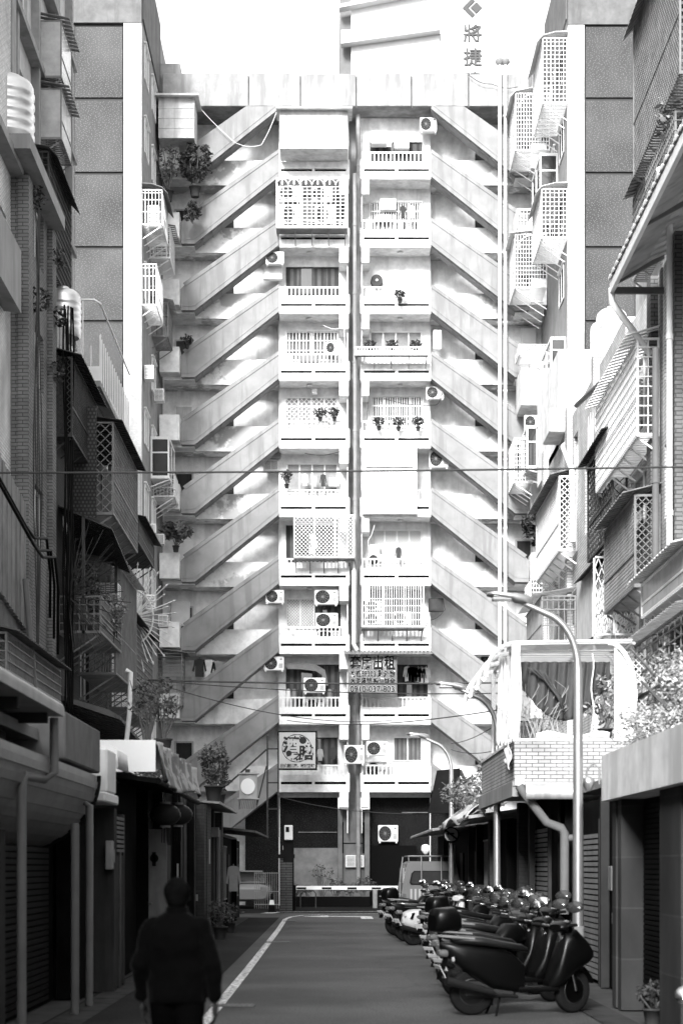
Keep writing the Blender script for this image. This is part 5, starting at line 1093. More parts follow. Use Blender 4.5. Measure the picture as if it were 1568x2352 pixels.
for i in range(46):
    a = q.uniform(-1, 1); base = (bx(1250) + q.uniform(-.35, .35), BY + .6 + q.uniform(-.2, .2), bz(1720)); p1 = (base[0] + a * .25, base[1], base[2] + q.uniform(.3, .6)); p2 = (p1[0] + q.uniform(-.35, .35), p1[1] + q.uniform(-.2, .2), p1[2] + q.uniform(.1, .5)); p3 = (p2[0] + q.uniform(-.2, .2), p2[1], p2[2] + q.uniform(.0, .25))
    b.tube([base, p1, p2, p3], [.012, .008, .006, .003], 4)
b.build('twigs', mat('dry_twig', .3), t)
plant('terrace_plant', 'leafy plant at the right end of the tiled parapet', bx(1400), BY + .5, bz(1700), (.4, .4, .5), 260, .06, 81, LEAFP, .25, trunk=.1)
tag(MB().tube([(bx(1362) + .02 * math.sin(i), BY + .1, bz(1500) - .12 * i) for i in range(13)], .012, 4).build('fairy_lights', WMET, org=(bx(1362), BY, bz(1650))), 'thin string of tiny lights hanging inside the glass canopy', 'string lights')
# ---------------------------------------------------------------- near right concrete canopy and tiled shop front
XC_ = 3.4; Y2 = YX(1381, XC_)
NC = thing('concrete_canopy', 'streaked concrete canopy jutting over the shop at the right edge', 'canopy', (XC_, 20, G(1841, Y2)))
b = MB().prism([(XC_, G(1841, Y2)), (XC_, G(1737, Y2)), (XC_ + .12, G(1737, Y2)), (XC_ + .12, G(1841, Y2) + .14), (XC_ + 2.6, G(1841, Y2) + .14), (XC_ + 2.6, G(1841, Y2))], 'y', 9, Y2); b.box(XC_ + .12, XC_ + 2.6, Y2 - .12, Y2 - .001, G(1841, Y2) + .14, G(1737, Y2))
b.build('fascia', mat('canopy_plaster', .7, kind='stain', v2=.45, sx=1.6), NC)
TS = thing('tiled_shop', 'dark near right shop with pale tiled pilasters under the concrete canopy', 'building', (XC_ + .35, 17, 0))
b = MB()
for y0, y1 in ((22.6, 22.9), (22.2, 22.45), (18.4, 19.6), (13, 15)): b.box(XC_ + .12, XC_ + .4, y0, y1, 0, G(1841, Y2))
b.build('pilaster', mat('pilaster_tile', .05, kind='brick', bw=2, bh=.62, v2=.06, ms=.012), TS)
MB().box(XC_ + .4, XC_ + .6, 9, 23.2, 0, G(1841, Y2)).build('wall', mat('shop_grey', .015, var=.3), TS)
b = MB()
for k in range(40): z = .1 + k * .06; b.box(XC_ + .37, XC_ + .4, 19.7, 22.1, z, z + .045)
b.build('shutter', DKPAINT, TS)
# lamp on the canopy
t = thing('wall_lamp', 'small spotlight on a hoop bracket at the canopy end', 'lamp', (XC_ - .1, Y2, 2.9)); MB().tube([(XC_ - .02, Y2 + .05, 2.78), (XC_ - .02, Y2 + .05, 2.98), (XC_ - .1, Y2 + .05, 3.05), (XC_ - .18, Y2 + .05, 2.95), (XC_ - .18, Y2 + .05, 2.86)], .014, 6).build('bracket', MMET, t)
MB().lathe([(.03, -.08), (.075, .0), (.08, .06), (.02, .1)], (XC_ - .16, Y2 + .05, 2.78), 14).build('lamp_head', STEEL, t)
# tree over the canopy
t = thing('flowering_tree', 'pale small-leaved tree spilling over the concrete canopy at the right edge', 'tree', (4.6, 22.5, 3)); q = random.Random(5); b = MB()
twigs(b, (4.9, 22.5, 2.9), [(4.9 + q.uniform(-1.3, .8), 22.5 + q.uniform(-1.2, 1.2), q.uniform(3.2, 4.5)) for _ in range(22)], .05, q); b.tube([(4.9, 22.5, 0), (4.9, 22.5, 2.95)], .07, 8); b.build('trunk', BARK, t)
b = MB(); leaves(b, (4.75, 22.6, 3.75), (1.25, 1.3, .95), 8000, .036, 51); leaves(b, (3.9, 22.4, 3.4), (.55, .7, .4), 500, .035, 52); leaves(b, (5.3, 21.5, 4.2), (.8, 1.3, .6), 1800, .036, 53); b.build('crown', mat('silver_leaf', .3, rough=.5, rnd=1, bump=0), t)
# ================================================================ right shops along the lane
def shop(name, label, X, sgn, Y0, Y1, h, wm, parts, cat='shop', eave=None):
    t = thing(name, label, cat, (X, (Y0 + Y1) / 2, 0)); MB().box(X, X - .3 * sgn, Y0, Y1, 0, h).build('wall', wm, t)
    for i, (kind, a, c) in enumerate(parts):
        b = MB()
        if kind == 'shutter':
            for k in range(int((h - .5) / .085)): z = .05 + k * .085; b.box(X + .0, X + .035 * sgn, a, c, z, z + .06)
            b.build('roller_shutter', MMET, t); MB().box(X - .001, X + .06 * sgn, a - .1, a, 0, h - .3).box(X - .001, X + .06 * sgn, c, c + .1, 0, h - .3).build('shutter_rail', GREYP, t)
        if kind == 'door': MB().box(X, X + .05 * sgn, a, c, .05, 2.1).build('door', DKPAINT, t); MB().box(X + .05 * sgn, X + .1 * sgn, c - .12, c - .08, .95, 1.1).build('handle', MMET, t)
        if kind == 'paledoor': MB().box(X, X + .05 * sgn, a, c, .05, 2.15).build('door', GREYP, t)
        if kind == 'column': MB().box(X, X + .12 * sgn, a, c, 0, h).build('column', GREYP, t)
        if kind == 'post': MB().box(X, X + .16 * sgn, a, c, 0, h).build('post', DKPAINT, t)
        if kind == 'bars':
            n = int((c - a) / .12)
            for k in range(n): b.box(X + .03 * sgn, X + .055 * sgn, a + k * .12, a + k * .12 + .024, .8, 2.3)
            b.box(X + .02 * sgn, X + .06 * sgn, a, c, .76, .8).box(X + .02 * sgn, X + .06 * sgn, a, c, 2.3, 2.34); b.build('window_bars', MMET, t)
        if kind == 'brick': MB().box(X, X + .2 * sgn, a, c, 0, h).build('brick_pier', BRKD, t)
    if eave:
        d, z0, z1, m = eave; b = MB(); n = int((Y1 - Y0) / .3)
        for k in range(n):
            ya = Y0 + (Y1 - Y0) * k / n; yb = Y0 + (Y1 - Y0) * (k + 1) / n; dz = .02 if k % 2 else 0
            b.prism([(X - 2.2 * sgn, z1 + dz), (X - 2.2 * sgn, z1 - .05 + dz), (X + d * sgn, z0 - .05 + dz), (X + d * sgn, z0 + dz)], 'y', ya, yb)
        b.build('eave', m, t)
    return t
XRS = 3.75
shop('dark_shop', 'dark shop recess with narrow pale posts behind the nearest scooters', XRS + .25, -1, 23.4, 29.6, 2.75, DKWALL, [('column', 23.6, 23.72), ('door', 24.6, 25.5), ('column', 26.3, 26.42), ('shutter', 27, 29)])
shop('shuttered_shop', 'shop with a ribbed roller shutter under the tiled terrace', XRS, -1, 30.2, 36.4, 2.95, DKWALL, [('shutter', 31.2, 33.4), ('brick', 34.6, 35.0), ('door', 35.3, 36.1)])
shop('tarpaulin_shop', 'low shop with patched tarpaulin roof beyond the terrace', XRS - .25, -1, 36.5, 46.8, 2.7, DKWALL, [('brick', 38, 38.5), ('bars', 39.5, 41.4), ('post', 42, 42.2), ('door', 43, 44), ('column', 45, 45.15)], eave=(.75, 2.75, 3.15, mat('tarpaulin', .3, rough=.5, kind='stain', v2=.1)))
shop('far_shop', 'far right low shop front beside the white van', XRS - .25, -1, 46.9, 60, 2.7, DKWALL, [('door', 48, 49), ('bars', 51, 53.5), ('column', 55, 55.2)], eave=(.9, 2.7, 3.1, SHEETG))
pipe('drain_pipe', [(XRS - .7, 36.6, 2.85), (XRS - .72, 40, 2.8), (XRS - .7, 42.5, 2.7)], .05, PVCW, 'pale pipe along the edge of the tarpaulin roof', collars=False)
rows = [[(XRS - 1.05 + .5 * u + .05 * math.sin(v_ * 8), 36.8 + 9.5 * v_, 2.72 + .45 * u + .09 * math.sin(v_ * 17 + u * 4) * (1 - u)) for v_ in [j / 40 for j in range(41)]] for u in [i / 6 for i in range(7)]]
cloth('tarpaulin', 'crumpled pale tarpaulin thrown over the low right roof', mat('pale_tarp', .6, rough=.4, var=.2), rows, 'tarpaulin', None)
# black signboard and roof plants
t = thing('black_signboard', 'large black signboard seen edge-on with slanting steel stays, right of the lane end', 'sign', (F(1020, 50), 50, G(1870, 50)))
MB().prism([(F(983, 50), G(1868, 50)), (F(1004, 50), G(1770, 50)), (F(1056, 50), G(1765, 50)), (F(1058, 50), G(1868, 50))], 'y', 50, 50.25).build('board', DARK, t)
b = MB()
for k in range(4): b.bar((F(1058, 50), 50.1 + .3 * k, G(1768, 50)), (F(1083, 50), 50.1 + .3 * k, G(1820 - k * 6, 50)), .05)
b.box(F(1084, 50), F(1087, 50), 50.2, 50.25, G(1825, 50), G(1778, 50)); b.build('stay', DMET, t)
for i, (x, y, Y, r, n, m, l) in enumerate(((1075, 1850, 42, (.75, .9, .5), 1300, LEAF, 'bushy roof plants behind the third lamp post'), (1118, 1835, 39, (.7, .9, .45), 1100, LEAFP, 'paler bushy roof plants between the second and third lamp posts'), (1122, 1775, 38, (.3, .4, .3), 200, LEAF, 'broad-leaved sprig leaning over the lane by the second lamp post'))):
    plant('roof_plant', l, F(x, Y), Y, G(y, Y) - .2, r, n, .055, 90 + i, m, trunk=.05, group='plants on the right roofs')
for i, (x, Y, l) in enumerate(((3.15, 33, 'dark leafy potted plant behind the scooters, near the second lamp post'), (3.2, 37, 'dark potted shrub beyond the second lamp post'), (3.5, 19.9, 'low dark potted plant at the foot of the near right pilaster'))):
    plant('potted_plant', l, x, Y, 0, (.3, .35, .4) if i < 2 else (.2, .22, .16), 420, .05, 96 + i, LEAFD, .33 if i < 2 else .22, trunk=.12 if i < 2 else .03, group='plants beside the right shops')
# ================================================================ street lamps
def lamp_proto():
    t = thing('street_lamp', 'x', 'street lamp', group='street lamps'); H = 5.2; AX = .8
    MB().tube([(0, 0, 0), (0, 0, 1.0)], [.085, .08], 14).build('base', MMET, t)
    pts = [(0, 0, 1.0), (0, 0, H - 1.0)] + [(-.5 * (1 - math.cos(a)), 0, H - 1.0 + .72 * math.sin(a)) for a in [R(10 * k) for k in range(1, 8)]] + [(-.78, 0, H - .12)]
    MB().tube(pts, [.07, .055] + [.042] * 7 + [.03], 14).build('pole', STEEL, t)
    h = MB(); P = []
    for x, w, zt_, zb in ((-.72, .05, .05, -.05), (-.82, .09, .07, -.06), (-.98, .1, .07, -.06), (-1.02, .11, .06, -.04), (-1.3, .12, .05, -.03), (-1.42, .08, .02, -.03)):
        dz = H - .14 + (x + .7) * -.12; x = x * AX
        P.append([(x, math.cos(a) * w, dz + (zt_ + zb) / 2 + math.sin(a) * (zt_ - zb) / 2) for a in [2 * math.pi * k / 12 for k in range(12)]])
    v = [p for r in P for p in r]; f = [(i * 12 + k, i * 12 + (k + 1) % 12, (i + 1) * 12 + (k + 1) % 12, (i + 1) * 12 + k) for i in range(5) for k in range(12)] + [tuple(range(12)), tuple(range(60, 72))]
    h.add(v, f, True); hd = h.build('lamp_head', STEEL, t)
    MB().box(-1.07, -.83, -.085, .085, H - .14, H - .095, .01).build('lens', mat('lamp_lens', .35, rough=.2, metal=.3), hd)
    return t
LP = lamp_proto(); LP.location = (3.08, YX(1327, 3.08), 0); LP['label'] = 'nearest street lamp, rising in front of the tiled terrace'
copy_thing(LP, (3.08, YX(1141, 3.08), 0), 0, 'second street lamp, left of the tiled terrace corner'); copy_thing(LP, (3.08, YX(1036, 3.08), 0), 0, 'farthest street lamp, beside the black signboard')
# ================================================================ overhead cables
def wire(label, a, c, sag=.15, r=.012, group='overhead cables'):
    a, c = Vector(a), Vector(c); pts = [a.lerp(c, i / 24) - Vector((0, 0, sag * (1 - (2 * i / 24 - 1) ** 2))) for i in range(25)]
    tag(MB().tube(pts, r, 6).build('overhead_cable', DMET, org=pts[12]), label, 'cable', group)
def wpt(x, y, Y): return (F(x, Y), Y, G(y, Y))
wire('single taut cable crossing the whole view halfway up', wpt(-200, 1086, 26), wpt(1760, 1069, 26), .03, .014)
wire('thick cable just above the phone number of the rental sign', wpt(340, 1562, 40), wpt(1180, 1568, 40), .05, .018)
wire('thin cable just below the phone number of the rental sign', wpt(340, 1562, 40.3), wpt(1180, 1592, 40.3), .12)
wire('slanting cable from the left houses down across the lowest balconies', wpt(330, 1560, 40), wpt(900, 1655, 60), .35)
wire('slanting cable rising right from the shaft to the second lamp', wpt(660, 1655, 60), wpt(1150, 1630, 34), .2)
wire('lowest sagging cable under the lowest stair flights', wpt(640, 1830, 70), wpt(945, 1870, 52), .15)
wire('thin cable leaving the third lamp towards the terrace', wpt(1036, 1708, 47), wpt(1160, 1650, 33), .1, .008)
wire('second thin cable from the third lamp towards the terrace', wpt(1036, 1722, 47), wpt(1160, 1718, 33), .1, .008)

Yn = 21.6
tag(MB().box(XC_ + .36, XC_ + .37, 20.2, 20.55, 1.3, 1.62).build('paper_notice', mat('paper', .3), org=(XC_ + .36, 20.4, 1.3)), 'pale paper notice pinned on the dark shutter at the near right shop', 'notice')
tag(MB().box(XRS + .2, XRS + .25, 25.8, 26.1, 1.4, 1.75, .01).build('letter_box', MMET, org=(XRS + .2, 26, 1.4)), 'small grey letter box on the dark shop recess', 'letter box')
tag(MB().box(XRS - .06, XRS, 33.7, 34.1, 1.5, 2.1, .01).build('meter_box', MMET, org=(XRS, 34, 1.5)), 'grey electric meter between the roller shutter and the brick pier', 'meter box')
for i, (x, y, z) in enumerate(((-5.6, 34.5, 8.1), (-5.55, 34.7, 7.9), (-5.5, 34.9, 7.8))):
    P = [(x - .2, y - 3, z + .5), (x, y - 1, z - .1), (x, y, z - .15), (x + .05, y + 1.2, z + .05), (x, y + 2, z - .5), (x - .1, y + 2.6, z - 1.3 - i * .2)]
    tag(MB().tube(P, .03, 6).build('cable', DKPAINT, org=P[-1]), ['upper', 'middle', 'lower'][i] + ' thick black cable looping below the weathered sheet enclosure, far left', 'cable', 'looping cables at the far left')
# ================================================================ left shops along the lane
XS = -3.15
AW = mat('awning_cream', .34, rough=.5, kind='stain', v2=.24)
t = thing('cream_canopy', 'smooth round-edged cream canopy roof at the left edge, nearest the viewer', 'canopy', (-3.6, 15, 3.3)); ye_ = YX(148, -2.85); zt_ = G(1610, ye_)
P = [(-5.2, zt_), (-2.95, zt_)] + [(-2.95 + .1 * math.sin(R(a)), zt_ - .1 + .1 * math.cos(R(a))) for a in (20, 45, 70, 90)] + [(-2.85, zt_ - .17), (-5.2, zt_ - .17)]
MB().prism(P, 'y', 8, ye_, False).build('roof_slab', AW, t)
b = MB()
for k in range(6): y_ = 10 + k * 1.8; b.box(-3.7, -2.95, y_, y_ + .08, zt_ - .28, zt_ - .171)
b.build('beam', GREYP, t)
pipe('drain_pipe', [(-2.93, ye_ - .2, zt_ - .2), (-2.93, ye_ - .2, zt_ - .78), (-3.02, ye_ - .35, zt_ - .86), (-3.02, ye_ - 1.6, zt_ - .88), (-3.02, ye_ - 1.7, zt_ - 1.0), (-3.02, ye_ - 1.7, 0)], .048, PVC, 'pale drain pipe stepping down from the cream canopy, leftmost of the left pipes', collars=False)
t = thing('concrete_parapet', 'weathered concrete box parapet above the curved ribbed awning, left', 'parapet', (-3.3, 21.8, 2.9)); y0 = YX(150, -2.95); y1 = YX(230, -2.95)
MB().box(-2.95, -4.6, y0, y1, G(1745, y0), G(1633, y0), .02).build('parapet_wall', mat('parapet_concrete', .17, kind='stain', v2=.08, sx=2), t)
t = thing('curved_awning', 'curved ribbed metal awning under the concrete box parapet', 'awning', (-3.3, 20, 2)); b = MB()
prof = [(-3.0 + .02 * i - .0, 2.9) for i in range(0)]; C = []
for i in range(13):
    u = i / 12; C.append((-2.98 - .7 * u ** 2.2, 2.9 - .9 * (1 - (1 - u) ** 1.15)))
for i in range(12):
    o = .022 if i % 2 else 0
    b.prism([(C[i][0] + o, C[i][1]), (C[i + 1][0] + o, C[i + 1][1]), (C[i + 1][0] - .03, C[i + 1][1]), (C[i][0] - .03, C[i][1])], 'y', 15.5, y1 - .15)
b.build('awning_sheet', mat('awning_metal', .22, rough=.4, metal=.3), t); e = MB()
for i in range(12): e.bar((C[i][0] + .03, y1 - .12, C[i][1]), (C[i + 1][0] + .03, y1 - .12, C[i + 1][1]), .05)
e.build('edge_trim', DARK, t)
S1 = thing('shuttered_shop', 'dark roller-shuttered shop at the left edge under the cream canopy', 'shop', (-3.6, 16, 0))
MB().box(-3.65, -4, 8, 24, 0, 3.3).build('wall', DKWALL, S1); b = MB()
for k in range(30): z = .05 + k * .075; b.box(-3.65, -3.61, 12, 18.6, z, z + .055); 
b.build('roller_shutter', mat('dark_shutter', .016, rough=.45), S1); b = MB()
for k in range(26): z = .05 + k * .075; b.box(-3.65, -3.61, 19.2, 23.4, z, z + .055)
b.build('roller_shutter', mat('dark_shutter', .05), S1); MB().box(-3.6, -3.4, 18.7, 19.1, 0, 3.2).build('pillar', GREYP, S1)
pipe('drain_pipe', [(-3.0, YX(172, -3.0), 2.25), (-3.0, YX(172, -3.0), 0)], .05, PVC, 'second pale vertical pipe from the left, below the curved awning', collars=False)
pipe('drain_pipe', [(-3.2, YX(200, -3.0), 2.6), (-3.0, YX(205, -3.0), 2.5), (-3.0, YX(205, -3.0), 0)], .05, PVC, 'third pale vertical pipe from the left, with a bent top', collars=False)
t = thing('eave_box', 'pale boxed gutter and downspout head between the parapet and the white sheet', 'gutter', (-3.1, 24.6, 2.9)); MB().box(-3.5, -2.95, 23.9, 25.4, G(1845, 24.4), G(1822, 24.4), .02).box(-3.4, -2.96, 24.2, 25.2, G(1822, 24.4) + .001, G(1720, 24.4), .03).build('gutter_box', PVCW, t)
MB().prism([(-3.5, G(1722, 24.8)), (-3.5, G(1706, 24.8)), (-3.06, G(1706, 24.8)), (-2.96, G(1718, 24.8)), (-2.94, G(1760, 24.8)), (-2.98, G(1760, 24.8)), (-3.0, G(1726, 24.8)), (-3.08, G(1722, 24.8))], 'y', 25.3, 26.6, True).build('hood', mat('white_sheet', .8, rough=.5, var=.05), t)
S2 = thing('louvred_shop', 'narrow left shop front with pale louvred shutter doors and long grey frames', 'shop', (-3.1, 26, 0))
MB().box(-3.3, -3.6, 24, 31, 0, 3.2).build('wall', DKWALL, S2); b = MB().box(-3.3, -3.0, 25.3, 25.6, 0, 2.55).box(-3.3, -3.02, 26.6, 26.8, 0, 2.5); b.build('door_post', GREYP, S2)
b = MB().box(-3.06, -3.02, 25.65, 26.55, .05, 1.9); b.build('door_panel', GREYP, S2); b = MB()
for k in range(8): z = 1.95 + k * .065; b.box(-3.05, -3.0, 25.66, 26.08, z, z + .04).box(-3.05, -3.0, 26.12, 26.55, z, z + .04)
b.build('louvre', mat('louvre_pale', .14), S2); MB().box(-3.04, -3.0, 26.0, 26.2, .0, 1.95).build('door_rail', DMET, S2)
# white sheet box with tarpaulin skirt
y0, y1 = 27.4, 35.0; zt_, zb = G(1700, y0), G(1773, y0); zt_box = zt_
t = thing('white_roof_box', 'bright white sheet box on the shop roof above the lanterns', 'roof box', (-2.9, 30, zb))
MB().box(-3.5, F(357, y0), y0, y0 + .03, zb, zt_).box(-3.5, F(357, y0) - .02, y0 + .03, y1, zt_ - .04, zt_ - .0).build('white_sheet', mat('white_sheet', .8), t)
b = MB()
for k in range(16): yy = y0 - .45 + k * .28; b.prism([(-3.5, zb + .0), (-3.5, zb - .06), (-2.55, zb - .2), (-2.55, zb - .12)], 'y', yy, yy + .24)
b.tube([(-2.55, y0 - .4, zb - .16), (-2.55, y1, zb - .2)], .05, 8); b.build('tiled_eave', DKPAINT, t)
rows = [[(-2.6 + .05 * math.sin(v_ * 34 + u * 2) + .12 * u * u, y0 + .05 + (y1 - y0) * v_, zt_ - .02 - (zt_ - zb + .12) * u - .08 * math.sin(v_ * 6) * u) for v_ in [j / 80 for j in range(81)]] for u in [i / 10 for i in range(11)]]
cloth('tarpaulin', 'striped printed tarpaulin skirt hanging along the lane below the roof plants', mat('printed_tarp', .3, rough=.45, kind='patch', v2=.06, ps=2.2, lo=.48, hi=.52), rows, 'tarpaulin', None)
# lanterns
def lantern(x, y, Y, label):
    X, Z = F(x, Y), G(y, Y); t = thing('paper_lantern', label, 'lantern', (X, Y, Z), 'hanging lanterns'); prof = []
    for i in range(21):
        a = -math.pi / 2 + math.pi * i / 20; prof.append((.25 * math.cos(a) + .012 * (i % 2) + .001, Z + .185 * math.sin(a)))
    MB().lathe(prof, (X, Y, 0), 28).build('lantern_body', mat('lantern_red', .02, rough=.3), t)
    MB().lathe([(.09, Z + .17), (.09, Z + .21)], (X, Y, 0), 16).lathe([(.09, Z - .21), (.09, Z - .17)], (X, Y, 0), 16).tube([(X, Y, Z + .2), (X, Y, Z + .5)], .008, 5).build('cap', MMET, t)
    b = MB()
    for k in range(22): a = k * .9; b.tube([(X + .05 * math.cos(a), Y + .05 * math.sin(a), Z - .2), (X + .06 * math.cos(a), Y + .06 * math.sin(a), Z - .46)], .005, 4)
    b.build('tassel', DKPAINT, t)
lantern(379, 1872, 30, 'front one of the two fat dark lanterns hanging under the eave'); lantern(408, 1872, 31.4, 'rear one of the two fat dark lanterns, half hidden by the front one')
Y = 31.6; t = thing('open_door', 'pale open door leaf with lever handle and a dark oval plaque', 'door', (F(355, Y), Y, 0)); MB().box(F(331, Y), F(383, Y), Y, Y + .05, .05, G(1905, Y)).build('door_leaf', mat('pale_door', .16, kind='stain', v2=.11), t)
MB().tube([(F(340, Y), Y - .02, G(2076, Y)), (F(340, Y), Y - .07, G(2076, Y)), (F(350, Y), Y - .08, G(2075, Y))], .012, 6).build('handle', STEEL, t); MB().lathe([(.07, Y - .02), (.075, Y)], (F(354, Y), 0, G(1972, Y)), 12, 'y').box(F(350, Y), F(358, Y), Y - .02, Y, G(1990, Y), G(1958, Y)).build('plaque', DARK, t)
MB().box(F(334, Y), F(340, Y), Y - .012, Y, G(2055, Y), G(1935, Y)).build('strip', DKPAINT, t)
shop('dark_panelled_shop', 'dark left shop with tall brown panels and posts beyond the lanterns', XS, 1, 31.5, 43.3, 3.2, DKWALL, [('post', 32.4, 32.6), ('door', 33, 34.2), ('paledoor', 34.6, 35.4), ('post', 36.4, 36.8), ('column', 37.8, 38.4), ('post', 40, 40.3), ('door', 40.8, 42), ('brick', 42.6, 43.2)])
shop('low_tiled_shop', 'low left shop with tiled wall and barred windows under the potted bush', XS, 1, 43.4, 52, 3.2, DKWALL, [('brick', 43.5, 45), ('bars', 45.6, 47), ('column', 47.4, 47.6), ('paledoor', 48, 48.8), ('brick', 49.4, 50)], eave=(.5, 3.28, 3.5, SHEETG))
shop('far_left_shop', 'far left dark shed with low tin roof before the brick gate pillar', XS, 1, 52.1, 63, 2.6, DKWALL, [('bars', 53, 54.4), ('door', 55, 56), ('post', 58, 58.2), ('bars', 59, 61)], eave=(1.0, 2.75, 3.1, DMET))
pipe('drain_pipe', [(XS + .2, 47.9, 2.7), (XS + .2, 47.9, 0)], .06, PVC, 'pale pipe running down beside the low tiled left shop', collars=True)
for i, (x, y, l) in enumerate(((545, 2048, 'pale long-sleeved shirt hanging outside the far left shop'),)): pass
Y = 52.; X = F(536, Y); shirt('pale long-sleeved shirt hanging outside the far left shop', 536, 2048, Y, .3, .68, mat('shirt_cloth', .3, rough=.9), None)
for i, (x, y, Y, r, n, m, pot, l, tr) in enumerate(((490, 1828, 43.6, (.42, .5, .55), 1500, LEAF, .42, 'dense round bush in a pot on the low left roof', .15), (520, 1835, 46, (.35, .4, .35), 500, LEAFD, .3, 'small dark plant right of the dense potted bush', .1), (425, 1760, 36, (.5, .8, .3), 700, LEAF, .0, 'row of leafy shoots above the striped tarpaulin', .05), (375, 1712, 31, (.3, .6, .45), 300, LEAFD, .3, 'tall thin-leaved plant at the near end of the striped tarpaulin', .3), (336, 1690, 33, (.42, .5, .5), 260, LEAFD, .3, 'sprawling plant above the white sheet box', .4), (505, 2130, 43.5, (.35, .5, .35), 450, LEAFD, .35, 'low dark shrub on the left pavement beyond the walking person', .05), (528, 2118, 48, (.4, .6, .3), 300, LEAFD, .3, 'second low dark shrub on the left pavement, farther off', .05))):
    plant('roof_plant' if i < 5 else 'pavement_plant', l, (F(x, Y), -2.8, -3.45, F(x, Y), F(x, Y), F(x, Y), F(x, Y))[i], Y, (3.29, 3.29, 3.27, zt_box, zt_box, 0, 0)[i], r, n, .05, 120 + i, m, pot or None, trunk=tr, group='plants along the left shops')
# drum sign on its frame
Y = 62.; t = thing('drum_sign', 'pale drum-shaped shop sign with a white oval plate on a wire stand', 'sign', (F(570, Y), Y, G(1850, Y))); X = F(570, Y); z0, z1 = G(1834, Y), G(1776, Y)
MB().lathe([(.3, z0), (.3, z1 - .06)], (X, Y, 0), 28).lathe([(.37, z0 - .04), (.37, z0)], (X, Y, 0), 28).lathe([(.37, z1 - .05), (.37, z1)], (X, Y, 0), 28).build('drum', mat('drum_grey', .38, var=.08), t)
MB().prism([(X + .0 + .24 * math.cos(2 * math.pi * k / 28), (z0 + z1) / 2 - .04 + .27 * math.sin(2 * math.pi * k / 28)) for k in range(28)], 'y', Y - .36, Y - .3).build('oval_plate', mat('plate_white', .85, var=0), t)
MB().box(X - .1, X + .06, Y - .1, Y + .1, z1, z1 + .12).build('cap', DMET, t); b = MB()
for k in (-.3, .3):
    b.bar((X + k, Y, z0 - .05), (X + k, Y, z0 - .38), .03)
for k in range(10): b.bar((X - .3 + k * .06, Y - .01, z0 - .36), (X - .25 + k * .06, Y - .01, z0 - .05), .012)
b.build('wire_stand', DMET, t)
b = MB()
for x in (612, 637): b.box(F(x, 66), F(x, 66) + .06, 66, 66.06, 2.8, G(1690, 66))
for y in (1722, 1800, 1860): b.box(F(612, 66), F(640, 66), 66, 66.04, G(y, 66), G(y, 66) + .05)
b.bar((F(520, 66), 66, G(1805, 66)), (F(612, 66), 66, G(1722, 66)), .06); b.bar((F(590, 66), 66, G(1850, 66)), (F(612, 66), 66, G(1760, 66)), .05)
tag(b.build('steel_frame', DMET, org=(F(625, 66), 66, 2.8)), 'dark steel frame with slanting stay carrying the restaurant sign', 'frame')
Y = 67; t = thing('meter_box', 'small white electric meter box below the steel frame', 'meter box', (F(663, Y), Y, G(1932, Y))); MB().box(F(653, Y), F(672, Y), Y, Y + .15, G(1930, Y), G(1896, Y), .02).build('box_case', PVCW, t); MB().box(F(656, Y), F(664, Y), Y - .01, Y, G(1912, Y), G(1900, Y)).build('meter_window', DARK, t)
tag(MB().box(F(650, 67.2), F(674, 67.2), 67.2, 67.35, 1.9, G(1870, 67)).build('post', DARK, org=(F(662, 67), 67, 1.9)), None); COL.objects[-1].name = 'meter_backing'; tag(COL.objects[-1], 'dark board holding the small white electric meter box', 'board')
# ================================================================ gate, barrier, fence, cars
Y = 71.5; t = thing('gate_pillar', 'brick gate pillar at the left of the courtyard entrance', 'pillar', (F(657, Y), Y, 0)); MB().box(F(642, Y), F(671, Y), Y, Y + .5, .0, G(1972, Y)).build('shaft', mat('pillar_tile', .1, kind='brick', bw=.5, bh=.1, v2=.03, ms=.014), t); MB().box(F(640, Y) - .05, F(676, Y), Y - .05, Y + .55, G(1972, Y), G(1963, Y)).build('cap', DARK, t)
def globe(x, y, Y, label, r=.17):
    X, Z = F(x, Y), G(y, Y); t = thing('globe_lamp', label, 'lamp', (X, Y, Z - .25), 'globe lamps at the gate'); prof = [(.06, Z - .22), (r * .75, Z - r * .8), (r, Z - r * .4), (r, Z + r * .4), (r * .75, Z + r * .85), (.04, Z + r)]
    v = MB(); v.lathe(prof, (X, Y, 0), 8); v.sm = [False] * len(v.sm); v.build('shade', mat('globe_white', .8, rough=.3, var=0), t); MB().lathe([(.05, Z - .32), (.07, Z - .2)], (X, Y, 0), 10).build('neck', DMET, t)
globe(659, 1948, 71.7, 'faceted white globe lamp on the brick gate pillar'); globe(977, 1950, 72, 'faceted white globe lamp right of the entrance, above the van')
tag(MB().box(F(970, 72), F(985, 72), 72, 72.4, 0, G(1962, 72)).build('gate_pillar', DARK, org=(F(977, 72), 72, 0)), 'dark gate pillar on the right of the entrance, mostly behind the van', 'pillar')
Y = 72.; t = thing('barrier_gate', 'lowered striped barrier arm across the courtyard entrance', 'barrier', (F(680, Y), Y, 0)); Z = G(2040, Y); x0, x1 = F(680, Y), F(945, Y)
MB().box(x0, x1, Y, Y + .05, Z - .075, Z + .075).build('arm', mat('arm_white', .85, var=.05), t); b = MB()
for a, c in ((681, 703), (739, 761), (797, 819), (853, 875)): b.box(F(a, Y), F(c, Y), Y - .006, Y - .001, Z - .06, Z + .02)
b.build('arm_stripes', DARK, t); MB().box(x0 - .35, x0 - .02, Y - .1, Y + .25, 0, 1.0, .03).build('motor_box', DKPAINT, t)
tag(MB().lathe([(.1, 0), (.1, .85), (.08, .88)], (F(861, 76), 76, 0), 16).build('bollard', GREYW, org=(F(861, 76), 76, 0)), 'pale round bollard behind the barrier arm', 'bollard')
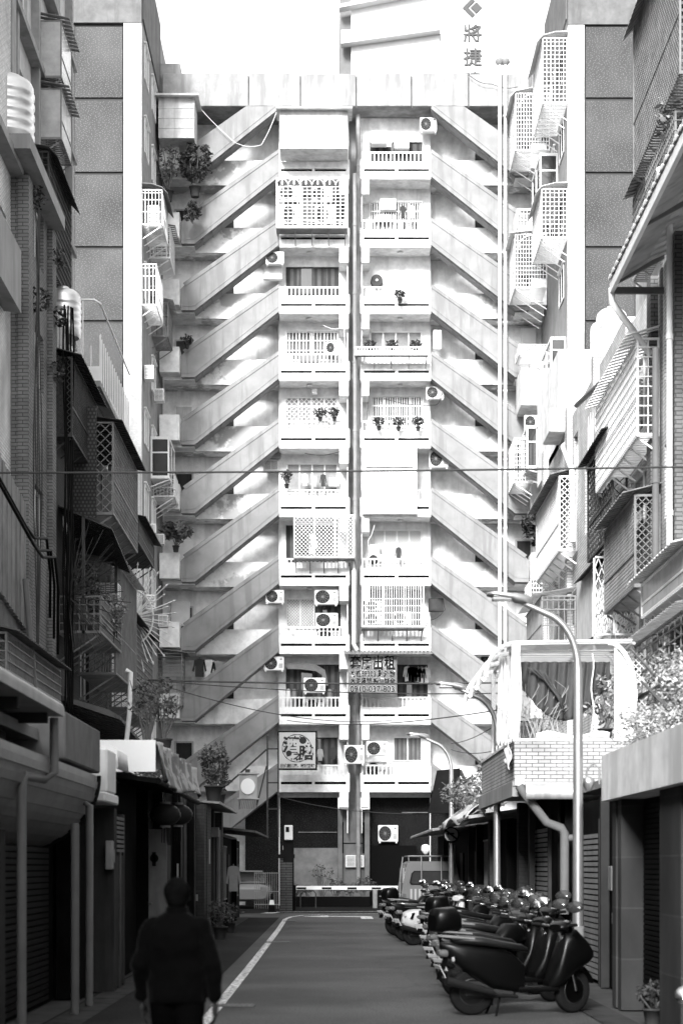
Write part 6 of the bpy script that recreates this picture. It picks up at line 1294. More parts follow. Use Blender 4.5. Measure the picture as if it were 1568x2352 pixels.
tag(MB().tube([(F(690, 76), 76, 0), (F(690, 76), 76, .6), (F(700, 76), 76, .72), (F(720, 76), 76, .72), (F(725, 76), 76, .6), (F(725, 76), 76, 0)], .025, 6).build('hoop_rail', DMET, org=(F(705, 76), 76, 0)), 'low hoop rail in the dark behind the barrier', 'rail')
Y = 70.8; t = thing('iron_fence', 'iron railing fence between the last left shed and the brick gate pillar', 'fence', (F(612, Y), Y, 0)); b = MB()
for k in range(12): x = F(584, Y) + k * .085; b.box(x, x + .02, Y, Y + .02, .1, G(2004, Y))
for z in (.25, .75, G(2007, Y)): b.box(F(584, Y), F(641, Y), Y - .01, Y + .001, z, z + .03)
b.build('railing', MMET, t)
t = thing('traffic_cone', 'traffic cone with a white band beside the gate pillar', 'cone', (F(624, 69.5), 69.5, 0)); X = F(624, 69.5)
MB().lathe([(.14, .03), (.095, .3), (.065, .45), (.03, .7), (.02, .71)], (X, 69.5, 0), 16).build('cone_body', DKPAINT, t); MB().lathe([(.1, .28), (.07, .46)], (X, 69.5, 0), 16).build('reflective_band', WMET, t); MB().box(X - .18, X + .18, 69.32, 69.68, 0, .03, .01).build('cone_base', DARK, t)
# parked vehicles behind the fence
def loft(b, secs, n=16, pw=2.6, ax='x', cap=True):
    # secs: (position along axis, centre across, half width, z0, z1)
    v = []
    for s, c, w, z0, z1 in secs:
        for k in range(n):
            a = 2 * math.pi * k / n; ca, sa = math.cos(a), math.sin(a); X = c + w * math.copysign(abs(ca) ** (2 / pw), ca); Z = (z0 + z1) / 2 + (z1 - z0) / 2 * math.copysign(abs(sa) ** (2 / pw), sa)
            v.append((s, X, Z) if ax == 'x' else (X, s, Z))
    f = [(i * n + k, i * n + (k + 1) % n, (i + 1) * n + (k + 1) % n, (i + 1) * n + k) for i in range(len(secs) - 1) for k in range(n)]
    b.add(v, f, True)
    if cap: b.add(v[:n], [tuple(range(n))]); b.add(v[-n:], [tuple(range(n))])
    return b
TY, RIM = mat('tyre', .012, rough=.8, local=1), mat('wheel_rim', .04, rough=.4, metal=.5, local=1)
def wheel(parent, x, y, z, r, w, ax='y', rimr=.6):
    pr = [(r * rimr, -w * .4), (r * .88, -w * .5), (r * .97, -w * .38), (r, -w * .12), (r, w * .12), (r * .97, w * .38), (r * .88, w * .5), (r * rimr, w * .4)]
    c = (x, y, z); o = tuple(c[i] if 'xyz'[i] != ax else 0 for i in range(3)); off = c['xyz'.index(ax)]
    t_ = MB().lathe([(a, q + off) for a, q in pr], o, 28, ax).build('wheel', TY, parent)
    b = MB().lathe([(r * .14, off - w * .3), (r * .14, off + w * .3)], o, 14, ax)
    for rr in (r * rimr * .93,): b.lathe([(rr, off - w * .42), (rr * 1.08, off - w * .42), (rr * 1.08, off + w * .42), (rr, off + w * .42), (rr, off - w * .42)], o, 24, ax)
    for k in range(5):
        a = 2 * math.pi * k / 5; d = (math.cos(a), math.sin(a)); p = {'y': (x + d[0] * rr, y, z + d[1] * rr), 'x': (x, y + d[0] * rr, z + d[1] * rr)}[ax]; b.bar(c, p, .035, w * .3)
    b.build('rim', RIM, t_); return t_
CARW = mat('white_car_paint', .18, rough=.25, var=.04, bump=0, coat=.5)
t = thing('parked_car', 'white parked car half hidden behind the iron fence', 'car', (F(600, 74.5), 76.5, 0)); X = F(571, 74.5); b = MB()
loft(b, [(74.4, X, .72, .4, .8), (74.55, X, .82, .3, 1.0), (75.2, X, .85, .28, 1.05), (77.5, X, .85, .28, 1.05), (78.6, X, .82, .3, .95), (78.8, X, .7, .4, .8)], 20, 4, 'y'); b.build('body', CARW, t)
g = MB(); loft(g, [(74.75, X, .72, .95, 1.05), (75.2, X, .7, 1.0, 1.5), (76.5, X, .7, 1.0, 1.53), (77.6, X, .7, 1.0, 1.05)], 20, 4, 'y'); g.build('glass_cabin', GLASS, t)
MB().box(X - .55, X + .55, 75.1, 76.6, 1.5, 1.56, .03).build('roof', CARW, t)
for sx in (-.78, .78):
    for yy in (75.2, 77.8): wheel(t, X + sx, yy, .3, .3, .18, 'x')
for sx in (-.6, .6): MB().box(X + sx - .12, X + sx + .12, 74.38, 74.5, .72, .9, .02).build('tail_light', MMET, t)
# van
VX, VY = F(991, 49.5), 49.5
t = thing('van', 'small pale van with roof rack and ribbed tailgate beyond the scooter row', 'van', (VX, VY + 1.6, 0)); VP = mat('van_paint', .11, rough=.35, var=.1, bump=0, coat=.4); b = MB()
P = [(-.8, .35), (.8, .35), (.82, .95), (.78, 1.25), (.66, 1.82), (.58, 1.88), (-.58, 1.88), (-.66, 1.82), (-.78, 1.25), (-.82, .95)]
b.prism([(VX + p, z) for p, z in P], 'y', VY, VY + 3.3); b.build('body', VP, t)
dk = MB()
tg = MB().prism([(VX + p, z) for p, z in [(-.68, .5), (.68, .5), (.7, 1.22), (.58, 1.74), (.52, 1.78), (-.52, 1.78), (-.58, 1.74), (-.7, 1.22)]], 'y', VY - .03, VY - .001).build('tailgate', VP, t)
r = MB()
for k in range(11): x = VX - .58 + k * .115; r.box(x, x + .05, VY - .05, VY - .031, .66, 1.13)
r.build('ribs', mat('van_paint2', .3, rough=.4, var=.05, bump=0), tg)
rw = [(-.56, 1.24), (.56, 1.24), (.6, 1.3), (.55, 1.55), (.48, 1.62), (-.48, 1.62), (-.55, 1.55), (-.6, 1.3)]
MB().prism([(VX + p, z) for p, z in rw], 'y', VY - .045, VY - .031).build('window_seal', DARK, tg); MB().prism([(VX + p * .93, 1.43 + (z - 1.43) * .85) for p, z in rw], 'y', VY - .052, VY - .0455).build('rear_window', GLASS, tg)
r = MB()
for x in (-.62, .62): r.tube([(VX + x, VY + .05, 1.86), (VX + x, VY + .05, 2.02)], .015, 6).tube([(VX + x, VY + .1, 2.02), (VX + x, VY + 3, 2.02)], .018, 6)
for k in range(5): r.tube([(VX - .62, VY + .08 + k * .7, 2.02), (VX + .62, VY + .08 + k * .7, 2.02)], .018, 6)
for x in (-.28, .26): r.tube([(VX + x, VY + .05, 2.02), (VX + x, VY - .07, 1.8), (VX + x, VY - .08, .6)], .016, 6)
r.tube([(VX - .78, VY - .02, 2.0), (VX - .86, VY - .05, 1.4), (VX - .86, VY - .05, .5)], .02, 6); r.build('roof_rack', MMET, t)
for s in (-1, 1):
    MB().box(VX + s * .73 - .06, VX + s * .73 + .06, VY - .02, VY - .001, .7, 1.0, .004).build('tail_light', mat('lamp_red', .08, rough=.2), t)
    MB().box(VX + s * .82, VX + s * .835, VY + .3, VY + 2.8, 1.0, 1.04).build('side_trim', DARK, t); MB().prism([(VY + .3, 1.28), (VY + 2.6, 1.28), (VY + 2.5, 1.7), (VY + .4, 1.7)], 'x', VX + s * .72, VX + s * .775).build('side_window', GLASS, t)
    for yy in (.7, 2.7): wheel(t, VX + s * .74, VY + yy, .27, .27, .15, 'x')
MB().box(VX - .78, VX + .78, VY - .1, VY - .05, .36, .5, .02).build('bumper', DARK, t)
# road sign
Y = 45.6; X = F(1036, Y); Z = G(1918, Y); t = thing('road_sign', 'round road sign with a slashed turning arrow under the tarpaulin roof', 'sign', (X, Y, 0)); MB().tube([(X, Y + .03, 0), (X, Y + .03, Z + .15)], .03, 8).build('pole', MMET, t)
b = MB().lathe([(.2, Y - .01), (.2, Y + .01)], (X, 0, Z), 32, 'y').build('sign_disc', DKPAINT, t); MB().lathe([(.165, Y - .014), (.165, Y - .0105)], (X, 0, Z), 32, 'y').build('sign_face', mat('sign_pale', .45, var=.05), b)
b2 = MB().bar((X - .13, Y - .02, Z + .1), (X + .13, Y - .02, Z - .1), .008, .04).bar((X + .05, Y - .025, Z - .11), (X + .05, Y - .025, Z + .03), .006, .035).bar((X + .07, Y - .025, Z + .03), (X - .07, Y - .025, Z + .03), .006, .035); b2.prism([(X - .12, Z + .03), (X - .06, Z + .08), (X - .06, Z - .02)], 'y', Y - .027, Y - .021); b2.build('arrow', DKPAINT, b)
# shrubs before the ground floor
for i, (x, l) in enumerate(((682, 'dark shrub nearest the gate pillar behind the barrier'), (706, 'second shrub in front of the blotchy plaster panel'), (738, 'tall thin shrub in the middle of the blotchy plaster panel'), (772, 'dense shrub at the foot of the ground floor pier'), (806, 'shrub below the glass-fronted box on the pier'), (836, 'dark shrub right of the pier, before the black doorway'))):
    plant('courtyard_shrub', l, F(x, 79), 79.2 - .1 * (i % 2), 0, ((.42, .3, .62, .5, .45, .6)[i], .5, (.3, .24, .55, .42, .3, .4)[i]), (200, 120, 130, 260, 160, 260)[i], .06, 150 + i, LEAFD, .3, trunk=(.2, .3, .7, .3, .25, .35)[i], group='shrubs behind the barrier')
tag(MB().box(F(675, 78.5), F(850, 78.5), 78.5, 79.9, 0, .42).build('planter', BLK, org=(F(760, 78.5), 79, 0)), 'low dark planter wall behind the barrier', 'planter')
# ================================================================ scooters
BLKP = mat('scooter_black', .0025, rough=.3, var=.1, bump=0, local=1, spec=.16); PALE = mat('scooter_pale', .4, rough=.3, var=.05, bump=0, coat=.5, local=1); SEATM = mat('seat_vinyl', .006, rough=.35, var=.2, local=1, spec=.45, bump=.02); CHR = mat('chrome', .7, rough=.12, metal=1, bump=0, local=1); PLW = mat('plate_paint', .7, rough=.5, var=.05, bump=0, local=1)
MIRG = mat('mirror_glass', .9, rough=.03, metal=1, var=0, bump=0, local=1)
def make_scooter(kind, paint, name='scooter'):
    t = thing(name, 'x', 'motor scooter', (0, 0, 0)); s = .0
    for x, nm in ((-.62, 'rear'), (.66, 'front')): wheel(t, x, 0, .27, .27, .12 if nm == 'rear' else .1)
    b = MB()
    if kind == 'retro': loft(b, [(-.9, 0, .05, .5, .62), (-.84, 0, .17, .42, .74), (-.7, 0, .23, .34, .8), (-.45, 0, .24, .33, .82), (-.2, 0, .22, .34, .78), (-.03, 0, .14, .34, .66)], 22, 2.6)
    elif kind == 'bike': loft(b, [(-.95, 0, .04, .8, .88), (-.75, 0, .12, .68, .86), (-.45, 0, .14, .62, .8), (-.2, 0, .12, .5, .76), (.0, 0, .1, .35, .7)], 18, 2.4)
    else: loft(b, [(-1.0, 0, .04, .78, .86), (-.9, 0, .11, .66, .86), (-.7, 0, .16, .5, .84), (-.4, 0, .17, .3, .8), (-.15, 0, .16, .26, .74), (.0, 0, .12, .26, .6)], 20, 3.4)
    b.build('rear_body', paint, t)
    b = MB(); z = .0
    loft(b, [(-.86, 0, .07, .84, .9), (-.78, 0, .13, .83, .94), (-.5, 0, .15, .8, .92), (-.25, 0, .15, .77, .87), (-.02, 0, .12, .74, .83), (.06, 0, .05, .73, .79)], 18, 2.8); b.build('seat', SEATM, t)
    b = MB()
    if kind == 'bike': loft(b, [(-.05, 0, .09, .6, .8), (.1, 0, .14, .62, .98), (.3, 0, .13, .68, .98), (.42, 0, .07, .72, .9)], 18, 2.4); b.build('fuel_tank', paint, t)
    else: b.box(-.08, .42, -.15, .15, .27, .33, .02); b.build('floorboard', BLKP, t)
    b = MB(); loft(b, [(.3, 0, .12, .28, .4), (.4, 0, .2, .3, .66), (.5, 0, .19, .36, .98), (.66, 0, .14, .5, 1.0), (.82, 0, .07, .6, .84), (.88, 0, .03, .66, .74)] if kind != 'retro' else [(.36, 0, .1, .3, .42), (.42, 0, .19, .32, .75), (.5, 0, .19, .45, .98), (.58, 0, .12, .62, .98), (.62, 0, .05, .7, .9)], 18, 3); b.build('leg_shield', paint, t)
    b = MB(); v = []
    for i in range(11):
        a = R(15 + 15 * i); c = (.66 + .31 * math.cos(a), .27 + .31 * math.sin(a)); v.append(c)
    for i in range(10): b.prism([v[i], v[i + 1], (.66 + (v[i + 1][0] - .66) * .95, .27 + (v[i + 1][1] - .27) * .95), (.66 + (v[i][0] - .66) * .95, .27 + (v[i][1] - .27) * .95)], 'y', -.07, .07)
    b.build('front_fender', paint, t)
    MB().tube([(.66, .07, .27), (.5, .06, .85)], .022, 8).tube([(.66, -.07, .27), (.5, -.06, .85)], .022, 8).tube([(.5, 0, .8), (.44, 0, 1.02)], .03, 8).build('fork', CHR, t)
    b = MB(); loft(b, [(.38, 0, .1, .98, 1.06), (.44, 0, .16, .96, 1.1), (.54, 0, .13, .94, 1.1), (.6, 0, .06, .97, 1.06)], 18, 2.4); h = b.build('handlebar_cowl', paint, t)
    MB().tube([(.38, -.34, 1.06), (.44, -.18, 1.04), (.46, 0, 1.03), (.44, .18, 1.04), (.38, .34, 1.06)], .014, 8).build('handlebar', CHR, t)
    for sg in (-1, 1):
        MB().tube([(.385, sg * .24, 1.055), (.36, sg * .37, 1.062)], .02, 10).build('grip', TY, t)
        MB().tube([(.42, sg * .2, 1.06), (.4, sg * .26, 1.2), (.38, sg * .3, 1.24)], .007, 6).build('mirror_stem', BLKP, t)
        m_ = MB(); m_.lathe([(.002, -.02), (.06, -.018), (.086, -.006), (.088, .0)], (0, 0, 0), 18, 'x'); q = MB(); M = Matrix.Translation((.37, sg * .33, 1.27)) @ Matrix.Rotation(R(-sg * 14), 4, 'Z') @ Matrix.Rotation(R(24), 4, 'Y') @ Matrix.Diagonal((-1, 1.35, .85, 1))
        m_.v = [tuple(M @ Vector(p)) for p in m_.v]; o = m_.build('mirror', BLKP, t)
        g = MB(); g.lathe([(.001, .003), (.083, .003), (.083, .0)], (0, 0, 0), 18, 'x'); g.v = [tuple(M @ Vector(p)) for p in g.v]; g.build('mirror_glass', MIRG if kind in ('std', 'retro') and sg > 0 or kind == 'bike' and sg < 0 else GLASS, o)
        MB().lathe([(.001, 0), (.03, .01), (.035, .03)], (-.9, sg * .13, .66), 10, 'x').build('indicator', mat('indicator_lens', .3, rough=.15, local=1), t)
    MB().lathe([(.085, .56), (.07, .63), (.001, .645)], (0, 0, 1.02), 18, 'x').build('headlight', mat('head_lens', .5, rough=.1, bump=0, local=1), t)
    b = MB(); loft(b, [(-1.03, 0, .07, .7, .76), (-.98, 0, .1, .68, .78), (-.93, 0, .1, .68, .78)], 14, 3); b.build('tail_light', mat('lens_dark', .1, rough=.12, bump=0, local=1), t)
    # plate holder slopes down and back
    pl = MB(); M = Matrix.Translation((-1.0, 0, .52)) @ Matrix.Rotation(R(-28), 4, 'Y'); pl.box(-.006, .0, -.13, .13, -.085, .085); pl.v = [tuple(M @ Vector(p)) for p in pl.v]; P_ = pl.build('number_plate', PLW, t)
    MB().bar((-.93, 0, .7), (-.97, 0, .55), .05).bar((-.97, 0, .56), (-1.02, 0, .42), .16, .012).build('mudguard', BLKP, t)
    MB().tube([(-.1, -.13, .22), (-.35, -.17, .24), (-.45, -.18, .3)], .022, 8).tube([(-.42, -.18, .28), (-.98, -.2, .42)], [.045, .055], 12).build('exhaust', mat('exhaust_dark', .012, rough=.35, local=1, spec=.3), t)
    MB().box(-.75, -.1, -.1, .12, .2, .4, .04).build('engine', mat('engine_dark', .03, rough=.5, metal=.3, local=1), t)
    MB().tube([(-.3, .1, .25), (-.38, .2, .0)], .014, 6).tube([(-.3, -.1, .25), (-.38, -.2, .0)], .014, 6).build('stand', DKPAINT, t)
    MB().tube([(-.62, .13, .9), (-.85, .15, .92), (-1.0, .1, .93), (-1.02, 0, .93), (-1.0, -.1, .93), (-.85, -.15, .92), (-.62, -.13, .9)], .014, 8).build('grab_rail', CHR if kind == 'retro' else MMET, t)
    Mt = Matrix.Translation((.5, 0, 0)) @ Matrix.Rotation(R(26 if kind != 'bike' else 18), 4, 'Z') @ Matrix.Translation((-.5, 0, 0))
    def turn(o):
        o.data.transform(Mt)
        for k in o.children: turn(k)
    for o in list(t.children):
        if o.name.split('.')[0] in ('handlebar', 'handlebar_cowl', 'grip', 'mirror_stem', 'mirror', 'headlight', 'fork', 'front_fender') or (o.name.startswith('wheel') and max(v.co.x for v in o.data.vertices) > .5): turn(o)
    if kind == 'std2':
        b = MB(); loft(b, [(-1.12, 0, .12, .94, 1.14), (-1.08, 0, .17, .92, 1.22), (-.84, 0, .18, .92, 1.24), (-.76, 0, .12, .94, 1.14)], 18, 3.2); b.build('top_box', paint, t)
    if kind == 'std3':
        rows = [[(.6 - .1 * u, -.22 + .44 * v, 1.05 + .32 * u - .05 * (2 * v - 1) ** 2) for v in [j / 10 for j in range(11)]] for u in [i / 6 for i in range(7)]]
        v = [p for r in rows for p in r]; b = MB(); b.add(v, [(i * 11 + j, i * 11 + j + 1, (i + 1) * 11 + j + 1, (i + 1) * 11 + j) for i in range(6) for j in range(10)], True); b.v = [tuple(Mt @ Vector(p)) for p in b.v]; o = b.build('windscreen', mat('smoked_screen', .08, rough=.05, alpha=.5, bump=0, local=1), t)
    return t
def plate_text(root, s):
    pl = [o for o in root.children if o.name.startswith('number_plate')][0]
    txt = text_mesh('plate_lettering', s, .1, TXB, None, (0, 0, 0), (R(90), 0, 0), ext=.002, offset=.002, width=.22); M = Matrix.Translation((-1.0, 0, .515)) @ Matrix.Rotation(R(-28), 4, 'Y') @ Matrix.Translation((-.008, 0, 0)) @ Matrix.Rotation(R(-90), 4, 'Z')
    txt.data.transform(M); txt.parent = pl
protos = {'std': make_scooter('std', BLKP), 'retro': make_scooter('retro', PALE, 'retro_scooter'), 'bike': make_scooter('bike', BLKP, 'motorcycle'), 'std2': make_scooter('std2', BLKP), 'std3': make_scooter('std3', mat('scooter_grey', .03, rough=.3, coat=.2, bump=0, local=1))}
SCN = [('std', 21.4, 1.42, 12, 'nearest black scooter in the row, its rear wheel closest to the viewer', '925-LKB'), ('std2', 22.9, 1.5, 24, 'black scooter with a top box, second from the viewer', 'MNB-7160'), ('std', 24.9, 1.72, 19, 'black scooter squeezed in beside the slim motorcycle', 'ADR-3310'), ('bike', 24.1, 1.5, 30, 'slim black motorcycle with long seat, third in the row', 'KHE-2057'), ('std3', 26.2, 1.55, 27, 'dark scooter with smoked windscreen, fourth in the row', 'MSE-3957'), ('bike', 27.9, 1.75, 32, 'black motorcycle with its plate well lit, fifth in the row', 'NLF-5807'),
       ('std3', 28.7, 1.85, 22, 'dark windscreened scooter squeezed in past the well lit plate', ''), ('std', 29.6, 1.72, 26, 'black scooter just beyond the well lit plate', '525-GSE'), ('std2', 31.4, 1.9, 30, 'black scooter with a top box in the middle of the row', 'M24-553'), ('std', 32.2, 2.05, 21, 'black scooter parked askew before the second lamp post', ''), ('std3', 33.0, 1.9, 34, 'dark scooter with a windscreen, its mirrors beside the second lamp post', 'LR7-306'), ('bike', 35.6, 2.0, 25, 'black motorcycle in the row just past the second lamp post', 'P95-F20'), ('std3', 36.6, 1.9, 33, 'dark windscreened scooter farther back, past the second lamp post', ''), ('std', 37.6, 2.05, 28, 'black scooter standing just before the pale rounded one', '781-ANE'),
       ('retro', 40.2, 1.6, 22, 'pale rounded retro scooter with a script badge and chrome rail', ''), ('std', 42.3, 1.55, 24, 'black scooter right behind the pale retro one', '829-MEB'), ('std2', 44.2, 1.5, 30, 'top-boxed black scooter behind the pale retro one', 'C26-M24'), ('std', 46.0, 1.45, 26, 'last but one black scooter before the van', 'EE3-091'), ('bike', 47.8, 1.5, 22, 'last black motorcycle, just in front of the van', 'N57-J10')]
first = set()
for k, X, xx, yaw, lab, pt in [(a[0], a[1], a[2], a[3], a[4], a[5]) for a in SCN]:
    Yr = X; yw = R(yaw); loc = (xx + .85 * math.cos(yw), Yr + .85 * math.sin(yw), 0)
    if k not in first:
        first.add(k); r = protos[k]; later = (r, loc, yw, lab, pt); SCN_first = globals().setdefault('SCF', []); SCN_first.append(later)
    else:
        c = copy_thing(protos[k], loc, yw, lab, 1.06 if k == 'std' else 1.0, 'scooters parked in a row'); plate_text(c, pt) if pt else None
# one more machine cut by the lower right edge of the picture
c = copy_thing(protos['std'], (2.03, 9.0, 0), R(90), 'scooter cut off by the lower right corner, only its mirror showing', .86, 'scooters parked in a row')
for r, loc, yw, lab, pt in SCF:
    r.location = loc; r.rotation_euler = (0, 0, yw); r['label'] = lab; r['group'] = 'scooters parked in a row'
    if pt: plate_text(r, pt)
    if r.name.startswith('retro'):
        body = [o for o in r.children if o.name.startswith('rear_body')][0]
        tx_ = text_mesh('script_badge', 'Jbubu', .11, DARK, None, (0, 0, 0), (R(90), 0, 0), ext=.003, offset=.003, shear=.5); tx_.data.transform(Matrix.Translation((-.4, -.243, .52))); tx_.parent = body; MB().prism([(-.8, .6), (-.75, .72), (-.69, .73), (-.74, .58)], 'y', -.235, -.2).build('side_vent', CHR, body)
# ================================================================ the person walking away
def fuse(name, b, m, voxel, smooth, parent, disp=0., off=(0, 0, 0)):
    me = bpy.data.meshes.new('tmp'); me.from_pydata(b.v, [], b.f); o = bpy.data.objects.new('tmp', me); COL.objects.link(o)
    mo = o.modifiers.new('r', 'REMESH'); mo.mode = 'VOXEL'; mo.voxel_size = voxel; sm = o.modifiers.new('s', 'SMOOTH'); sm.iterations = smooth; sm.factor = .5
    dg = bpy.context.evaluated_depsgraph_get(); dg.update(); r = bpy.data.meshes.new_from_object(o.evaluated_get(dg)); bpy.data.objects.remove(o)
    if disp:
        for v in r.vertices: n_ = mnoise.noise(v.co * 7 + Vector((0, 0, v.co.z * 4))) + .5 * mnoise.noise(v.co * 15); v.co += v.normal * n_ * disp
    r.polygons.foreach_set('use_smooth', [True] * len(r.polygons)); r.materials.clear(); r.materials.append(m); ob = bpy.data.objects.new(name, r); COL.objects.link(ob); ob.parent = parent; ob['_org'] = (0, 0, 0); return ob
def ball(b, c, rad, n=16, rot=0):
    prof = [(max(.001, math.cos(-math.pi / 2 + math.pi * i / 10)), math.sin(-math.pi / 2 + math.pi * i / 10)) for i in range(11)]; k = len(b.v); b.lathe(prof, (0, 0, 0), n)
    for i in range(k, len(b.v)): p = b.v[i]; b.v[i] = (c[0] + p[0] * rad[0], c[1] + p[1] * rad[1], c[2] + p[2] * rad[2])
def limb(b, pts, rs, n=14):
    # tapered limb with rounded joints
    b.tube(pts, rs, n)
    for p, r in zip(pts, rs): ball(b, p, (r, r, r), n)
PS = thing('person', 'person seen from behind in a dark jacket and trousers, walking up the lane', 'person', (0, 0, 0)); SKIN = mat('skin', .03, rough=.6, var=.1, bump=0, local=1); JK = mat('jacket_cloth', .0022, rough=.85, var=.3, local=1, sheen=.04); TRS = mat('trouser_cloth', .002, rough=.9, var=.3, local=1); HR = mat('hair', .003, rough=.7, var=.4, scale=30, local=1)
b = MB(); ball(b, (0, .03, 1.575), (.076, .095, .115)); ball(b, (0, .06, 1.53), (.06, .07, .075)); limb(b, [(0, .0, 1.40), (0, .02, 1.5)], [.06, .055])
ball(b, (-.078, .03, 1.565), (.014, .022, .032)); ball(b, (.078, .03, 1.565), (.014, .022, .032)); ball(b, (0, .128, 1.56), (.014, .022, .026)); ball(b, (0, .112, 1.52), (.026, .014, .01)); ball(b, (-.03, .108, 1.585), (.016, .012, .01)); ball(b, (.03, .108, 1.585), (.016, .012, .01))
loft(b, [(-.0, 0, .1, .0, .0)], 4) if 0 else None
ball(b, (0, 0, 1.22), (.17, .11, .24)); ball(b, (0, -.01, .95), (.16, .12, .13))
for s, hy, ky, ay in ((-1, .04, .1, .2), (1, -.02, -.05, -.28)):
    limb(b, [(s * .09, 0, .92), (s * .1, ky, .5), (s * .1, ay, .1)], [.085, .055, .04]); ball(b, (s * .105, ay + .07, .05), (.042, .12, .04))
def hand(b, w, d, s, curl):
    # palm with four bent fingers of different length and a side thumb; d = down direction
    w = Vector(w); ball(b, w + Vector((0, .005, -.05)), (.022, .042, .052))
    for i, (yo, L) in enumerate(((.032, .07), (.012, .08), (-.010, .075), (-.030, .058))):
        p0 = w + Vector((0, yo, -.085)); p1 = p0 + Vector((-s * .006, .0, -L * .45)); p2 = p1 + Vector((-s * curl, .004, -L * .35)); p3 = p2 + Vector((-s * curl * 1.4, .004, -L * .18)); limb(b, [p0, p1, p2, p3], [.0095, .0088, .008, .007], 8)
    p0 = w + Vector((-s * .004, .034, -.03)); p1 = p0 + Vector((-s * .012, .028, -.028)); p2 = p1 + Vector((-s * .008, .008, -.03)); limb(b, [p0, p1, p2], [.013, .011, .009], 8)
limb(b, [(-.19, 0, 1.37), (-.25, -.03, 1.1), (-.26, .08, .87)], [.05, .04, .028]); hand(b, (-.262, .09, .85), 0, -1, .014)
limb(b, [(.19, 0, 1.37), (.255, -.05, 1.1), (.27, -.02, .86)], [.05, .04, .028]); hand(b, (.272, -.015, .84), 0, 1, .014)
fuse('body', b, SKIN, .0065, 2, PS)
b = MB(); secs = [(.84, 0, .205, -.14, .14), (.95, 0, .215, -.15, .14), (1.1, 0, .2, -.14, .14), (1.25, 0, .21, -.15, .14), (1.36, 0, .205, -.13, .12), (1.42, 0, .14, -.1, .09), (1.47, 0, .08, -.07, .085)]
n = 24; v = []
for z, c, w, y0, y1 in secs:
    for k in range(n): a = 2 * math.pi * k / n; v.append((w * math.copysign(abs(math.cos(a)) ** .85, math.cos(a)), (y0 + y1) / 2 + (y1 - y0) / 2 * math.sin(a), z))
b.add(v, [(i * n + k, i * n + (k + 1) % n, (i + 1) * n + (k + 1) % n, (i + 1) * n + k) for i in range(len(secs) - 1) for k in range(n)] + [tuple(range(n)), tuple(range(n * (len(secs) - 1), n * len(secs)))])
limb(b, [(-.17, 0, 1.35), (-.255, -.03, 1.1), (-.262, .07, .9)], [.078, .068, .052]); limb(b, [(.17, 0, 1.35), (.258, -.05, 1.1), (.272, -.025, .89)], [.078, .068, .052])
fuse('jacket', b, JK, .011, 2, PS, .014)
b = MB(); v = []
for s, ky, ay in ((-1, .1, .2), (1, -.05, -.28)): limb(b, [(s * .085, 0, .88), (s * .1, ky, .5), (s * .1, ay, .12)], [.115, .085, .07])
ball(b, (0, 0, .92), (.175, .125, .12)); fuse('trousers', b, TRS, .011, 3, PS, .006)
b = MB()
for s, ay in ((-1, .2), (1, -.28)): ball(b, (s * .105, ay + .06, .05), (.052, .14, .05)); b.box(s * .105 - .045, s * .105 + .045, ay - .07, ay + .18, .0, .03)
fuse('shoes', b, DKPAINT, .009, 2, PS)
b = MB(); ball(b, (0, .018, 1.592), (.09, .108, .113), 20); ball(b, (-.05, .0, 1.6), (.045, .07, .07)); ball(b, (.05, .0, 1.6), (.045, .07, .07)); ball(b, (0, -.02, 1.55), (.078, .07, .08), 20); k = MB(); hr = fuse('hair', b, HR, .008, 2, PS, .004)
import bmesh as _bm
bm_ = _bm.new(); bm_.from_mesh(hr.data); dl = [v for v in bm_.verts if (v.co.y > .085 and v.co.z < 1.635) or v.co.z < 1.5]; _bm.ops.delete(bm_, geom=dl, context='VERTS'); bm_.to_mesh(hr.data); bm_.free()
b = MB(); b.lathe([(.072, 1.43), (.085, 1.44), (.078, 1.5), (.07, 1.5), (.066, 1.44)], (0, .005, 0), 24); fuse('collar', b, JK, .008, 1, PS)
PS.location = (-1.04, 12.35, 0); PS.rotation_euler = (0, 0, R(-4)); PS.scale = (.96, .97, .985)
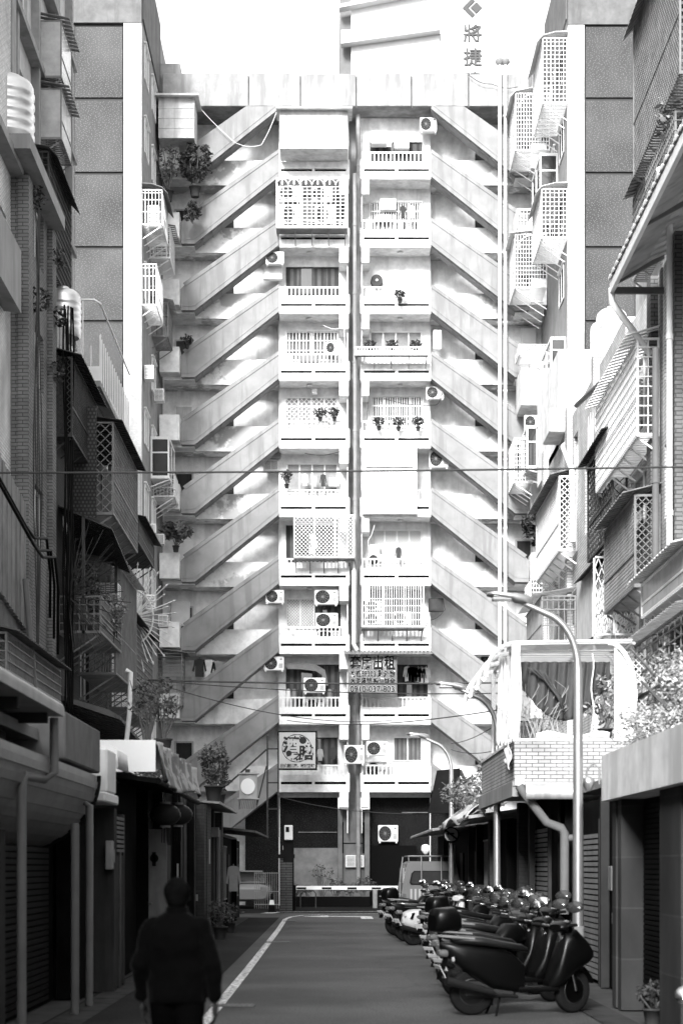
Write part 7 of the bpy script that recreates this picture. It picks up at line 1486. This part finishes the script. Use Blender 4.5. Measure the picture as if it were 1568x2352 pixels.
for nm, lab, cat, x, y, z, dx, dy, dz, m in (('meter_box', 'grey electric meter on the post beside the louvred shop', 'meter box', -3.0, 25.1, 1.7, .1, .3, .4, MMET), ('letter_box', 'small pale letter box near the open door leaf', 'letter box', -3.02, 32.9, 1.2, .1, .25, .3, PVC), ('poster', 'faded paper poster on the dark panelled shop', 'poster', -3.02, 35.9, 1.3, .01, .35, .5, SHEETG), ('poster', 'pale notice on the tiled wall of the low left shop', 'poster', -2.93, 44.0, 1.8, .01, .4, .6, SHEETG), ('crate', 'dark plastic crate on the left pavement by the barred window', 'crate', -2.95, 46, 0.02, .5, .6, .45, DKPAINT), ('crate', 'low wooden box at the foot of the far left shed', 'crate', -2.9, 54, 0.02, .5, .7, .4, GREYP), ('speaker_box', 'small dark box under the eave of the low left shop', 'box', -2.9, 47.2, 2.5, .2, .3, .25, MMET)):
    b = MB().box(x - dx, x, y, y + dy, z, z + dz, .012 if dx > .05 else 0)
    if dx > .05: b.box(x, x + .008, y + dy * .2, y + dy * .8, z + dz * .25, z + dz * .7)
    tag(b.build(nm, m, org=(x, y, z)), lab, cat)
# ---------------------------------------------------------------- buildings at the viewer's back that shade the lane
house('rear_row_house', 'pale row house behind the viewer on the left side of the lane', XL, 1, -30, 25.9, 0, 16, GREYW, [(0, 1.5, 8, 9.5)])
house('rear_row_house', 'pale row house behind the viewer on the right side of the lane', XR, -1, -30, 23.9, 0, 13, GREYW, [(0, 1.5, 8, 9.5)])
for sname, X, sgn, y0_, y1_, lab in (('rear_shop', -3.2, 1, -25, 8, 'plain shop fronts behind the viewer on the left'), ('rear_shop', 3.6, -1, -25, 8.9, 'plain shop fronts behind the viewer on the right')):
    shop(sname, lab, X, sgn, y0_, y1_, 3.2, DKWALL, [('door', -6, -5), ('column', -3, -2.8)])
for nm, x0, x1, yy0, yy1, z, lab in (('shop_roof', -6.3, -3.25, -25, 43.3, 3.15, 'flat concrete roof running over the near left shops'), ('shop_roof', -6.3, -3.25, 43.4, 63, 2.6, 'flat roof over the low far left shops'), ('shop_roof', 3.95, 6, -25, 29.5, 2.9, 'flat roof over the near right shops'), ('shop_roof', 3.7, 6, 37, 60, 2.62, 'flat roof over the low far right shops')):
    tag(MB().box(x0, x1, yy0, yy1, z, z + .12).build(nm, CONC, org=((x0 + x1) / 2, yy0, z)), lab, 'roof')
for o in bpy.data.objects:
    if '_org' in o: del o['_org']
